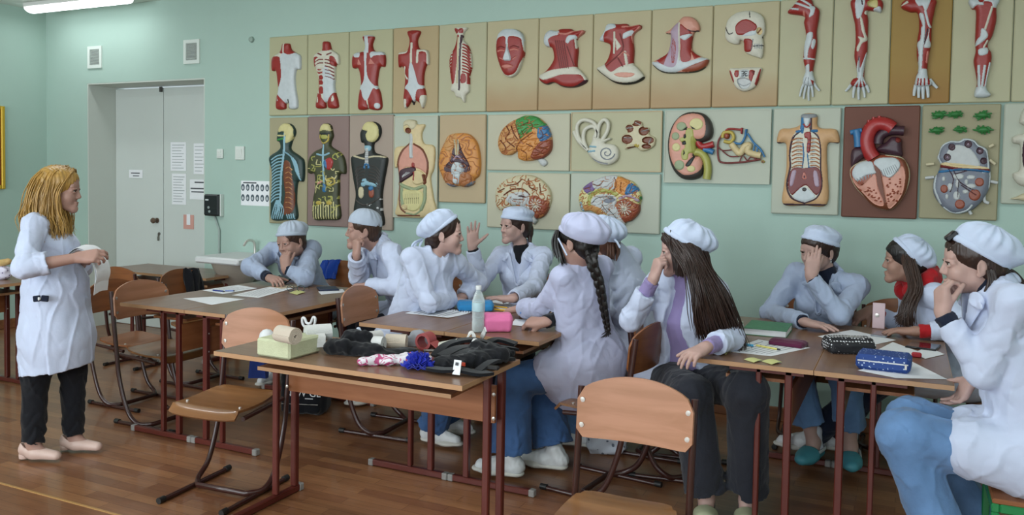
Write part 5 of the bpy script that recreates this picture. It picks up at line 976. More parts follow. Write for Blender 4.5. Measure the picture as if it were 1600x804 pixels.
class Fr:
    """a frame: l = left, f = forward, u = up"""
    def __init__(s, o, f, u=Z3):
        s.o = np.asarray(o, float); s.f = unit(f); u = np.asarray(u, float); s.l = unit(np.cross(u, s.f)); s.u = np.cross(s.f, s.l)
        s.M = np.stack([s.l, s.f, s.u], 1)
    def __call__(s, x, y, z): return s.o+s.M@V(x, y, z)
    def loc(s, P): return (P-s.o)@s.M
def hand(S, w, d, n, right, curl=(.3, .3, .35, .4), thumb=(.6, .75, .25), tb=(.2, .2), sc=1.0, spread=.12, k=.008):
    """palm of four metacarpals, four jointed fingers of unequal length, a thumb from the palm's side; n = where the palm faces"""
    d = unit(d); n = unit(n-d*(np.dot(n, d))); t = np.cross(d, n) if right else np.cross(n, d)
    off = (.026, .009, -.009, -.026); kd = (.084, .087, .082, .074); ln = (.070, .078, .072, .056)
    for i in range(4):
        c = curl[i] if np.ndim(curl) else curl
        b = w+t*off[i]*.55*sc+d*.008; kn = w+(d*kd[i]+t*off[i])*sc
        S.cone(b, kn, .0155*sc, .0108*sc, k=.014)
        dd = unit(d+t*spread*(1.5-i)*.55); a = 0; p = kn
        for sg, (fr, da) in enumerate(((.46, 70), (.30, 88), (.24, 50))):
            a += math.radians(da)*c; q = p+(dd*math.cos(a)+n*math.sin(a))*ln[i]*fr*sc
            S.cone(p, q, (.0092, .0083, .0075)[sg]*sc, (.0083, .0075, .0062)[sg]*sc, k=.0035); p = q
    S.ell(w+(d*.05+n*.006)*sc, (.034*sc, .044*sc, .0135*sc), np.stack([t, d, n], 1), k=.015)
    b = w+(d*.018+t*.016+n*.006)*sc; dr = unit(d*thumb[0]+t*thumb[1]+n*thumb[2])
    p = b
    for sg, (L, ra, rb) in enumerate(((.042, .0145, .0112), (.032, .0108, .0095), (.027, .0094, .0074))):
        q = p+dr*L*sc; S.cone(p, q, ra*sc, rb*sc, k=.010 if sg == 0 else .004); p = q
        dr = unit(dr+(d*tb[0]+n*tb[1])*.8)
    S.cone(w-d*.015, w+d*.012, .0225*sc, .023*sc, k=.012, flat=(n, .75))
def head(S, h, nb, male=False, sc=1.0):
    """skull, jaw, brow, nose, lips, sockets, ears and neck, all blended into the body surface"""
    a = lambda x, y, z: h(x*sc, y*sc, z*sc); E = lambda c, r, k=.015, op='u': S.ell(a(*c), [q*sc for q in r], h.M, k, op)
    E((0, -.018, .036), (.073, .092, .080)); E((0, .022, -.038), (.056 if male else .0515, .062, .069), .03)
    for s in (-1, 1):
        S.cone(a(s*(.046 if male else .041), .0, -.052), a(s*.013, .070, -.098), (.020 if male else .0165)*sc, .015*sc, k=.03)
        E((s*.027, .074, .020), (.024, .011, .008), .014); E((s*.034, .056, -.034), (.026, .024, .028), .03)
    E((0, .076, -.100), (.018, .014, .014), .022); E((0, .064, .045), (.046, .024, .04), .03)
    if male: E((0, .075, -.104), (.025, .014, .015), .02)
    for s in (-1, 1): E((s*.031, .0965, 0), (.0155, .011, .0095), .012, 's')
    S.cone(a(0, .085, .008), a(0, .1005, -.032), .0065*sc, .0092*sc, k=.014)
    for s in (-1, 1): E((s*.0095, .092, -.037), (.0072, .0095, .0068), .007)
    E((0, .0855, -.064), (.0215, .0130, .0064), .006); E((0, .0835, -.0748), (.0185, .0130, .0076), .005); E((0, .1015, -.0693), (.021, .006, .0012), .003, 's')
    for s in (-1, 1):
        e_ = 0 if male else .0009; E((s*.031, .0825, .0085+e_), (.017, .011, .0052), .004); E((s*.031, .081, -.0092-e_*.6), (.0155, .0105, .0042), .005); E((s*.0462, .0700, .0005), (.0095, .0115, .0105), .006)
        Mr = h.M@Rz(s*-.35); S.ell(a(s*.077, -.014, -.012), (.0065*sc, .018*sc, .029*sc), Mr, k=.007); S.ell(a(s*.086, -.010, -.008), (.006*sc, .010*sc, .018*sc), Mr, k=.006, op='s'); S.ell(a(s*.075, -.004, -.037), (.006*sc, .008*sc, .010*sc), h.M, k=.006)
    r = .054 if male else .0425
    S.cone(a(0, -.028, -.055), nb, r*sc, (r+.007)*sc, k=.03)
def face_parts(h, root, brow, sc=1.0, iris=None, gaze=(0, 0), lash=True):
    for s in (-1, 1):
        c = h(s*.0305*sc, .0768*sc, 0); r = (.0128 if lash else .0122)*sc; m = MB(); n = 16
        v = []; f = []
        for i in range(9):
            th = PI*i/8
            for k in range(n): v.append((r*math.sin(th)*math.cos(2*PI*k/n), r*math.cos(th), r*math.sin(th)*math.sin(2*PI*k/n)))
        R = Rz(gaze[0])@Rx(gaze[1])
        v = (np.array(v)@R.T)@h.M.T+c-root_loc(root)
        for i in range(8): f += [(i*n+k, i*n+(k+1) % n, (i+1)*n+(k+1) % n, (i+1)*n+k) for k in range(n)]
        m.add(v, f[:n*2], 1); m.add(v, f[n*2:], 0)
        m.build('eye', [M_eyew, iris or M_iris], root)
        q = catmull([h(s*.014*sc, .0870*sc, .0240*sc), h(s*.030*sc, .0842*sc, .0285*sc), h(s*.049*sc, .0680*sc, .0235*sc)], 5)-root_loc(root)
        MB().tube(q, np.linspace(.0034, .0018, len(q))*sc, 8).build('eyebrow', brow, root)
        if lash:
            q = catmull([h(s*.0165*sc, .0885*sc, .002*sc), h(s*.031*sc, .0925*sc, .0065*sc), h(s*.047*sc, .084*sc, .0022*sc)], 5)-root_loc(root)
            MB().tube(q, .0021*sc, 6).build('eyelashes', M_brow, root)
def root_loc(r): return np.array(r.location)
def strands(name, guides, m, root, n=40, spread=.02, r=.004, seed=1, taper=.35, wave=.0, flat=None):
    """locks of hair as many tapered tubes following guide curves (lists of points), one mesh"""
    g = np.random.default_rng(seed); b = MB(); rl = root_loc(root)
    gs = [np.asarray(x, float) for x in guides]
    for i in range(n):
        A = gs[g.integers(len(gs))]; B = gs[g.integers(len(gs))]; t = g.random()*.5
        L = min(len(A), len(B)); P = A[:L]*(1-t)+B[:L]*t
        off = g.normal(size=3)*spread; ph = g.random()*6.28; w = np.linspace(.35, 1, L)[:, None]
        P = P+off*w+g.normal(size=(L, 3))*spread*.18*w
        q = catmull(P, 4); T = np.linspace(0, 1, len(q))
        if wave: q = q+np.outer(np.sin(T*16+ph)*wave*T, unit(g.normal(size=3)))
        b.tube(q-rl, r*(1.15-.3*T)*np.where(T > .8, 1-(T-.8)/.2*(1-taper), 1), 6, flat=flat)
    return b.build(name, m, root)
def sdf_obj(name, S, vox, m, root, disp=None, mi=0):
    v, f = S.mesh(vox, disp); return npmesh(name, [(v-root_loc(root), f, mi)], m, root)
def folds(amp, sc, seed, joints=()):
    """cloth folds: broad soft waves everywhere, creases across the given bends (point, radius, depth, limb direction)"""
    def g(P):
        a = vnoise(P, sc, seed); d = amp*.35*a-amp*1.3*(1-np.minimum(1, np.abs(vnoise(P*V(1, 1, .55), sc*.95, seed+1))))**5+amp*.5*(1-np.minimum(1, np.abs(vnoise(P*V(1, 1, .7), sc*.6, seed+9))))**4
        for j, rad, am, ax in joints:
            w = np.exp(-((P-j)**2).sum(-1)/rad**2); D = P-j; t = D@ax; side = D-t[..., None]*ax
            ph = vnoise(side*1.0+0*D, .16, seed+7)
            d = d+am*w*((1-np.abs(np.sin(t/.075*3.1416+2.4*ph+.5*vnoise(P, .10, seed+2))))**1.6*1.9-.5)*(.6+.5*vnoise(P, .15, seed+4))
        return d
    return g
def person(spec):
    s = spec; P, N = np.asarray(s['P'], float), np.asarray(s['N'], float)
    male = s.get('male', False); sc = s.get('sc', 1.0)
    fc = unit(s['fc']); sp = unit(N-P); B = Fr(N, fc-sp*np.dot(fc, sp), sp)   # chest frame, up along the spine
    root = thing('person', s['label'], 'person', (P[0], P[1], 0), 0, 'people in white coats')
    h = Fr(s['H'], s['fh'], s.get('uh', Z3)); hs = s.get('hs', 1.0)
    sw = s.get('sw', .165 if male else .148)
    sh = {k: s.get('sh'+k, N-sp*.045+B.l*sg*sw) for k, sg in (('L', 1), ('R', -1))}
    el = {k: np.asarray(s['el'+k], float) for k in 'LR'}; wr = {k: np.asarray(s['wr'+k], float) for k in 'LR'}
    L1, L2 = (.285, .255) if male else (.268, .238)
    for k in 'LR':
        A, W_, E_ = sh[k], wr[k], el[k]; d_ = W_-A; D_ = np.linalg.norm(d_); sc_ = max(1, D_/(.97*(L1+L2))); l1, l2 = L1*sc_, L2*sc_
        a_ = (l1*l1-l2*l2+D_*D_)/(2*D_); hh = math.sqrt(max(l1*l1-a_*a_, 0)); u_ = d_/D_; e_ = (E_-A)-u_*((E_-A)@u_); E2 = A+u_*a_+unit(e_)*hh
        if E_[2] > .785 and E2[2] < .805: E2[2] = .805
        if k not in s.get('noik', ''): el[k] = E2
    stand = s.get('stand', False)
    fp = unit(s.get('fp', fc)*V(1, 1, 0)); lp = np.cross(Z3, fp)
    hip = {'L': P+lp*.088, 'R': P-lp*.088}; kn = {k: np.asarray(s['kn'+k], float) for k in 'LR'}; an = {k: np.asarray(s['an'+k], float) for k in 'LR'}
    toe = {k: unit(s.get('toe'+k, fp)) for k in 'LR'}
    info = ' '.join('%s ua%.2f fa%.2f th%.2f sh%.2f;' % (k, np.linalg.norm(sh[k]-el[k]), np.linalg.norm(el[k]-wr[k]), np.linalg.norm(hip[k]-kn[k]), np.linalg.norm(kn[k]-an[k])) for k in 'LR')
    print('PERSON', s['label'][:40], 'torso %.2f neck %.2f' % (np.linalg.norm(N-P), np.linalg.norm(N-h.o)), info)
    # ---- the body: one continuous surface
    S = SDF(); head(S, h, N-sp*.02+B.f*.0, male, hs)
    S.cone(P, P+(N-P)*.5, .12, .105, k=.05, flat=(B.f, .64)); S.cone(P+(N-P)*.5, N-sp*.10, .105, .088, k=.05, flat=(B.f, .62))
    for k in 'LR':
        S.cone(N-sp*.04, sh[k], .042, .044, k=.04); S.cone(sh[k], el[k], .043, .034, k=.02); S.cone(el[k], wr[k], .036, .024, k=.015)
        S.cone(hip[k], kn[k], .078, .052, k=.03); S.cone(kn[k], an[k], .05, .034, k=.02)
        S.cone(an[k], an[k]+toe[k]*.02-Z3*.04, .034, .032, k=.02); S.cone(an[k]-Z3*.05, an[k]+toe[k]*.13-Z3*.065, .03, .022, k=.02)
        hd = s['hd'+k]; hand(S, wr[k], V(*hd[0]), V(*hd[1]), k == 'R', sc=s.get('hsc', 1.0), **(hd[2] if len(hd) > 2 else {}))
    v, f = S.mesh(.0034)
    def lipm(c):
        q = h.loc(c)/hs
        return (((q[:, 0]/.0235)**2+((q[:, 2]+.0695)/.012)**2 < 1) & (q[:, 1] > .074)).astype(int)
    npmesh('body', [(v-root_loc(root), f, lipm)], [s['skin'], s.get('lip', M_lip)], root)
    face_parts(h, root, s.get('brow', M_brow), hs, s.get('iris'), s.get('gaze', (0, 0)), not male)
    # ---- shirt
    if s.get('shirt'):
        S = SDF(); S.cone(P+(N-P)*.05, P+(N-P)*.6, .126, .124, k=.05, flat=(B.f, .70)); S.cone(P+(N-P)*.6, N-sp*.07, .124, .083, k=.05, flat=(B.f, .76))
        for k in 'LR': S.cone(N-sp*.045, N-sp*.05+(sh[k]-N)*.6, .045, .042, k=.04)
        S.cone(N-sp*.05, N+sp*s.get('collar_h', .012)+B.f*.008, .064, .056 if not male else .064, k=.02)
        if s.get('cuffs'): 
            pass
        sdf_obj('shirt', S, .006, s['shirt'], root, folds(.003, .16, 3))
    for k in 'LR':
        cm = s.get('cuff'+k)
        if cm:
            d = unit(wr[k]-el[k]); S = SDF(); S.cone(el[k]+(wr[k]-el[k])*(s.get('sleeve'+k, s.get('sleeve', .93))-.10), wr[k]-d*.012, .0345, .0335, k=.01)
            S.half(wr[k]-d*.012, d, wr[k]-.08, wr[k]+.08)
            sdf_obj('shirt_cuff', S, .005, cm, root, folds(.003, .05, 4))
    # ---- trousers
    hem = s.get('hem', .075); kr = s.get('kneer', .078); S = SDF()
    S.ell(P+Z3*.0, (.150, .115, .11), Fr(P, fp).M, k=.04)
    for k in 'LR':
        end = an[k]+(kn[k]-an[k])*s.get('hemat'+k, s.get('hemat', .0))
        S.cone(hip[k], kn[k], .088, kr, k=.035); S.cone(kn[k], end, kr*.98, hem, k=.03)
        d = unit(end-kn[k]); S.half(end, d, end-.13, end+.13)
    J = [(kn[k], .11, .007, unit(kn[k]-hip[k])) for k in 'LR']+[(an[k]+Z3*.05, .12, .009, unit(an[k]-kn[k])) for k in 'LR']
    sdf_obj('trousers', S, .0065, s['pants'], root, folds(.005, .17, 11, J))
    # ---- coat
    S = SDF(); cm = s['coat']; ex = s.get('ex', 0)
    S.layer(.01)
    slv = s.get('sleeve', .93); ar = s.get('armr', .064 if male else .055)
    for k in 'LR':
        sl = s.get('sleeve'+k, slv); end = el[k]+(wr[k]-el[k])*sl; d = unit(wr[k]-el[k])
        S.cone(el[k], end, ar*.89, s.get('cuffr', .043), k=.022); S.half(end+d*.002, d, end-.075, end+.075)
        S.cone(end-d*.014, end+d*.05, .030, .034, k=.005, op='s')
    for k in 'LR':
        S.cone(sh[k], el[k], ar, ar*.89, k=.03); S.cone(N-sp*.035+B.l*(.03 if k == 'L' else -.03), sh[k], .052, ar*.94, k=.04)
    S.layer(.034)
    w0 = .158+ex; S.cone(N-sp*.035, N-sp*.05+B.l*sw*.8, .05, .045, k=.04); S.cone(N-sp*.035, N-sp*.05-B.l*sw*.8, .05, .045, k=.04); S.cone(P+sp*.05, P+(N-P)*.42, w0, .134+ex, k=.035, flat=(B.f, .74)); S.cone(P+(N-P)*.42, P+(N-P)*.70, .134+ex, .143+ex, k=.05, flat=(B.f, .74)); S.cone(P+(N-P)*.70, N-sp*.06, .143+ex, .090, k=.05, flat=(B.f, .74))
    if not male:
        for sg in (-1, 1): S.ell(P+(N-P)*.66+B.f*.075+B.l*sg*.062, (.055, .05, .060), B.M, k=.05)
    S.cone(N-sp*.06, N+sp*.012-B.f*.01, .078, .066, k=.03)
    if stand:
        hz = s['hemz']; pts = [P+sp*.02, V(P[0], P[1], (P[2]+hz)/2), V(P[0], P[1], hz-.1)]
        S.cone(pts[0]+Z3*.06, pts[1], .178, .190, k=.06, flat=(fp, .86)); S.cone(pts[1], pts[2], .190, .196, k=.05, flat=(fp, .88)); S.half(V(P[0], P[1], hz)+fp*0, -Z3-fp*s.get('hemslope', 0), V(P[0]-.4, P[1]-.4, hz-.3), V(P[0]+.4, P[1]+.4, hz+.3))
    else:
        q = s.get('skirt', .55)
        S.ell(P-fp*.02+Z3*.01, (.195, .150, .135), Fr(P, fp).M, k=.05)
        if q > 0:
            for k in 'LR': S.cone(hip[k]+Z3*.010, hip[k]+(kn[k]-hip[k])*q+Z3*.010, .116, .108, k=.04)
            mid = (hip['L']+hip['R'])/2; mk = (kn['L']+kn['R'])/2; S.cone(mid+Z3*.05, mid+(mk-mid)*q*.95+Z3*.03, .09, .06, k=.06)
        for a, b, ra, rb in s.get('flap', ()): S.cone(a, b, ra, rb, k=.05, flat=(Z3, .5))
    for c_ in s.get('coat_extra', ()): c_(S, B, P, N, sp)
    vd = s.get('vneck', .15)
    fr_ = N-sp*.01+B.f*.075
    S.cone(fr_+sp*.05, N-sp*vd+B.f*.135, .052, .012, k=.008, op='s'); S.cone(N-sp*.015+B.f*.01, N+sp*.12+B.f*.02, .057 if not male else .066, .07, k=.008, op='s')
    if s.get('openfront'): S.cone(N-sp*.08+B.f*.12, N*.5+P*.5+B.f*.115-B.l*.01, .035, .05, k=.008, op='s'); S.cone(N*.5+P*.5+B.f*.115-B.l*.01, P+fp*.15+Z3*.02, .05, .10, k=.008, op='s')
    J = [(el[k], .10, .0048, unit(el[k]-sh[k])) for k in 'LR']+[(el[k]*.45+wr[k]*.55, .09, .005, unit(wr[k]-el[k])) for k in 'LR']+[(sh[k]*.8+P*.2, .12, .006, unit(el[k]-sh[k])) for k in 'LR']+[(P+sp*.14, .16, .006, sp)]
    sdf_obj('coat', S, .0056, cm, root, folds(.0048, .19, s.get('seed', 21), J))
    if s.get('lapel'):
        S = SDF(); vp = N-sp*vd+B.f*.128
        for sg in (-1, 1):
            a = N+sp*.028+B.l*sg*.066-B.f*.012; b = N-sp*.028+B.l*sg*.066+B.f*.088; nn = unit(B.f*.85+B.l*sg*.5)
            S.cone(a, b, .018, .026, k=.015, flat=(unit(B.l*sg+sp*.6), .35)); S.cone(b, vp+B.l*sg*.010, .034, .010, k=.012, flat=(nn, .28)); S.cone(b-sp*.01, b+B.l*sg*.035-sp*.02, .022, .012, k=.01, flat=(nn, .3))
            S.cone(a, N+sp*.036-B.f*.072, .017, .02, k=.015, flat=(unit(-B.f+sp*.5), .4))
        sdf_obj('collar', S, .0045, cm, root)
    if s.get('buttons'):
        for t in s['buttons']:
            c = N-sp*t; b = MB(); b.lathe([(.001, 0), (.009, .001), (.009, .004), (.001, .004)], (0, 0, 0), 14); R = np.stack([B.l, sp, B.f], 1)
            b.v = [tuple(R@np.array(q)) for q in b.v]; b.xf(np.vstack([np.hstack([np.eye(3), (c+B.f*(.118+ex)-root_loc(root))[:, None]]), [0, 0, 0, 1]])); b.build('button', M_shoew, root)
    # ---- shoes
    for k in 'LR': shoe(s.get('shoe'+k, s.get('shoe', 'sneaker')), an[k], toe[k], root, k, s)
    return root, B, h, dict(sh=sh, el=el, wr=wr, hip=hip, kn=kn, an=an, P=P, N=N, sp=sp, fp=fp)
def shoe(kind, a, t, root, k, s):
    t = unit(t); gz = a[2]-.09; lift = s.get('tilt'+k)
    if lift is None: F = Fr(V(a[0], a[1], max(0, gz)), V(t[0], t[1], 0))
    else: F = Fr(a-Z3*.09, t)
    q = F
    if kind in ('sneaker', 'trainer'):
        big = 1.12 if kind == 'trainer' else 1.0
        S = SDF(); S.cone(q(0, -.035, .018), q(0, .10, .016), .036*big, .043*big, k=.02, flat=(F.u, .42)); S.cone(q(0, .10, .016), q(0, .165, .02), .043*big, .034*big, k=.02, flat=(F.u, .42)); S.half(q(0, 0, .001), -F.u, q(0, .06, 0)-.25, q(0, .06, 0)+.25)
        sdf_obj('sole', S, .0045, M_sole, root)
        S = SDF(); S.cone(q(0, -.038, .045), q(0, .05, .048), .034*big, .037*big, k=.03); S.cone(q(0, .05, .048), q(0, .155, .036), .037*big, .027*big, k=.03); S.cone(q(0, -.03, .06), q(0, 0, .10), .036*big, .041*big, k=.02); S.cone(q(0, .02, .075), q(0, .09, .055), .025, .022, k=.02)
        S.half(q(0, 0, .022), -F.u, q(0, .06, 0)-.25, q(0, .06, 0)+.25)
        sdf_obj('upper', S, .0045, M_shoew, root, lambda P: .0022*vnoise(P, .035, 3))
        b = MB(); 
        for i in range(4): b.tube([q(-.026, .02+.022*i, .080-.008*i)-root_loc(root), q(0, .026+.022*i, .094-.010*i)-root_loc(root), q(.026, .02+.022*i, .080-.008*i)-root_loc(root)], .0035, 6)
        b.build('laces', M_shoew, root)
    elif kind == 'flat':
        S = SDF(); S.cone(q(0, -.045, .042), q(0, .02, .03), .030, .034, k=.03); S.cone(q(0, .02, .03), q(0, .13, .022), .036, .026, k=.03); S.cone(q(0, -.04, .055), q(0, -.04, .075), .029, .027, k=.02)
        S.ell(q(0, .01, .095), (.034, .075, .055), F.M, k=.008, op='s'); S.half(q(0, 0, .006), -F.u, q(0, .05, 0)-.25, q(0, .05, 0)+.25)
        sdf_obj('shoe_upper', S, .004, M_beige, root)
        MB().lathe([(.024, 0), (.026, .02), (.024, .024)], q(0, -.05, 0)-root_loc(root), 16).build('heel', M_beige, root)
    elif kind == 'slide':
        S = SDF(); S.cone(q(0, -.05, .018), q(0, .12, .016), .042, .050, k=.02, flat=(F.u, .38)); S.cone(q(0, .12, .016), q(0, .17, .018), .050, .042, k=.02, flat=(F.u, .38)); S.half(q(0, 0, .001), -F.u, q(0, .06, 0)-.25, q(0, .06, 0)+.25)
        sdf_obj('sole', S, .0045, M_slide, root)
        S = SDF(); S.cone(q(0, .03, .034), q(0, .115, .030), .055, .052, k=.02, flat=(F.u, .9)); S.cone(q(0, -.02, .028), q(0, .2, .026), .036, .034, k=.01, op='s', flat=(F.u, .92)); S.half(q(0, .035, .03), -F.f*.8+F.u*.3, q(0, 0, 0)-.12, q(0, .06, 0)+.12); S.half(q(0, 0, .01), -F.u, q(0, .06, 0)-.25, q(0, .06, 0)+.25)
        sdf_obj('strap', S, .0045, M_slide, root)
        S = SDF(); S.cone(q(0, -.03, .045), q(0, .14, .036), .034, .027, k=.03); S.cone(q(0, -.02, .05), q(0, -.012, .10), .034, .038, k=.02); sdf_obj('sock', S, .005, M_sockn, root)
    elif kind == 'croc':
        S = SDF(); S.cone(q(0, -.05, .03), q(0, .09, .03), .040, .050, k=.03, flat=(F.u, .7)); S.cone(q(0, .06, .045), q(0, .15, .035), .05, .036, k=.03, flat=(F.u, .8)); S.ell(q(0, -.03, .085), (.036, .085, .05), F.M, k=.01, op='s'); S.half(q(0, 0, .002), -F.u, q(0, .06, 0)-.25, q(0, .06, 0)+.25)
        sdf_obj('clog', S, .0045, s.get('shoem', M_croc), root)
        b = MB(); b.tube(catmull([q(.047, .045, .055), q(.043, -.05, .06), q(0, -.095, .066), q(-.043, -.05, .06), q(-.047, .045, .055)], 6)-root_loc(root), .006, 8, flat=1.6, up=F.u); b.build('heel_strap', s.get('strapm', M_shoew), root)
        S = SDF(); S.cone(q(0, -.035, .05), q(0, .10, .045), .032, .028, k=.03); S.cone(q(0, -.03, .06), q(0, -.01, .15), .033, .036, k=.03); sdf_obj('sock', S, .005, M_sock, root, lambda P: .002*vnoise(P, .04, 2))
def cap(h, root, m, kind='puff', tilt=.3, hs=1.0, seed=3, ring=True, size=1.0, roll=0):
    """cotton cap: a band round the head and a gathered crown, tilted back by an angle"""
    K = Fr(h(0, -.004*hs, .028*hs), h.f*math.cos(tilt)+h.u*math.sin(tilt), h.u*math.cos(tilt)-h.f*math.sin(tilt)+h.l*roll)
    S = SDF(); q = lambda x, y, z: K(x*hs, y*hs, z*hs)
    if kind == 'snug':
        S.ell(q(0, -.008, .016), (.0865*hs, .107*hs, .096*hs), K.M)
    elif kind == 'flat':
        S.ell(q(0, -.006, .010), (.087*hs, .110*hs, .090*hs), K.M); S.ell(q(0, -.012, .062), (.090*hs, .108*hs, .038*hs), K.M, k=.02)
    else:
        S.ell(q(0, -.006, .008), (.087*hs, .107*hs, .082*hs), K.M); S.ell(q(0, -.028, .060), (.102*hs*size, .115*hs*size, .060*hs*size), K.M, k=.03)
        if kind == 'beret': S.ell(q(.0, -.055, .045), (.108*hs*size, .110*hs*size, .072*hs*size), K.M, k=.03)
    z0 = .008; S.half(q(0, 0, z0), -K.u, q(0, 0, z0)-.2, q(0, 0, z0)+.2)
    def dsp(P):
        L = (P-K.o)@K.M; ang = np.arctan2(L[..., 0], L[..., 1]); up = np.clip((L[..., 2]-.03)/.04, 0, 1)
        am = .0035 if kind in ('puff', 'beret') else .0012
        return am*up*np.sin(ang*13+2*np.sin(ang*3+seed))+.004*(1.2 if kind != 'snug' else .4)*vnoise(P, .11, seed)*up
    sdf_obj('cap', S, .0042, m, root, dsp)
    if ring:
        t = []
        for i in range(40):
            a = 2*PI*i/40; t.append(q(.0885*math.sin(a), -.006+.1085*math.cos(a), .022)-root_loc(root))
        MB().tube(t, .011*hs, 8, closed=True, flat=.0045/.011, up=unit(np.array(t[0])-(K.o-root_loc(root)))).build('cap_band', m, root)
    return K
def hair_shell(h, root, m, hs=1.0, front=.0, extra=(), low=-.09, grow=0, hairline=.055, vox=.005, temple=0):
    """hair lying close to the skull, face left free"""
    S = SDF(); a = lambda x, y, z: h(x*hs, y*hs, z*hs)
    S.ell(a(0, -.024, .034), ((.0785+grow)*hs, (.096+grow)*hs, (.086+grow)*hs), h.M); S.ell(a(0, -.006, .046), ((.0765+grow)*hs, (.0985+grow)*hs, (.074+grow)*hs), h.M, k=.02); S.ell(a(0, -.052, -.02), ((.066+grow)*hs, (.058+grow)*hs, .075*hs), h.M, k=.03)
    S.ell(a(0, .104, -.040), (.080*hs, .064*hs, (.040+hairline)*hs), h.M, k=.010, op='s')
    if temple: 
        for sg in (-1, 1): S.ell(a(sg*.08, .0, -.02), (.03*hs, .03*hs, .045*hs), h.M, k=.01, op='s')
    for e in extra: e(S, h, hs)
    def dsp(P):
        L = h.loc(P); return .0016*np.sin(L[..., 0]*700+6*np.sin(L[..., 2]*14)+L[..., 1]*500)+.002*vnoise(P, .07, 5)
    sdf_obj('hair', S, vox, m, root, dsp)
SK = skin_mat('fair_skin', '#a98578'); SK2 = skin_mat('pale_skin', '#b6958b'); SK3 = skin_mat('warm_skin', '#a07c6c')
flat_hand = dict(curl=(.08, .06, .08, .12))
# 1 --- the teacher, standing at the left
tf = unit(V(.80, .60, 0)); tl = np.cross(Z3, tf)
tb = at(68, 718, z=.0)
Pt = V(tb[0]+.03, tb[1]+.06, .80)
Nt = at(69, 341, Y=Pt[1]); Ht = at(93, 296, Y=Pt[1]+.01)
root, B, h, q = person(dict(label='woman with long honey blond hair standing at the left, holding papers', P=Pt, N=Nt, fc=tf, H=Ht, fh=tf+V(0, 0, -.06), hs=.97, skin=SK, shirt=None, stand=True, hemz=.48, hemslope=-.12,
  elR=at(44, 432, Y=Pt[1]-.27), wrR=at(122, 402, Y=Pt[1]-.08), hdR=((.75, .5, .12), (-.4, .55, -.5), dict(curl=(.45, .5, .55, .6), thumb=(.7, .3, .6))), elL=Pt+V(-.02, .26, .05), wrL=at(124, 404, Y=Pt[1]+.12), hdL=((.85, .1, .05), (.2, -.8, .5), dict(curl=(.5, .5, .5, .5), thumb=(.7, .3, .6))),
  knR=V(tb[0]-.02, tb[1]-.02, .45), anR=V(tb[0]-.04, tb[1]-.03, .10), knL=V(tb[0]+.03, tb[1]+.15, .45), anL=V(tb[0]+.02, tb[1]+.16, .10), toeR=V(.95, .3, 0), toeL=V(.95, .35, 0), coat=M_coat, pants=M_black, hem=.052, kneer=.066, shoe='flat', sleeveR=.42, sleeveL=.42, cuffr=.056, vneck=.12, brow=M_browf, seed=31, sw=.15))
hair_shell(h, root, H_blond, .97, hairline=.062, grow=.004)
hp = lambda x, y, z: h(x, y, z)
G = []
for sg in (-1, 1):
    G += [[hp(sg*.01, .06, .105), hp(sg*.055, .05, .07), hp(sg*.078, .015, -.01), hp(sg*.08, .02, -.10), hp(sg*.075, .04, -.17), hp(sg*.07, .05, -.235)], [hp(sg*.01, .02, .118), hp(sg*.06, -.01, .085), hp(sg*.085, -.03, 0), hp(sg*.09, -.04, -.11), hp(sg*.085, -.03, -.18), hp(sg*.08, -.01, -.26)],
          [hp(sg*.01, -.04, .118), hp(sg*.05, -.08, .07), hp(sg*.07, -.11, -.01), hp(sg*.075, -.12, -.10), hp(sg*.07, -.12, -.17), hp(sg*.06, -.11, -.21)], [hp(0, -.08, .095), hp(sg*.02, -.115, .04), hp(sg*.03, -.13, -.03), hp(sg*.04, -.14, -.11), hp(sg*.03, -.15, -.17), hp(sg*.03, -.14, -.22)]]
strands('hair_locks', G, H_blond, root, 1000, .012, .0024, 3, wave=.010)
def local_patch(name, c, u, v, n, w, hgt, m, root, t=.004, bulge=0):
    P = [[c+u*w*(i/8-.5)+v*hgt*(j/6-.5)-n*bulge*((i/8-.5)**2*4+0*(j/6-.5)**2)-root_loc(root) for j in range(7)] for i in range(9)]
    return MB().slab(P, t).build(name, m, root)
pk = at(66, 466, Y=Pt[1]-.175)
b = MB(); nrm = -unit(V(.3, .8, 0)); 
for sg in (-1, 1): b.box(pk+tf*sg*.018+nrm*.006-root_loc(root), (.034, .012, .03), R=Rz(math.atan2(tf[1], tf[0]))@Ry(sg*.12), bev=.004)
b.build('pocket_bow', M_navy, root); MB().lathe([(.001, -.004), (.008, -.003), (.008, .004), (.001, .005)], pk+nrm*.014-root_loc(root), 12, Rx(PI/2)).build('bow_button', M_shoew, root)

# 2 --- the two boys behind the left desks
root, B, h, q = person(dict(label='person in a gathered grey cap leaning on both elbows with a phone', male=True, P=(-3.93, 4.93, .53), N=at(453, 384, Y=4.66), fc=V(.05, -1, -.1), H=at(455, 377, Y=4.52), fh=V(-.12, -1, -.18), uh=V(-.12, 0, 1), hs=1.0, skin=SK, shirt=M_navy, collar_h=.02,
  elR=at(386, 432, z=.805), wrR=at(421, 434, z=.80), hdR=((.8, -.35, .0), (.1, .3, -1), dict(curl=(.4, .4, .45, .5))), noik='L', elL=at(476, 434, Y=4.40), wrL=at(446, 420, Y=4.36), hdL=((-.12, .05, 1), (-.2, .9, .1), dict(curl=(.55, .6, .6, .65), thumb=(.7, .3, .3))), cuffR=M_navy, cuffL=M_navy, sleeveR=.78, sleeveL=.74,
  knR=(-4.05, 4.55, .52), knL=(-3.78, 4.55, .52), anR=(-4.05, 4.62, .10), anL=(-3.78, 4.62, .10), coat=M_coatb, pants=M_navy, lapel=True, vneck=.17, seed=41, sw=.165))
cap(h, root, M_capg, 'puff', .22, 1.0, 4, size=.92)
hair_shell(h, root, H_mid, 1.0, hairline=.06)
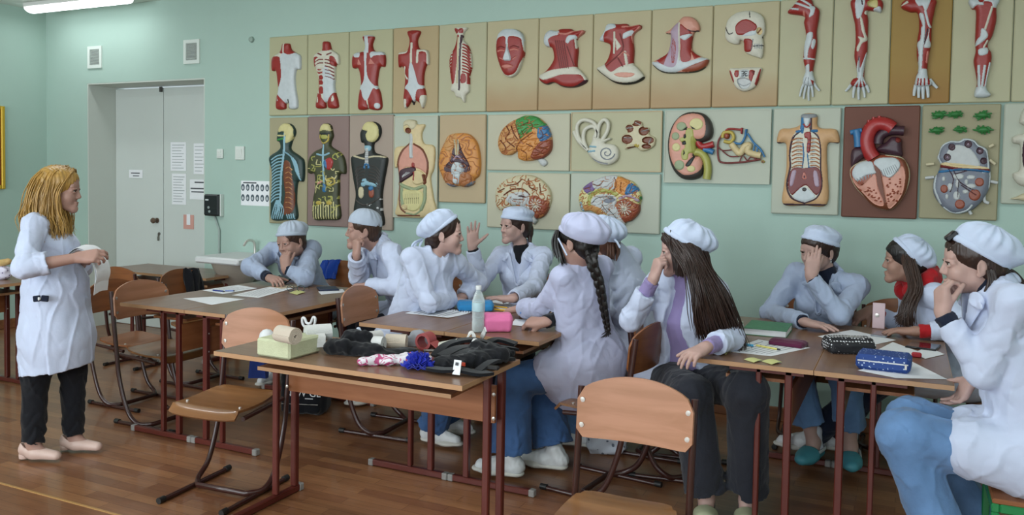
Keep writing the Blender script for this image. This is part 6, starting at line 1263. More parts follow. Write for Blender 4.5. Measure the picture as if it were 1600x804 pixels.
root, B, h, q = person(dict(label='boy in a close fitting pale cap propping his chin on his fist', male=True, P=(-2.98, 4.80, .53), N=at(591, 381, Y=4.55), fc=V(-.55, -.83, 0), H=at(567, 359, Y=4.46), fh=V(-.78, -.62, .02), hs=1.03, skin=SK, shirt=M_char, collar_h=.01,
  elR=at(547, 445, z=.81), wrR=at(557, 398, Y=4.28), hdR=((-.10, .1, 1), (.3, .75, .1), dict(curl=(.85, .88, .9, .92), thumb=(.6, .35, .6))), elL=at(617, 450, z=.80), wrL=at(572, 447, z=.80), hdL=((-1, .2, 0), (0, 0, -1), dict(curl=(.4, .4, .4, .4))),
  knR=(-3.35, 4.55, .52), knL=(-3.1, 4.42, .52), anR=(-3.35, 4.60, .10), anL=(-3.12, 4.5, .10), coat=M_coat, pants=M_char, lapel=True, vneck=.19, seed=43, cuffr=.05))
cap(h, root, M_capg, 'snug', .13, 1.03, 5, ring=False)
hair_shell(h, root, H_mid, 1.03, hairline=.06)

# 3 --- the girl in profile, centre
root, B, h, q = person(dict(label='girl in profile with a gathered white cap, arms folded on the centre desk', P=(-2.60, 4.05, .54), N=at(682, 396, Y=4.02), fc=V(.88, -.45, 0), fp=V(1, 0, 0), H=at(695, 365, Y=4.04), fh=V(.88, .44, .02), hs=.98, skin=SK2, shirt=None,
  elR=at(657, 476, z=.815), wrR=at(705, 468, z=.80), hdR=((.7, .6, -.1), (0, 0, -1), dict(curl=(.2, .2, .25, .3))), noik='L', elL=at(748, 441, Y=4.38), wrL=at(722, 464, z=.80), hdL=((-.5, -.5, -.1), (0, 0, -1), dict(curl=(.35, .35, .35, .4))),
  knR=(-2.18, 3.97, .53), knL=(-2.18, 4.17, .53), anR=(-2.36, 3.98, .10), anL=(-2.40, 4.20, .10), coat=M_coat, pants=M_jean, hem=.085, shoe='sneaker', vneck=.10, skirt=.35, cuffr=.047, seed=45, iris=M_iris))
hair_shell(h, root, H_brown, .98, hairline=.066)
K = cap(h, root, M_cap, 'puff', .62, .98, 6, size=.98)
b = MB()
for pts in ([(.0, -.125, -.03), (.03, -.16, -.05), (.02, -.175, -.085), (-.01, -.155, -.07)], [(0, -.125, -.03), (-.03, -.165, -.045), (-.035, -.18, -.07), (-.005, -.16, -.085)], [(0, -.125, -.03), (.0, -.15, -.09), (-.01, -.155, -.13)]):
    b.tube(catmull([h(*p_) for p_ in pts], 6)-root_loc(root), .004, 8, flat=1.8)
b.build('cap_ties', M_cap, root)
S = SDF(); S.cone(h(0, -.07, -.05), h(.0, -.085, -.10), .045, .03, k=.03); sdf_obj('hair_bun', S, .005, H_brown, root, lambda P: .002*vnoise(P, .03, 4))
for i in range(3):
    d = unit(q['wr']['R']-q['el']['R']); c = q['wr']['R']-d*(.02+.016*i)
    tag_ = MB().tube([c+V(0.047*math.cos(t)*d[1], -.047*math.cos(t)*d[0], .047*math.sin(t))-root_loc(root) for t in np.linspace(0, 2*PI, 24, endpoint=False)], .004, 6, closed=True).build('patterned_trim', mat('floral_trim', '#8f93b5', .8, noise=.5, nscale=160), root)

# 4 --- the girl with the raised hand
root, B, h, q = person(dict(label='girl with a flat white cap raising her open right hand behind the centre desks', P=(-2.24, 5.0, .54), N=at(815, 389, Y=4.88), fc=V(.08, -1, 0), H=at(805, 352, Y=4.83), fh=V(-.55, -.83, 0), hs=.97, skin=SK2, shirt=M_black, collar_h=.0,
  elR=at(757, 438, Y=4.70), wrR=at(738, 386, Y=4.60), hdR=((.02, 0, 1), (.62, -.78, 0), dict(curl=(.04, .03, .05, .08), thumb=(.62, .8, .1), tb=(.1, .0), spread=.22)), elL=at(850, 458, Y=4.72), wrL=at(800, 466, z=.80), hdL=((-1, -.1, 0), (0, 0, -1), flat_hand),
  knR=(-2.35, 4.6, .52), knL=(-2.1, 4.6, .52), anR=(-2.35, 4.66, .10), anL=(-2.1, 4.66, .10), coat=M_coat, pants=M_char, lapel=True, vneck=.20, cuffR=M_black, sleeveR=.90, seed=47))
hair_shell(h, root, H_brown, .97, hairline=.06)
cap(h, root, M_cap, 'flat', .12, .97, 7)
S = SDF(); S.ell(h(0, -.10, -.03), (.045, .03, .05), h.M); S.cone(h(.02, -.10, -.06), h(.045, -.09, -.14), .018, .006, k=.02); sdf_obj('hair_bun', S, .005, H_brown, root)
c = P_ = at(838, 442, Y=4.70)
# 5 --- the girl with the black braid
root, B, h, q = person(dict(label='girl with a long black braid seen from behind, reaching across the centre desk', P=at(916, 566, Y=3.92), N=at(905, 411, Y=3.86), fc=V(-.86, .50, 0), fp=V(-1, 0, 0), H=at(903, 378, Y=3.80), fh=V(-.88, .32, -.22), hs=1.0, skin=SK, shirt=None,
  elL=at(850, 470, Y=3.86), wrL=at(814, 481, Y=4.02), hdL=((-1, .25, -.25), (0, 0, -1), dict(curl=(.3, .3, .3, .35))), elR=V(-1.46, 4.16, .82), wrR=at(851, 503, z=.795), hdR=((-1, -.1, -.05), (.1, .45, -.9), dict(curl=(.6, .62, .65, .7), thumb=(.7, .3, .5))), cuffL=M_navy, cuffR=M_black, sleeveL=.80, sleeveR=.15,
  knL=at(803, 596, Y=3.74), anL=at(797, 718, Y=3.72)*V(1, 1, 0)+V(0, 0, .10), knR=at(846, 596, Y=3.98), anR=at(866, 712, Y=3.92)*V(1, 1, 0)+V(0, 0, .10), toeL=V(-1, -.12, 0), toeR=V(-1, -.05, 0), coat=M_coatl, pants=M_jean, hem=.105, kneer=.088, shoe='trainer', skirt=.42, vneck=.06, sw=.135, armr=.053, shL=at(882, 434, Y=3.76), seed=51, hemat=.10, cuffr=.055,
  coat_extra=[lambda S, B, P, N, sp: S.cone(P+V(.02, 0, .02), P+V(-.02, -.02, -.06), .185, .20, k=.06, flat=(V(0, 1, 0), .8))]))
hair_shell(h, root, H_black, 1.0, hairline=.035)
cap(h, root, M_coatl, 'beret', .50, 1.0, 9, size=1.0)
strands('fringe', [[h(x_, .085, .075), h(x_*1.2, .11, .03), h(x_*1.3, .108, -.02), h(x_*1.35, .10, -.055)] for x_ in (-.05, -.02, .02, .05)]+[[h(.06, .06, .07), h(.082, .06, .0), h(.084, .05, -.06), h(.08, .05, -.10)]], H_black, root, 46, .006, .004, 5)
bp0 = [h(0, -.09, -.04), at(925, 408, Y=3.70), at(936, 440, Y=3.72), at(942, 472, Y=3.76), at(947, 500, Y=3.80), at(950, 517, Y=3.82)]
bp_ = catmull(bp0, 10)-root_loc(root); b = MB(); T = np.linspace(0, 1, len(bp_))
for ph in range(3):
    a = T*26+ph*2*PI/3; rad = .016*(1-.55*T); off = np.stack([np.sin(a)*rad, np.cos(a*2)*rad*.45, 0*a], 1)
    b.tube(bp_+off, .021*(1-.62*T), 8)
b.build('braid', H_black, root)
strands('braid_tail', [[bp0[-2], bp0[-1], bp0[-1]+V(.01, 0, -.02)], [bp0[-2], bp0[-1], bp0[-1]+V(-.03, 0, -.03)]], H_black, root, 16, .004, .003, 6)
d = unit(q['wr']['L']-q['el']['L']); e0 = q['el']['L']+(q['wr']['L']-q['el']['L'])*.80
S = SDF(); S.cone(e0-d*.03, e0+d*.015, .052, .048, k=.01); S.half(e0+d*.014, d, e0-.08, e0+.08); sdf_obj('turned_cuff', S, .005, M_bluecuff, root)
MB().tube([h(.088, .045, .03)-root_loc(root), h(.098, .01, -.03)-root_loc(root), h(.10, -.005, -.06)-root_loc(root)], .004, 8).build('cap_ribbon', M_cap, root)

# 6 --- half hidden behind her
root, B, h, q = person(dict(label='girl with auburn hair mostly hidden behind the braided girl', P=(-1.28, 4.44, .54), N=at(960, 398, Y=4.40), fc=V(-.95, .25, 0), fp=V(-1, 0, 0), H=at(940, 376, Y=4.34), fh=V(-.9, .40, -.1), hs=.98, skin=SK, shirt=None,
  elL=V(-1.44, 4.24, .85), wrL=V(-1.68, 4.28, .80), hdL=((-1, .2, 0), (0, 0, -1), flat_hand), elR=V(-1.44, 4.6, .85), wrR=V(-1.70, 4.52, .80), hdR=((-1, -.2, 0), (0, 0, -1), flat_hand), knL=(-1.68, 4.32, .53), knR=(-1.68, 4.54, .53), anL=(-1.6, 4.32, .10), anR=(-1.6, 4.54, .10), coat=M_coat, pants=M_jeanl, hem=.085, vneck=.06, seed=53, skirt=.5))
hair_shell(h, root, H_aub, .98, hairline=.05)
cap(h, root, M_cap, 'puff', .45, .98, 10, size=1.0)
strands('hair_ends', [[h(0, -.09, .0), h(.0, -.115, -.05), h(.02, -.12, -.09)], [h(.03, -.085, .0), h(.05, -.10, -.05), h(.06, -.10, -.10)]], H_aub, root, 26, .010, .006, 7)
MB().tube([h(.03, -.12, .01)-root_loc(root), h(.04, -.15, -.01)-root_loc(root), h(.035, -.165, -.04)-root_loc(root)], .006, 8).build('cap_ties', M_cap, root)

# 7 --- the girl with the very long hair
W = lambda px, py, Y: at(px, py, Y=Y)
root, B, h, q = person(dict(label='girl with very long dark brown hair and a lilac sweatshirt, chin on hand', P=(-.95, 4.00, .54), N=at(1073, 433, Y=3.92), fc=V(-.22, -1, 0), fp=V(.15, -1, 0), H=at(1066, 391, Y=3.86), fh=V(-.95, -.30, -.10), hs=1.0, skin=SK2, shirt=M_lilac, collar_h=.04,
  elR=at(993, 492, Y=3.84), wrR=at(1021, 436, Y=3.72), hdR=((.22, .10, 1), (.55, .5, .1), dict(curl=(.80, .84, .88, .9), thumb=(.6, .25, .55))), elL=at(1146, 524, z=.81), wrL=at(1103, 542, z=.80), hdL=((-.45, -.85, -.22), (0, .25, -1), dict(curl=(.25, .28, .3, .32), thumb=(.75, .6, .1))), cuffR=M_lilac, cuffL=M_lilac, sleeveR=.66, sleeveL=.60, cuffr=.052,
  knR=at(1080, 618, Y=3.60), knL=at(1168, 612, Y=3.62), anR=at(1104, 768, Y=3.66)*V(1, 1, 0)+V(0, 0, .10), anL=at(1168, 758, Y=3.72)*V(1, 1, 0)+V(0, 0, .10), toeR=V(.18, -1, 0), toeL=V(.15, -1, 0), coat=M_coat, pants=M_char, hem=.088, kneer=.088, shoe='slide', skirt=0, vneck=.34, openfront=True, seed=55, hemat=.08,
  coat_extra=[lambda S, B, P, N, sp: S.cone(P-B.l*.17+sp*.1+B.f*.06, P-B.l*.16-sp*.03+B.f*.10, .06, .07, k=.05, flat=(B.f, .5))]))
hair_shell(h, root, H_brown, 1.0, hairline=.055, grow=.004, extra=[lambda S, h, hs: (S.cone(h(.06, -.02, 0), W(1100, 432, 3.76), .05, .045, k=.04), S.cone(W(1100, 432, 3.76), W(1124, 500, 3.74), .045, .03, k=.03))])
cap(h, root, M_cap, 'puff', .60, 1.05, 11, size=.94, roll=.05)
W = lambda px, py, Y: at(px, py, Y=Y)
strands('hair_locks', [[h(.03, .045, .085), h(.075, .03, .05), W(1075, 405, 3.70), W(1085, 440, 3.66), W(1095, 480, 3.68), W(1105, 520, 3.72)], [h(.04, .0, .085), h(.085, -.03, .02), W(1095, 420, 3.72), W(1115, 460, 3.68), W(1130, 500, 3.70), W(1150, 545, 3.76)],
  [h(.03, -.06, .07), h(.06, -.10, -.02), W(1110, 425, 3.76), W(1132, 460, 3.72), W(1148, 500, 3.74), W(1160, 548, 3.80)], [h(.04, .03, .085), h(.082, .0, .03), W(1088, 420, 3.69), W(1100, 462, 3.66), W(1112, 505, 3.70), W(1130, 545, 3.74)],
  [h(.05, .03, .09), h(.08, .03, .0), W(1078, 425, 3.68), W(1088, 462, 3.66), W(1092, 495, 3.68), W(1098, 525, 3.72)]], H_brown, root, 900, .015, .0022, 8, wave=.006)
strands('front_lock', [[h(.015, .082, .085), h(.060, .064, .05), h(.078, .042, -.02), h(.080, .035, -.10)], [h(.03, .07, .085), h(.070, .045, .04), h(.083, .02, -.03), h(.083, .01, -.11)]], H_brown, root, 260, .006, .0022, 9)

# 8 --- face on hand
root, B, h, q = person(dict(label='girl resting her face on her open hand behind the right desks', P=(-.42, 5.0, .54), N=at(1292, 426, Y=4.82), fc=V(-.12, -1, 0), H=at(1279, 390, Y=4.76), fh=V(-.62, -.78, -.18), uh=V(.10, 0, 1), hs=1.0, skin=SK2, shirt=M_navy, collar_h=.0,
  noik='R', elR=at(1203, 488, Y=4.77), wrR=at(1258, 503, z=.79), hdR=((.95, -.25, -.05), (0, 0, -1), dict(curl=(.10, .08, .1, .14), thumb=(.9, .4, .1))), elL=at(1308, 496, z=.81), wrL=at(1267, 432, Y=4.58), hdL=((.10, .08, 1), (-.1, 1, 0), dict(curl=(.10, .10, .14, .2), thumb=(.9, .3, .2), spread=.01)), cuffL=M_navy, cuffR=M_navy,
  knR=(-.50, 4.58, .52), knL=(-.25, 4.56, .52), anR=(-.40, 4.62, .13), anL=(-.22, 4.64, .13), toeR=V(-.3, -1, 0), toeL=V(.1, -1, 0), coat=M_coatb, pants=M_jeanl, hem=.08, hemat=.28, shoe='croc', lapel=True, vneck=.19, seed=57, sw=.165))
hair_shell(h, root, H_brown, 1.0, hairline=.052, grow=.003)
cap(h, root, M_cap, 'flat', .42, 1.0, 12)
e = MB()
for z_ in (-.042, -.054): e.lathe([(.0015, -.004), (.0045, 0), (.0015, .004)], h(.079, -.004, z_)-root_loc(root), 10)
e.build('earring', M_shoew, root)

# 9 --- red hood
root, B, h, q = person(dict(label='girl with a red hood over her white coat, seen in profile', P=(.30, 4.78, .54), N=at(1434, 446, Y=4.74), fc=V(-.93, -.35, 0), fp=V(-1, 0, 0), H=at(1414, 407, Y=4.70), fh=V(-1, -.10, .0), hs=.98, skin=SK3, shirt=M_red, collar_h=.03,
  elR=at(1388, 500, Y=4.98), wrR=at(1360, 484, Y=4.93), hdR=((-.7, -.3, -.45), (-.2, .3, -1), dict(curl=(.45, .45, .5, .5))), elL=at(1468, 512, z=.81), wrL=at(1432, 517, z=.79), hdL=((-1, .15, -.05), (0, 0, -1), dict(curl=(.15, .15, .18, .2))), cuffL=M_red, cuffR=M_red, sleeveL=.74, sleeveR=.70,
  knR=(-.10, 4.82, .52), knL=(-.06, 4.62, .52), anR=(-.30, 4.86, .12), anL=(-.42, 4.72, .14), toeR=V(-1, .1, 0), toeL=V(-1, 0, 0), coat=M_coat, pants=M_navy, hem=.07, vneck=.12, seed=59))
hair_shell(h, root, H_black, .98, hairline=.052, grow=.003)
cap(h, root, M_cap, 'puff', .80, .98, 13, size=.95)
S = SDF(); N_ = q['N']; sp_ = q['sp']
for i in range(9):
    a0, a1 = -2.5+5*i/9, -2.5+5*(i+1)/9
    pa, pb = [N_+sp_*(.01+.02*math.cos(t))-B.f*math.cos(t)*.085+B.l*math.sin(t)*.10 for t in (a0, a1)]
    S.cone(pa, pb, .042, .042, k=.03, flat=(B.f, .8))
sdf_obj('hood', S, .006, M_red, root, folds(.005, .09, 6))
strands('hair_locks', [[h(.05, .03, .07), h(.083, .01, .0), W(1424, 450, 4.58), W(1412, 480, 4.55), W(1414, 508, 4.55)], [h(.05, -.02, .07), h(.083, -.03, .0), W(1436, 450, 4.57), W(1425, 480, 4.54), W(1424, 508, 4.55)], [h(.06, .0, .05), h(.08, .0, -.03), W(1428, 455, 4.57), W(1418, 485, 4.54), W(1402, 500, 4.55)]], H_mid, root, 420, .010, .0022, 10, wave=.004)

# 10 --- nearest on the right
root, B, h, q = person(dict(label='girl nearest on the right, hand at her mouth, on a green stool', P=(.42, 3.36, .56), N=at(1556, 453, Y=3.42), fc=V(-.95, -.2, 0), fp=V(-1, .05, 0), H=at(1521, 410, Y=3.43), fh=V(-.97, -.10, -.04), hs=1.02, skin=SK2, shirt=M_navy, collar_h=.012,
  elL=at(1500, 584, Y=3.30), wrL=at(1472, 488, Y=3.33), hdL=((-.05, .15, 1), (.75, .5, .1), dict(curl=(.62, .66, .7, .75), thumb=(.8, .2, .5))), elR=at(1565, 585, Y=3.62), wrR=at(1520, 590, Y=3.55), hdR=((-.4, .1, -.9), (-.5, -.2, .2), dict(curl=(.3, .32, .35, .4))), cuffL=M_navy, cuffR=M_navy, sleeveL=.80,
  knL=at(1412, 678, Y=3.30), anL=at(1497, 800, Y=3.28)*V(1, 1, 0)+V(0, 0, .13), knR=V(.05, 3.52, .60), anR=V(.34, 3.62, .13), toeL=V(-.9, -.2, 0), toeR=V(-.9, .2, 0), coat=M_coat, pants=M_jeanl, hem=.085, kneer=.088, shoe='croc', shoem=M_shoew, strapm=mat('pink_strap', '#c78fa6', .5), hemat=.06, lapel=True, vneck=.13, skirt=.45, seed=61, sw=.165,
  coat_extra=[lambda S, B, P, N, sp: S.cone(P+V(.10, 0, .0), P+V(.14, -.02, -.16), .15, .16, k=.06, flat=(V(1, 0, 0), .45))]))
hair_shell(h, root, H_brown, 1.02, hairline=.05)
cap(h, root, M_cap, 'puff', .55, 1.02, 14, size=1.0)
strands('ponytail', [[h(0, -.10, -.03), W(1580, 430, 3.44), W(1592, 445, 3.45), W(1606, 470, 3.47)], [h(.02, -.10, -.04), W(1578, 440, 3.42), W(1590, 455, 3.43), W(1604, 485, 3.45)]], H_brown, root, 50, .010, .006, 11)
strands('loose_strands', [[h(.075, -.03, -.02), h(.085, -.035, -.06), h(.082, -.02, -.10)], [h(.07, -.05, -.02), h(.08, -.06, -.07), h(.08, -.05, -.12)]], H_brown, root, 18, .006, .004, 12)
MB().box(h(.02, .075, .098)-root_loc(root), (.05, .045, .02), R=h.M@Rx(-.7), bev=.006).build('hair_clip', mat('black_clip', '#121316', .35), root)
# ---------------------------------------------------------------- things on the desks, in hands and on the floor
TZ = .7505
def thin(m, clear):
    """thin clear plastic: mostly see-through with a glossy film"""
    nt = m.node_tree; out = nt.nodes['Material Output']; b = nt.nodes['Principled BSDF']; t = nt.nodes.new('ShaderNodeBsdfTransparent'); t.inputs[0].default_value = (.95, .97, .97, 1)
    lw = nt.nodes.new('ShaderNodeLayerWeight'); lw.inputs[0].default_value = .35; mr = nt.nodes.new('ShaderNodeMapRange'); mr.inputs['To Min'].default_value = 1-clear; mr.inputs['To Max'].default_value = .85
    nt.links.new(lw.outputs['Facing'], mr.inputs['Value']); mx = nt.nodes.new('ShaderNodeMixShader'); nt.links.new(mr.outputs[0], mx.inputs[0]); nt.links.new(t.outputs[0], mx.inputs[1]); nt.links.new(b.outputs[0], mx.inputs[2]); nt.links.new(mx.outputs[0], out.inputs['Surface'])
def on(px, py, z=TZ): return at(px, py, z=z)
def mesh_thing(o, label, cat, group=None): return tag(o, label, cat, group)
M_line = mat('grey_print', '#8b9096', .8)
_pz = [0]
def paper(px, label, lines=True, name='paper_sheet', m=None, dz=0, group='papers on the desks', curl=.0):
    """sheet given by four corner pixels on the desk plane"""
    _pz[0] += 1; z = TZ+.0004+dz+.00025*(_pz[0] % 5)
    Q = np.array([on(x, y, z) for x, y in px]); c = Q.mean(0); c[2] = z
    r = thing(name, label, 'paper', c, 0, group)
    n = 9; P = [[Q[0]*(1-u)*(1-v)+Q[1]*u*(1-v)+Q[2]*u*v+Q[3]*(1-u)*v-c+V(0, 0, curl*(u-.5)**2*4*v) for v in np.linspace(0, 1, n)] for u in np.linspace(0, 1, n)]
    MB().slab(P, .0006).build('sheet', m or M_paper, r)
    if lines:
        b = MB()
        for i in range(7):
            v = .14+.11*i; u0, u1 = .10, .9-.3*((i*5) % 3)/3
            a = [Q[0]*(1-u)*(1-w_)+Q[1]*u*(1-w_)+Q[2]*u*w_+Q[3]*(1-u)*w_-c+V(0, 0, .0007+curl*(u-.5)**2*4*w_) for u, w_ in ((u0, v), (u1, v), (u1, v+.022), (u0, v+.022))]
            b.add(a, [(0, 1, 2, 3)])
        b.build('print_lines', M_line, r, smooth=False)
    return r
paper([(286, 466), (333, 463), (382, 467), (331, 476)], 'white sheet lying nearest the camera on the left desk pair', False)
paper([(316, 453), (372, 445), (402, 450), (348, 459)], 'white printed sheet with a pen on it, left desk pair', True)
paper([(362, 461), (420, 448), (458, 450), (404, 465)], 'white sheet in front of the leaning capped person', True)
paper([(418, 447), (452, 443), (476, 446), (440, 451)], 'beige booklet under the elbow of the leaning capped person', False, 'booklet', mat('beige_paper', '#c9b59a', .7))
paper([(497, 455), (535, 451), (540, 456), (502, 460)], 'white paper under the dark blue notebook by the boy', False)
paper([(633, 489), (668, 478), (738, 488), (700, 497)], 'open spiral notebook with a printed page in front of the girl in profile', True, 'spiral_notebook', curl=.004)
paper([(756, 470), (772, 464), (806, 468), (790, 476)], 'white sheet before the girl with the raised hand', False)
paper([(775, 480), (796, 475), (818, 480), (796, 488)], 'sheet under the yellow pencils, centre desks', True)
paper([(798, 507), (805, 498), (828, 500), (822, 510)], 'white sheet corner sticking out behind the pink pouch', False)
paper([(1132, 548), (1185, 530), (1266, 543), (1205, 556)], 'white sheet in front of the long-haired girl', True)
paper([(1278, 525), (1330, 515), (1400, 531), (1342, 543)], 'white sheet above the dotted pouch', False)
paper([(1352, 556), (1395, 534), (1436, 549), (1400, 568)], 'white sheet between the dotted pouch and the red eraser', False)
paper([(1340, 578), (1420, 562), (1480, 592), (1400, 590)], 'white sheet under the blue patterned pencil case', False)
paper([(1425, 553), (1448, 541), (1476, 553), (1446, 560)], 'small white sheet beside the red eraser', False)
# spiral of the notebook
nb = on(668, 478, .757); ne = on(738, 488, .757)
b = MB()
for i in range(18):
    c = nb+(ne-nb)*(i+.5)/18; ax = unit(ne-nb); sd = np.cross(ax, Z3)
    b.tube([c+sd*.004*math.cos(t)+Z3*(.001+.004*math.sin(t)) for t in np.linspace(0, 2*PI, 10, endpoint=False)], .0011, 5, closed=True)
sn = [o for o in COL.objects if o.name.startswith('spiral_notebook')][0]
for i in range(len(b.v)): pass
b.v = [tuple(np.array(q)-np.array(sn.location)) for q in b.v]; b.build('spiral_wire', M_pipe, sn)
def pen(p0, p1, label, m, tipm=None, r=.0045, name='pen', group='pens and pencils on the desks'):
    a, b_ = on(*p0, TZ+r+.001), on(*p1, TZ+r+.001); c = (a+b_)/2; root = thing(name, label, 'pen', (c[0], c[1], TZ+.0015), 0, group)
    o = np.array(root.location); d = b_-a
    MB().tube([a-o, a+d*.86-o], r, 10).build('barrel', m, root); MB().tube([a+d*.86-o, a+d*.94-o, b_-o], [r, r*.7, r*.15], 10).build('tip', tipm or M_blk, root)
M_blue = mat('pen_blue', '#2c3f86', .35); M_yel = mat('pencil_yellow', '#d9a83a', .45); M_cy = mat('marker_cyan', '#4aa5c9', .4); M_ly = mat('marker_yellow', '#ddd27a', .4)
pen((333, 453), (352, 455), 'dark blue pen on the printed sheet, left desks', M_blue)
pen((352, 454), (367, 454), 'blue and white pen beside the dark pen, left desks', mat('pen_light', '#7c8fc0', .35))
pen((771, 478), (797, 481), 'upper yellow pencil by the blue pencil case', M_yel, M_blk)
pen((773, 483), (795, 485), 'lower yellow pencil by the blue pencil case', M_yel, M_blk)
pen((1166, 538), (1180, 540), 'cyan capped marker on the sheet of the long-haired girl', M_cy, M_shoew, .006, 'marker')
pen((1182, 539), (1220, 546), 'pale yellow pencil on the sheet of the long-haired girl', M_ly, M_blk)
# sticky notes
M_note = mat('yellow_note', '#cbcb88', .7)
def note(px, label, up):
    Q = np.array([on(x, y, TZ+.002) for x, y in px]); c = Q.mean(0); P = [[Q[0]*(1-u)*(1-v)+Q[1]*u*(1-v)+Q[2]*u*v+Q[3]*(1-u)*v-c+Z3*up*math.sin(u*2.6)*.5 for v in (0, .5, 1)] for u in np.linspace(0, 1, 9)]
    b = MB().slab(P, .0006); o = b.build('sticky_note', M_note, None, loc=c); tag(o, label, 'note', 'yellow notes')
note([(1118, 540), (1124, 537), (1142, 551), (1134, 554)], 'curled yellow note by the hand of the long-haired girl', .02)
note([(1162, 561), (1178, 559), (1192, 563), (1178, 566)], 'left yellow note on the near edge of the right desks', .008)
note([(1190, 564), (1208, 561), (1222, 566), (1206, 569)], 'right yellow note on the near edge of the right desks', .008)
note([(452, 457), (466, 453), (478, 456), (464, 460)], 'yellow note near the glasses on the left desks', .004)
def boxthing(name, label, cat, px, h, m, bev=.008, group=None, extra=None, z=TZ):
    """block on the desk: near-left, near-right and far-right corner pixels of its base"""
    A, B_, C_ = [at(*q, z=z) for q in px]; D = A+C_-B_; c = (A+C_)/2; X = B_-A; w = np.linalg.norm(X); ang = math.atan2(X[1], X[0]); n = V(-math.sin(ang), math.cos(ang), 0); dpt = abs((C_-B_)@n)
    cc = A+X/2+n*dpt/2; root = thing(name, label, cat, (cc[0], cc[1], z), ang, group)
    MB().box((0, 0, h/2+.0005), (w, dpt, h), bev=bev).build('body' if extra is None else extra, m, root, smooth=bev < .004)
    return root, w, dpt
def zip_line(root, w, d, h, m, name='zipper'):
    MB().tube([(-w*.46, -d*.5-.001, h*.62), (w*.46, -d*.5-.001, h*.62)], .0028, 6).build(name, m, root)
    MB().box((w*.42, -d*.5-.004, h*.5), (.008, .004, .022), bev=.001).build('zip_pull', M_rivet, root)
def pouch(name, label, px, h, m, seed=1, taper=.75, group='pencil cases on the desks', zipm=None):
    A, B_, C_ = [on(*q) for q in px]; X = B_-A; w = np.linalg.norm(X); ang = math.atan2(X[1], X[0]); n = V(-math.sin(ang), math.cos(ang), 0); dp = max(.05, abs((C_-B_)@n)); cc = A+X/2+n*dp/2
    root = thing(name, label, 'pencil case', (cc[0], cc[1], TZ), ang, group)
    S = SDF(); S.box((0, 0, h*.38), (w/2, dp*.5, h*.40), rad=min(.016, h*.3), k=.02); S.box((0, 0, h*.68), (w*.485, dp*.27, h*.33), rad=min(.012, dp*.2), k=.03)
    S.half((0, 0, .001), (0, 0, -1), (-w, -w, -.2), (w, w, .2))
    v, f = S.mesh(.004, lambda P: .0015*vnoise(P, .05, seed)); npmesh('body', [(v, f)], m, root)
    b = MB(); b.tube(catmull([(-w*.45, 0, h*.97), (0, -.002, h*1.02), (w*.45, 0, h*.97)], 8), .0035, 6); b.build('zipper', zipm or M_rivet, root)
    return root, w, dp
M_pink = cloth('pink_pouch', '#d9729f', crease=.3); M_bcase = cloth('blue_case', '#2f7fb5', crease=.3)
pouch('pencil_case', 'bright pink pencil pouch standing right of the water bottle', [(757, 519), (800, 519), (806, 512)], .085, M_pink, 3, zipm=M_pink)
r_b, w_, d_ = pouch('pencil_case', 'rounded blue pencil case lying behind the water bottle', [(716, 487), (771, 487), (774, 480)], .05, M_bcase, 4, zipm=M_yel)
def spotted(name, base, dot, scale, rad):
    m = mat(name, base, .7); nt = m.node_tree; b = nt.nodes['Principled BSDF']; tc = nt.nodes.new('ShaderNodeTexCoord'); v = nt.nodes.new('ShaderNodeTexVoronoi'); v.inputs['Scale'].default_value = scale; v.inputs['Randomness'].default_value = .25 if rad > .3 else 1
    r = nt.nodes.new('ShaderNodeMath'); r.operation = 'LESS_THAN'; r.inputs[1].default_value = rad; mx = nt.nodes.new('ShaderNodeMix'); mx.data_type = 'RGBA'; mx.inputs['A'].default_value = srgb(base); mx.inputs['B'].default_value = srgb(dot)
    nt.links.new(tc.outputs['Object'], v.inputs['Vector']); nt.links.new(v.outputs['Distance'], r.inputs[0]); nt.links.new(r.outputs[0], mx.inputs['Factor']); nt.links.new(mx.outputs['Result'], b.inputs['Base Color']); return m
M_dots = spotted('polka_dots', '#15161b', '#d8d8dc', 75, .33); M_bpat = spotted('blue_pattern', '#1f3f80', '#b9c9de', 70, .22)
pouch('pencil_case', 'black pencil pouch with white polka dots on the right desks', [(1298, 553), (1370, 555), (1378, 545)], .065, M_dots, 5)
r0, w0_, d0_ = boxthing('pencil_case', 'dark blue patterned box pencil case with white zipper, right desks', 'pencil case', [(1336, 576), (1422, 586), (1428, 574)], .062, M_bpat, .014, 'pencil cases on the desks'); zip_line(r0, w0_, d0_, .062, M_shoew)
pouch('glasses_case', 'plum coloured soft case behind the sheet of the long-haired girl', [(1200, 538), (1252, 545), (1262, 539)], .022, cloth('plum_case', '#5b2440', crease=.2), 6, zipm=mat('plum_trim', '#3b1830', .5))
# books, phones
M_gbook = mat('green_book', '#3f7a55', .5, noise=.15, nscale=40)
rb, wb_, db_ = boxthing('book', 'thick green book at the far left of the right desks', 'book', [(1163, 522), (1228, 528), (1234, 515)], .032, M_paper, .003, None, 'pages')
for z_ in (.0015, .033): MB().box((0, -.002, z_), (wb_+.006, db_+.006, .003)).build('cover', M_gbook, rb, smooth=False)
MB().box((0, db_/2+.002, .017), (wb_+.006, .003, .033)).build('spine', M_gbook, rb, smooth=False)
rb, wb_, db_ = boxthing('notebook', 'dark blue closed notebook near the elbow of the boy', 'notebook', [(499, 455), (530, 454), (534, 449)], .012, mat('dark_blue_cover', '#1c2740', .45), .003)
rb, wb_, db_ = boxthing('notebook', 'tan notebook between the braided girl and the pink pouch', 'notebook', [(832, 491), (868, 494), (872, 484)], .012, mat('tan_cover', '#b89468', .6), .003)
M_phone = mat('phone_black', '#15171b', .15); M_glass = mat('phone_glass', '#20252c', .08)
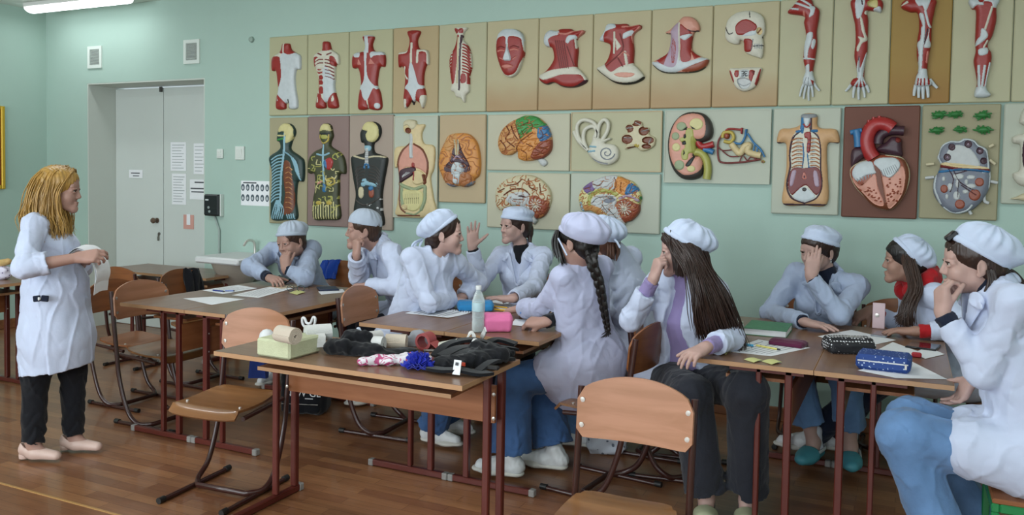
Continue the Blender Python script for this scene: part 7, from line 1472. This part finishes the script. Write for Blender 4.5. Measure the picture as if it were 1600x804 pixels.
def phone(px, label, m, z=TZ):
    r_, w, d = boxthing('phone', label, 'phone', px, .009, m, .003, 'phones on the desks', 'case', z); MB().box((0, 0, .0099), (w*.94, d*.94, .001)).build('screen', M_glass, r_, smooth=False); return r_
phone([(1414, 543), (1462, 549), (1468, 541)], 'black phone by the papers on the right desks', M_phone)
phone([(1360, 525), (1384, 528), (1390, 522)], 'small grey phone in front of the girl in red', mat('phone_grey', '#8a8f96', .3))
ph = at(440, 437, Y=4.42); r_ = thing('phone', 'dark phone held in the hand of the leaning capped person', 'phone', ph, 0, None); MB().box((0, 0, 0), (.14, .07, .009), R=Rz(-.3)@Rx(.5)@Ry(.1), bev=.003).build('case', M_phone, r_, smooth=False); MB().box(tuple(Rz(-.3)@Rx(.5)@Ry(.1)@V(0, 0, .005)), (.13, .062, .001), R=Rz(-.3)@Rx(.5)@Ry(.1)).build('screen', M_glass, r_, smooth=False)
pp = at(1373, 502, Y=4.735); r_ = thing('phone', 'pale pink phone standing upright at the far edge of the right desks', 'phone', (pp[0], 4.70, TZ), 0, None); MB().box((0, 0, .067), (.06, .009, .133), R=Rx(-.06), bev=.003).build('case', mat('phone_pink', '#cbb0b4', .3), r_, smooth=False); MB().lathe([(.002, 0), (.010, .001), (.010, .003), (.002, .004)], (-.008, -.006, .07), 14, Rx(PI/2)).build('ring', M_rivet, r_)
o = MB().box((0, 0, .011), (.04, .022, .022), bev=.007).build('eraser', mat('red_rubber', '#a8202c', .5), None, loc=on(1432, 558)); tag(o, 'small red eraser on the papers of the right desks', 'eraser')
# glasses on the left desks
g0 = on(462, 452, TZ+.012); r_ = thing('glasses', 'dark green glasses lying by the yellow note, left desks', 'glasses', (g0[0], g0[1], TZ), .4)
b = MB()
for sx in (-1, 1): b.tube([(sx*.033+.024*math.cos(t), 0, .020+.019*math.sin(t)) for t in np.linspace(0, 2*PI, 18, endpoint=False)], .0022, 6, closed=True)
b.tube([(-.01, 0, .024), (.01, 0, .024)], .002, 6); b.build('rims', mat('dark_green_frame', '#17352f', .35), r_)
b = MB(); [b.tube([(sx*.056, 0, .024), (sx*.058, .08, .018), (sx*.05, .12, .003)], .0022, 6) for sx in (-1, 1)]; b.build('temple_arms', mat('dark_green_frame', '#17352f', .35), r_)
# jar
o = thing('glass_jar', 'tiny clear jar behind the green book', 'jar', on(1156, 521)); M_clear = mat('clear_plastic', '#eef4f4', .05); thin(M_clear, .86)
MB().lathe([(.002, 0), (.018, .001), (.018, .045), (.013, .05), (.0125, .05), (.0165, .044), (.0165, .003), (.002, .003)], (0, 0, 0), 20).build('body', M_clear, o); MB().lathe([(.002, .05), (.015, .05), (.015, .06), (.002, .061)], (0, 0, 0), 20).build('lid', M_rivet, o)
# water bottle
bt = thing('water_bottle', 'clear half-full plastic water bottle on the centre desks', 'bottle', on(747, 518))
pr = [(.001, .001), (.026, .002), (.031, .010), (.031, .05), (.029, .06), (.031, .07), (.029, .085), (.031, .10), (.0315, .145), (.030, .155), (.020, .185), (.0125, .20), (.0125, .215)]
MB().lathe(pr+[(r_-.0012, z) for r_, z in pr[::-1]], (0, 0, 0), 28).build('shell', M_clear, bt)
M_wat = mat('water', '#e8f1f3', .02); thin(M_wat, .80)
MB().lathe([(.001, .004), (.024, .004), (.0285, .012), (.0285, .05), (.0268, .06), (.0285, .07), (.001, .0705)], (0, 0, 0), 28).build('water', M_wat, bt)
MB().lathe([(.0318, .103), (.032, .104), (.032, .143), (.0318, .144)], (0, 0, 0), 28).build('label_band', mat('bottle_label', '#b4cfd6', .4), bt)
MB().lathe([(.001, .207), (.0145, .207), (.0145, .224), (.013, .226), (.001, .226)], (0, 0, 0), 24).build('bottle_cap', M_shoew, bt)
# ---- the bandage desk
M_sponge = mat('pale_yellow_sponge', '#c2c5a4', .9, spec=.1, noise=.04, nscale=30, bump=.6, bscale=160)
M_band = cloth('white_bandage', '#d3d3d0', bscale=160, bump=.5, crease=.15); M_bandb = cloth('beige_bandage', '#c6b9a8', bscale=160, bump=.5, crease=.15)
sp_, ws, ds = boxthing('sponge_block', 'pale yellow sponge block at the left of the bandage desk', 'sponge', [(400, 555), (452, 563), (490, 548)], .074, M_sponge, .008)
def roll(c, ax, r, L, m, label, tail=None):
    ax = unit(ax); root = thing('bandage_roll', label, 'bandage', c, 0, 'rolled bandages'); u = unit(np.cross(ax, Z3)); w = np.cross(u, ax)
    P = []; 
    for k in range(160):
        t = k/159*2*PI*5; rr = .006+(r-.006)*k/159; P.append((u*math.cos(t)+w*math.sin(t))*rr)
    b = MB(); b.slab([[p-ax*L/2, p-ax*L/4, p, p+ax*L/4, p+ax*L/2] for p in P], (r-.006)/5*.82); b.build('wound_strip', m, root)
    if tail is not None:
        e = P[-1]; b = MB(); pts = catmull([e]+[np.asarray(q, float) for q in tail], 8); b.slab([[p-ax*L*.16, p, p+ax*L*.16] for p in pts], .004); b.build('loose_end', m, root)
    return root
top_s = TZ+.075; a_x = V(.90, .25, 0)
c1 = at(449, 522, z=top_s+.034); roll(c1, V(.95, -.2, 0), .034, .105, M_bandb, 'beige bandage roll lying on top of the sponge block')
c1 = at(484, 527, z=top_s-.02); c1[2] = TZ+.075; roll(c1+V(.02, .03, 0), V(.6, .75, 0), .036, .11, M_band, 'white bandage roll with a loose end at the right of the sponge', [(.05, -.04, -.01), (.055, -.05, -.05)])
c1 = on(572, 552, TZ); roll(V(c1[0], c1[1]+.03, TZ+.037), V(.95, .2, 0), .036, .12, M_band, 'white bandage roll in front of the other white one, middle of the desk')
c1 = on(600, 547, TZ); roll(V(c1[0]+.03, c1[1]+.05, TZ+.034), V(.9, .35, 0), .033, .09, M_bandb, 'greyish bandage roll at the right end of the white one')
c1 = on(585, 536, TZ); roll(V(c1[0], c1[1]-.01, TZ+.030), V(.3, .9, 0), .029, .08, M_band, 'small white bandage roll behind the two large ones')
def blob(name, label, cat, prims, m, vox=.005, disp=None, partname='body', group=None, base=None):
    """lumpy soft thing from ellipsoid / capsule specs in world space"""
    S = SDF()
    for q in prims:
        if q[0] == 'e': S.ell(q[1], q[2], q[3] if len(q) > 3 else None, k=.015)
        else: S.cone(q[1], q[2], q[3], q[4], k=.015, flat=q[5] if len(q) > 5 else None)
    lo = np.min([x[1] for x in S.p], 0); S.half((0, 0, TZ if base is None else base), (0, 0, -1), lo-.3, lo+.9) if base is not False else None
    c = np.mean([(x[1]+x[2])/2 for x in S.p], 0); c[2] = TZ if base is None else (base or c[2]); root = thing(name, label, cat, c, 0, group)
    v, f = S.mesh(vox, disp); npmesh(partname, [(v-c, f)], m, root); return root
c0 = on(407, 538); o = MB().lathe([(.001, 0), (.036, 0), (.036, .02), (.03, .045), (.018, .058), (.001, .063)], (0, 0, 0), 24).build('plastic_cup', M_shoew, None, loc=V(c0[0]-.0, c0[1]+.04, TZ)); tag(o, 'upturned white cup behind the sponge block', 'cup')
# hook shaped plastic ring above the sponge
c0 = at(482, 508, Y=2.98); r_ = thing('retractor_hook', 'white looped plastic hook standing up from the bandages', 'medical tool', (c0[0], 2.98, TZ)); zc = c0[2]-TZ
MB().tube(catmull([(-.035, 0, zc+.028), (-.030, 0, zc), (0, 0, zc-.015), (.03, 0, zc), (.038, 0, zc+.034), (.025, 0, zc+.038), (.012, 0, zc+.012), (-.010, 0, zc+.010), (-.022, 0, zc+.030)], 6, True), .0058, 8, closed=True).build('loop', M_shoew, r_); MB().tube([(0, 0, zc-.015), (.0, 0, .03), (0, 0, .004)], .006, 8).build('stem', M_shoew, r_)
M_neo = cloth('black_neoprene', '#141519', crease=.3)
p0, p1, p2 = on(505, 553), on(570, 560), on(605, 553)
blob('wrist_brace', 'thick black brace with a flat strap behind the striped cloth', 'brace', [('c', p0+V(.03, .05, .024), p1+V(.0, .06, .022), .05, .045, (Z3, .62)), ('c', p1+V(0, .05, .010), p2+V(.07, .05, .012), .05, .042, (Z3, .30)), ('c', p0+V(.06, .11, .05), p0+V(.13, .11, .06), .04, .035), ('c', p0+V(.02, .03, .03), p0+V(.10, .02, .045), .03, .026)], M_neo, disp=lambda P: .005*vnoise(P, .05, 3)-.004*(1-np.minimum(1, np.abs(vnoise(P, .06, 7))))**4)
p0 = on(560, 522); blob('bandage_packet', 'small white and blue packet stuck behind the rolls', 'packet', [('e', at(560, 536, z=TZ)+V(0, 0, .035), (.018, .012, .040))], mat('packet_white', '#c4cddd', .5))
p0 = on(636, 543); blob('grey_splint_cloth', 'folded grey cloth wedge before the red rubber cup', 'cloth', [('c', p0+V(-.05, .03, .01), p0+V(.05, .06, .02), .03, .035, (V(0, 1, 0), .5)), ('e', p0+V(.02, .06, .03), (.05, .03, .045))], cloth('grey_cloth', '#8b8d92', crease=.4), disp=lambda P: .004*vnoise(P, .06, 8))
# red rubber tourniquet
c0 = on(660, 548); r_ = thing('rubber_tourniquet', 'coiled dull red rubber band standing among the bandages', 'tourniquet', V(c0[0], c0[1]+.03, TZ))
M_rub = mat('dull_red_rubber', '#9a4444', .45); P = []
for k in range(120):
    t = k/119*2*PI*3; rr = .026+.012*k/119; P.append([V(rr*math.cos(t), y, .040+rr*math.sin(t)*.98) for y in (-.03, 0, .03)])
b = MB(); b.slab(P, .0032); b.build('coil', M_rub, r_); e = P[-1][1]; MB().slab([[q+V(0, y, 0) for y in (-.03, 0, .03)] for q in catmull([e, e+V(.03, 0, -.02), e+V(.07, .0, -.032)], 6)], .0032).build('loose_end', M_rub, r_)
def forceps(p, ang, label, L=.15):
    r_ = thing('forceps', label, 'medical tool', V(p[0], p[1], TZ), ang, 'steel instruments')
    for s in (-1, 1): MB().tube(catmull([(-L/2, 0, .006), (-L/4, s*.006, .006), (L/4, s*.007, .006), (L/2, s*.001, .006)], 6), .0032, 8, flat=1.5).build('arm', M_steel, r_)
    MB().box((-L/2+.004, 0, .006), (.014, .008, .009), bev=.002).build('joint', M_steel, r_)
forceps(on(612, 556), .1, 'steel forceps lying left of the cup'); forceps(on(690, 549), .5, 'steel forceps lying under the clear cup')
r_, ww, dd = boxthing('metal_splint', 'flat grey metal splint behind the striped cloth', 'splint', [(606, 551), (634, 553), (640, 548)], .006, M_steel, .001)
c0 = on(697, 553); r_ = thing('plastic_cup', 'clear tapered cup tipped on its side by the blue ruffled cover', 'cup', V(c0[0], c0[1]+.02, TZ+.031), .2)
pr = [(.020, -.04), (.030, .04)]; MB().lathe([(.001, -.041), (.020, -.04), (.030, .04), (.032, .041), (.031, .043), (.028, .04), (.0185, -.037), (.001, -.038)], (0, 0, 0), 24, Ry(1.45)).build('body', mat('milky_plastic', '#b9b8aa', .3), r_)
def striped(name, a, b_, sc):
    m = mat(name, a, .6); nt = m.node_tree; b = nt.nodes['Principled BSDF']; tc = nt.nodes.new('ShaderNodeTexCoord'); n = nt.nodes.new('ShaderNodeTexNoise'); n.inputs['Scale'].default_value = sc; n.inputs['Distortion'].default_value = 1.5; nt.links.new(tc.outputs['Object'], n.inputs['Vector'])
    r = nt.nodes.new('ShaderNodeValToRGB'); r.color_ramp.interpolation = 'CONSTANT'; r.color_ramp.elements[0].color = srgb(a); r.color_ramp.elements[1].position = .52; r.color_ramp.elements[1].color = srgb(b_); nt.links.new(n.outputs[0], r.inputs[0]); nt.links.new(r.outputs[0], b.inputs['Base Color']); return m
p0, p1 = on(562, 572), on(645, 573)
blob('wrapped_tourniquet', 'crumpled pink and white patterned wrapper at the front of the desk', 'wrapper', [('c', p0+V(0, .02, .018), p0*.5+p1*.5+V(0, .03, .02), .022, .026, (Z3, .8)), ('c', p0*.5+p1*.5+V(0, .03, .02), p1+V(.02, .06, .02), .026, .03, (Z3, .75)), ('e', p1+V(-.04, .05, .022), (.05, .035, .022))], striped('pink_white_wrap', '#d9d3d8', '#b34a78', 28), disp=lambda P: .006*vnoise(P, .05, 4))
# ruffled blue shoe cover
c0 = on(648, 580); r_ = thing('shoe_cover', 'ruffled ultramarine plastic shoe cover at the front of the desk', 'shoe cover', V(c0[0], c0[1]+.035, TZ)); M_ult = mat('ultramarine_plastic', '#2a35a8', .35)
b = MB(); rg = np.random.default_rng(3)
for k in range(9):
    h_ = .012+.05*(k/8)*rg.uniform(.6, 1.1); R0 = .07*(1-.55*k/8); N_ = 72; off = V(rg.uniform(-.012, .012), rg.uniform(-.01, .01), 0)
    P = [[V(math.cos(2*PI*i/N_)*(R0*q+.010*math.sin(i*2*PI/N_*(6+k)+k)), .62*math.sin(2*PI*i/N_)*(R0*q+.009*math.sin(i*2*PI/N_*(6+k)+k)), max(.002, h_*(.35+.65*q)+.006*math.sin(i*2*PI/N_*(11+k)+2*k)*q))+off for q in (.25, .6, 1.0)] for i in range(N_+1)]
    b.slab(P, .0012)
b.build('ruffles', M_ult, r_)
# black harness with white label
h0, h1, h2 = on(690, 578), on(745, 572), on(800, 562)
c0 = on(735, 580); r_ = thing('shoulder_harness', 'tangle of black elastic straps with a white care label, right end of the desk', 'harness', V(c0[0], c0[1], TZ)); o_ = np.array(r_.location)
def strap(pts, w, name, m, t=.006, up=Z3):
    q = catmull([np.asarray(p, float) for p in pts], 8); T = np.gradient(q, axis=0); sd = np.cross(T, up); sd /= np.linalg.norm(sd, axis=1)[:, None]+1e-9
    MB().slab([[p-s_*w/2, p, p+s_*w/2] for p, s_ in zip(q, sd)], t).build(name, m, r_)
L_ = lambda px, py, z: on(px, py, TZ)+Z3*z-o_
for pts, w in (([L_(665, 578, .012), L_(690, 584, .016), L_(720, 586, .02), L_(748, 588, .012), L_(765, 585, .008)], .05), ([L_(690, 568, .03), L_(720, 562, .05), L_(760, 560, .045), L_(800, 556, .02)], .06), ([L_(700, 572, .02), L_(735, 568, .055), L_(770, 568, .04), L_(795, 562, .012)], .05), ([L_(680, 560, .01), L_(700, 556, .05), L_(740, 552, .06), L_(780, 552, .03)], .05), ([L_(730, 560, .03), L_(752, 565, .06), L_(778, 560, .05), L_(806, 556, .03)], .045), ([L_(745, 585, .01), L_(770, 576, .03), L_(800, 566, .016)], .035), ([L_(750, 552, .02), L_(775, 548, .05), L_(806, 550, .035)], .05)):
    strap(pts, w, 'strap', M_neo, .012)
S = SDF(); S.cone(h0+V(0, .03, .02)-o_, h1+V(0, .02, .024)-o_, .05, .05, k=.03, flat=(Z3, .55)); S.cone(h1+V(0, .02, .03)-o_, h2+V(-.03, .0, .024)-o_, .055, .035, k=.03, flat=(Z3, .6)); S.cone(h1+V(-.04, .07, .05)-o_, h1+V(.08, .06, .045)-o_, .035, .03, k=.03); S.half((0, 0, .001), (0, 0, -1), (-.6, -.6, -.3), (.6, .6, .3))
v, f = S.mesh(.005, lambda P: .006*vnoise(P, .05, 3)-.005*(1-np.minimum(1, np.abs(vnoise(P, .05, 8))))**3); npmesh('padded_cuff', [(v, f)], M_neo, r_)
MB().box(L_(714, 588, .035), (.032, .004, .055), R=Rx(-.25), bev=.001).build('care_label', M_paper, r_, smooth=False)
q_ = L_(714, 588, .035)
b = MB(); b.box(q_+V(0, -.003, .014), (.012, .001, .012), R=Rx(-.25)); [b.box(q_+V(0, -.001-.0018*i, -.004-.007*i), (.022, .001, .002), R=Rx(-.25)) for i in range(2)]; b.build('label_print', M_ink, r_, smooth=False)
MB().box(L_(724, 585, .04), (.016, .006, .014), bev=.003).build('red_button', mat('orange_red', '#c8472f', .4), r_, smooth=False)
for pts in ([L_(728, 548, .05), L_(736, 545, .07), L_(742, 550, .06)], [L_(752, 545, .05), L_(757, 548, .085), L_(758, 552, .105)], [L_(736, 558, .055), L_(742, 556, .065), L_(750, 560, .055)]): strap(pts, .022, 'white_strap_end', M_band, .005, V(.3, 1, 0))
MB().box(L_(770, 582, .02), (.05, .022, .016), R=Rz(.1), bev=.004).build('buckle', M_blk, r_, smooth=False)
# ---- held paper, jackets, bags, stool, basin
r_ = thing('paper_sheets', 'curled white sheets held in both hands by the standing woman', 'paper', at(142, 398, Y=2.92)); o_ = np.array(r_.location)
for k, dz in ((0, 0), (1, .012)):
    top = [at(118+6*k, 402-5*k, Y=2.90), at(140, 383+2*k, Y=2.92), at(160, 392+3*k, Y=2.93), at(170, 420+2*k, Y=2.93), at(168-2*k, 455-14*k, Y=2.92)]
    q = catmull(top, 8); MB().slab([[p-o_+V(-.10*t+dz, .16*t-.08, -.02*abs(t-.5)) for t in np.linspace(0, 1, 6)] for p in q], .0008).build('sheet', M_paper, r_)
def jacket(label, root_ch, m, side, w=.2, drop=.34):
    """garment hung over a chair's back (local chair frame)"""
    ch = chairs[root_ch]; t = thing('jacket', label, 'jacket', ch.location, ch.rotation_euler[2]); t.scale = ch.scale; P = []
    x0, x1 = (side-w/2, side+w/2)
    for i in range(13):
        x = x0+(x1-x0)*i/12; row = []
        for j in range(22):
            s_ = j/21*2-1; y = .245+.045*s_+.012*math.sin(i*1.3+abs(s_)*3); z = .842-.02*abs(x)/.2*1-drop*abs(s_)**1.3*(1 if s_ > 0 else .55)+.002*math.sin(i*2.1)
            row.append((x+.012*math.sin(3*s_+i), y+.02*s_, z))
        P.append(row)
    MB().slab(P, .022).build('drape', m, t)
    MB().tube(catmull([(side+w*.3, .30, .80), (side+w*.42, .33, .62), (side+w*.35, .34, .40), (side+w*.4, .335, .33)], 6), [.045, .05, .05, .048, .046, .045, .045, .044, .043, .042, .042, .041, .041, .04, .04, .04, .04, .04, .04][:19], 10).build('sleeve', m, t)
jacket('black jacket hung over the corner of a chair by the left desks', 4, M_black, .13, .16, .42)
jacket('blue jacket behind the leaning capped person', 15, cloth('royal_blue', '#20439a'), -.12, .17, .25)
bk0 = on(462, 650, 0)
bp_c = V(bk0[0], bk0[1]+.10, 0); t = thing('backpack', 'black backpack with white lettering on the floor under the left desks', 'bag', bp_c, .35)
S = SDF(); S.box((0, 0, .2), (.15, .09, .2), rad=.06, k=.03); S.box((0, -.09, .12), (.125, .03, .10), rad=.03, k=.02); v, f = S.mesh(.006, lambda P: .005*vnoise(P, .12, 4)); M_bag = cloth('black_bag', '#121318', crease=.3); npmesh('body', [(v, f)], M_bag, t)
MB().tube(catmull([(-.05, .05, .385), (0, .05, .44), (.05, .05, .385)], 6), .008, 8, flat=1.5).build('handle', M_bag, t)
MB().tube([(-.115, -.121, .085), (.115, -.121, .085)], .003, 6).build('zipper', M_steel, t)
cu = bpy.data.curves.new('lettering', 'FONT'); cu.body = 'NEW GE'; cu.size = .06; cu.extrude = .001; cu.align_x = 'CENTER'
tmp = bpy.data.objects.new('lettering_tmp', cu); COL.objects.link(tmp); bpy.context.view_layer.update()
me = bpy.data.meshes.new_from_object(tmp.evaluated_get(bpy.context.evaluated_depsgraph_get())); bpy.data.objects.remove(tmp)
me.materials.clear(); me.materials.append(M_shoew); lt = link('lettering', me, t, False, (.02, -.124, .135)); lt.rotation_euler = (PI/2, 0, 0)
MB().box((.06, -.125, .122), (.05, .002, .005)).build('lettering_line', M_shoew, t, smooth=False)
q = at(403, 560, Y=3.66); t = thing('blue_bag', 'blue cloth bag hanging below the left desks, behind the near chair', 'bag', (q[0], 3.66, at(403, 590, Y=3.66)[2]))
hb = q[2]-t.location[2]+.05
MB().slab([[(x, .02*math.sin(x*30+z*8), z) for z in np.linspace(0, hb, 8)] for x in np.linspace(-.045, .05, 9)], .03).build('body', cloth('navy_blue_bag', '#1e2f66'), t); MB().tube([(0, 0, hb-.01), (0, 0, .70-t.location[2])], .006, 8).build('strap', M_navy, t)
q = on(943, 712, 0); t = thing('tote_bag', 'white shoe bag with grey floral print on the floor behind the big chair', 'bag', (q[0], q[1]+.05, 0), .3)
S = SDF(); S.box((0, 0, .12), (.11, .05, .12), rad=.045, k=.02); v, f = S.mesh(.006, lambda P: .010*vnoise(P, .09, 6)); npmesh('body', [(v, f)], spotted('grey_floral', '#b9bcc4', '#5d6470', 30, .25), t); MB().tube(catmull([(-.05, 0, .22), (-.02, 0, .33), (.03, 0, .32), (.05, 0, .22)], 6), .006, 8).build('strap', M_band, t)
# green stool
t = thing('stool', 'green framed stool under the girl nearest on the right', 'stool', (.47, 3.36, 0)); M_green = mat('green_enamel', '#1f7a44', .35)
MB().box((0, 0, .447), (.35, .35, .018), bev=.006).build('seat', M_panel, t, smooth=False)
f = MB()
for s in (-1, 1): f.box((s*.165, 0, .425), (.025, .355, .03), bev=.004); f.box((0, s*.165, .425), (.305, .025, .03), bev=.004)
f.build('apron', M_green, t, smooth=False)
for sx in (-1, 1):
    for sy in (-1, 1): MB().box((sx*.165, sy*.165, .205), (.026, .026, .41), bev=.004).build('leg', M_green, t, smooth=False)
# washbasin on the wall
q = at(374, 420, Y=5.18); t = thing('washbasin', 'white washbasin on the wall behind the leaning capped person', 'washbasin', (q[0], YB, 0))
MB().box((0, -.24, .80), (.46, .48, .055), bev=.02).build('rim', M_shoew, t)
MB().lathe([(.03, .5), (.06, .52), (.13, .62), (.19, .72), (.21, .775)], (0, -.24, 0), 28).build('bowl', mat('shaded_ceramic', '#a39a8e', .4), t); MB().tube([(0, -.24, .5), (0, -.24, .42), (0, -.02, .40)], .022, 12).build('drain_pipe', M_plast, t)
MB().tube(catmull([(0, -.04, .82), (0, -.05, .92), (0, -.12, .94), (0, -.17, .90)], 6), .011, 10).build('tap', M_rivet, t)
# made-up lilac shape standing in for a likely arm at the left frame edge
q = at(4, 436, z=TZ); t = thing('lilac_stand_in', 'small lilac patterned stand-in shape with a beige top on the desk at the left edge', 'stand-in', (q[0], q[1], TZ))
S = SDF(); S.box((0, 0, .045), (.055, .04, .045), rad=.03, k=.02); v, f = S.mesh(.005, lambda P: .004*vnoise(P, .05, 2)); npmesh('body', [(v, f)], spotted('lilac_print', '#cfcbdc', '#6b5d8c', 45, .25), t)
S = SDF(); S.cone((-.05, 0, .10), (.06, 0, .125), .028, .022, k=.02); v, f = S.mesh(.005); npmesh('top_roll', [(v, f)], mat('beige_roll', '#b99a63', .7), t)
# ---------------------------------------------------------------- light
w = bpy.data.worlds.new('world'); SC.world = w; w.use_nodes = True
bg = w.node_tree.nodes['Background']; bg.inputs[0].default_value = (.80, .90, 1, 1); bg.inputs[1].default_value = 1.0
def area(name, loc, size, power, rot, col=(1, 1, 1), spread=None):
    l = bpy.data.lights.new(name, 'AREA'); l.shape = 'RECTANGLE'; l.size, l.size_y = size; l.energy = power; l.color = col
    if spread: l.spread = spread
    o = bpy.data.objects.new(name, l); COL.objects.link(o); o.location = loc; o.rotation_euler = rot; return o
for i, (a, b) in enumerate(WX):
    area('window_daylight', ((a+b)/2, YF-.3, (wz0+wz1)/2), (b-a, wz1-wz0), (132, 122, 96, 40)[i], (PI/2, 0, 0), (.86, .94, 1))
for x, y in lamps:
    area('lamp_glow', (x, y, ZC-.10), (1.2, .14), (15 if x < 1 else 9) if (x, y) != lamps[0] else 3, (0, 0, 0), (.93, .98, 1))
vs = SC.view_settings
SC.display_settings.display_device = 'sRGB'
vs.view_transform = 'Standard'; vs.look = 'None'; vs.gamma = 1; vs.use_curve_mapping = False; vs.exposure = 0.1
SC.cycles.use_denoising = True
SC.cycles.max_bounces = 6; SC.cycles.diffuse_bounces = 4; SC.cycles.glossy_bounces = 3; SC.cycles.transmission_bounces = 6; SC.cycles.transparent_max_bounces = 8
SC.cycles.sample_clamp_indirect = 6; SC.cycles.caustics_reflective = False; SC.cycles.caustics_refractive = False
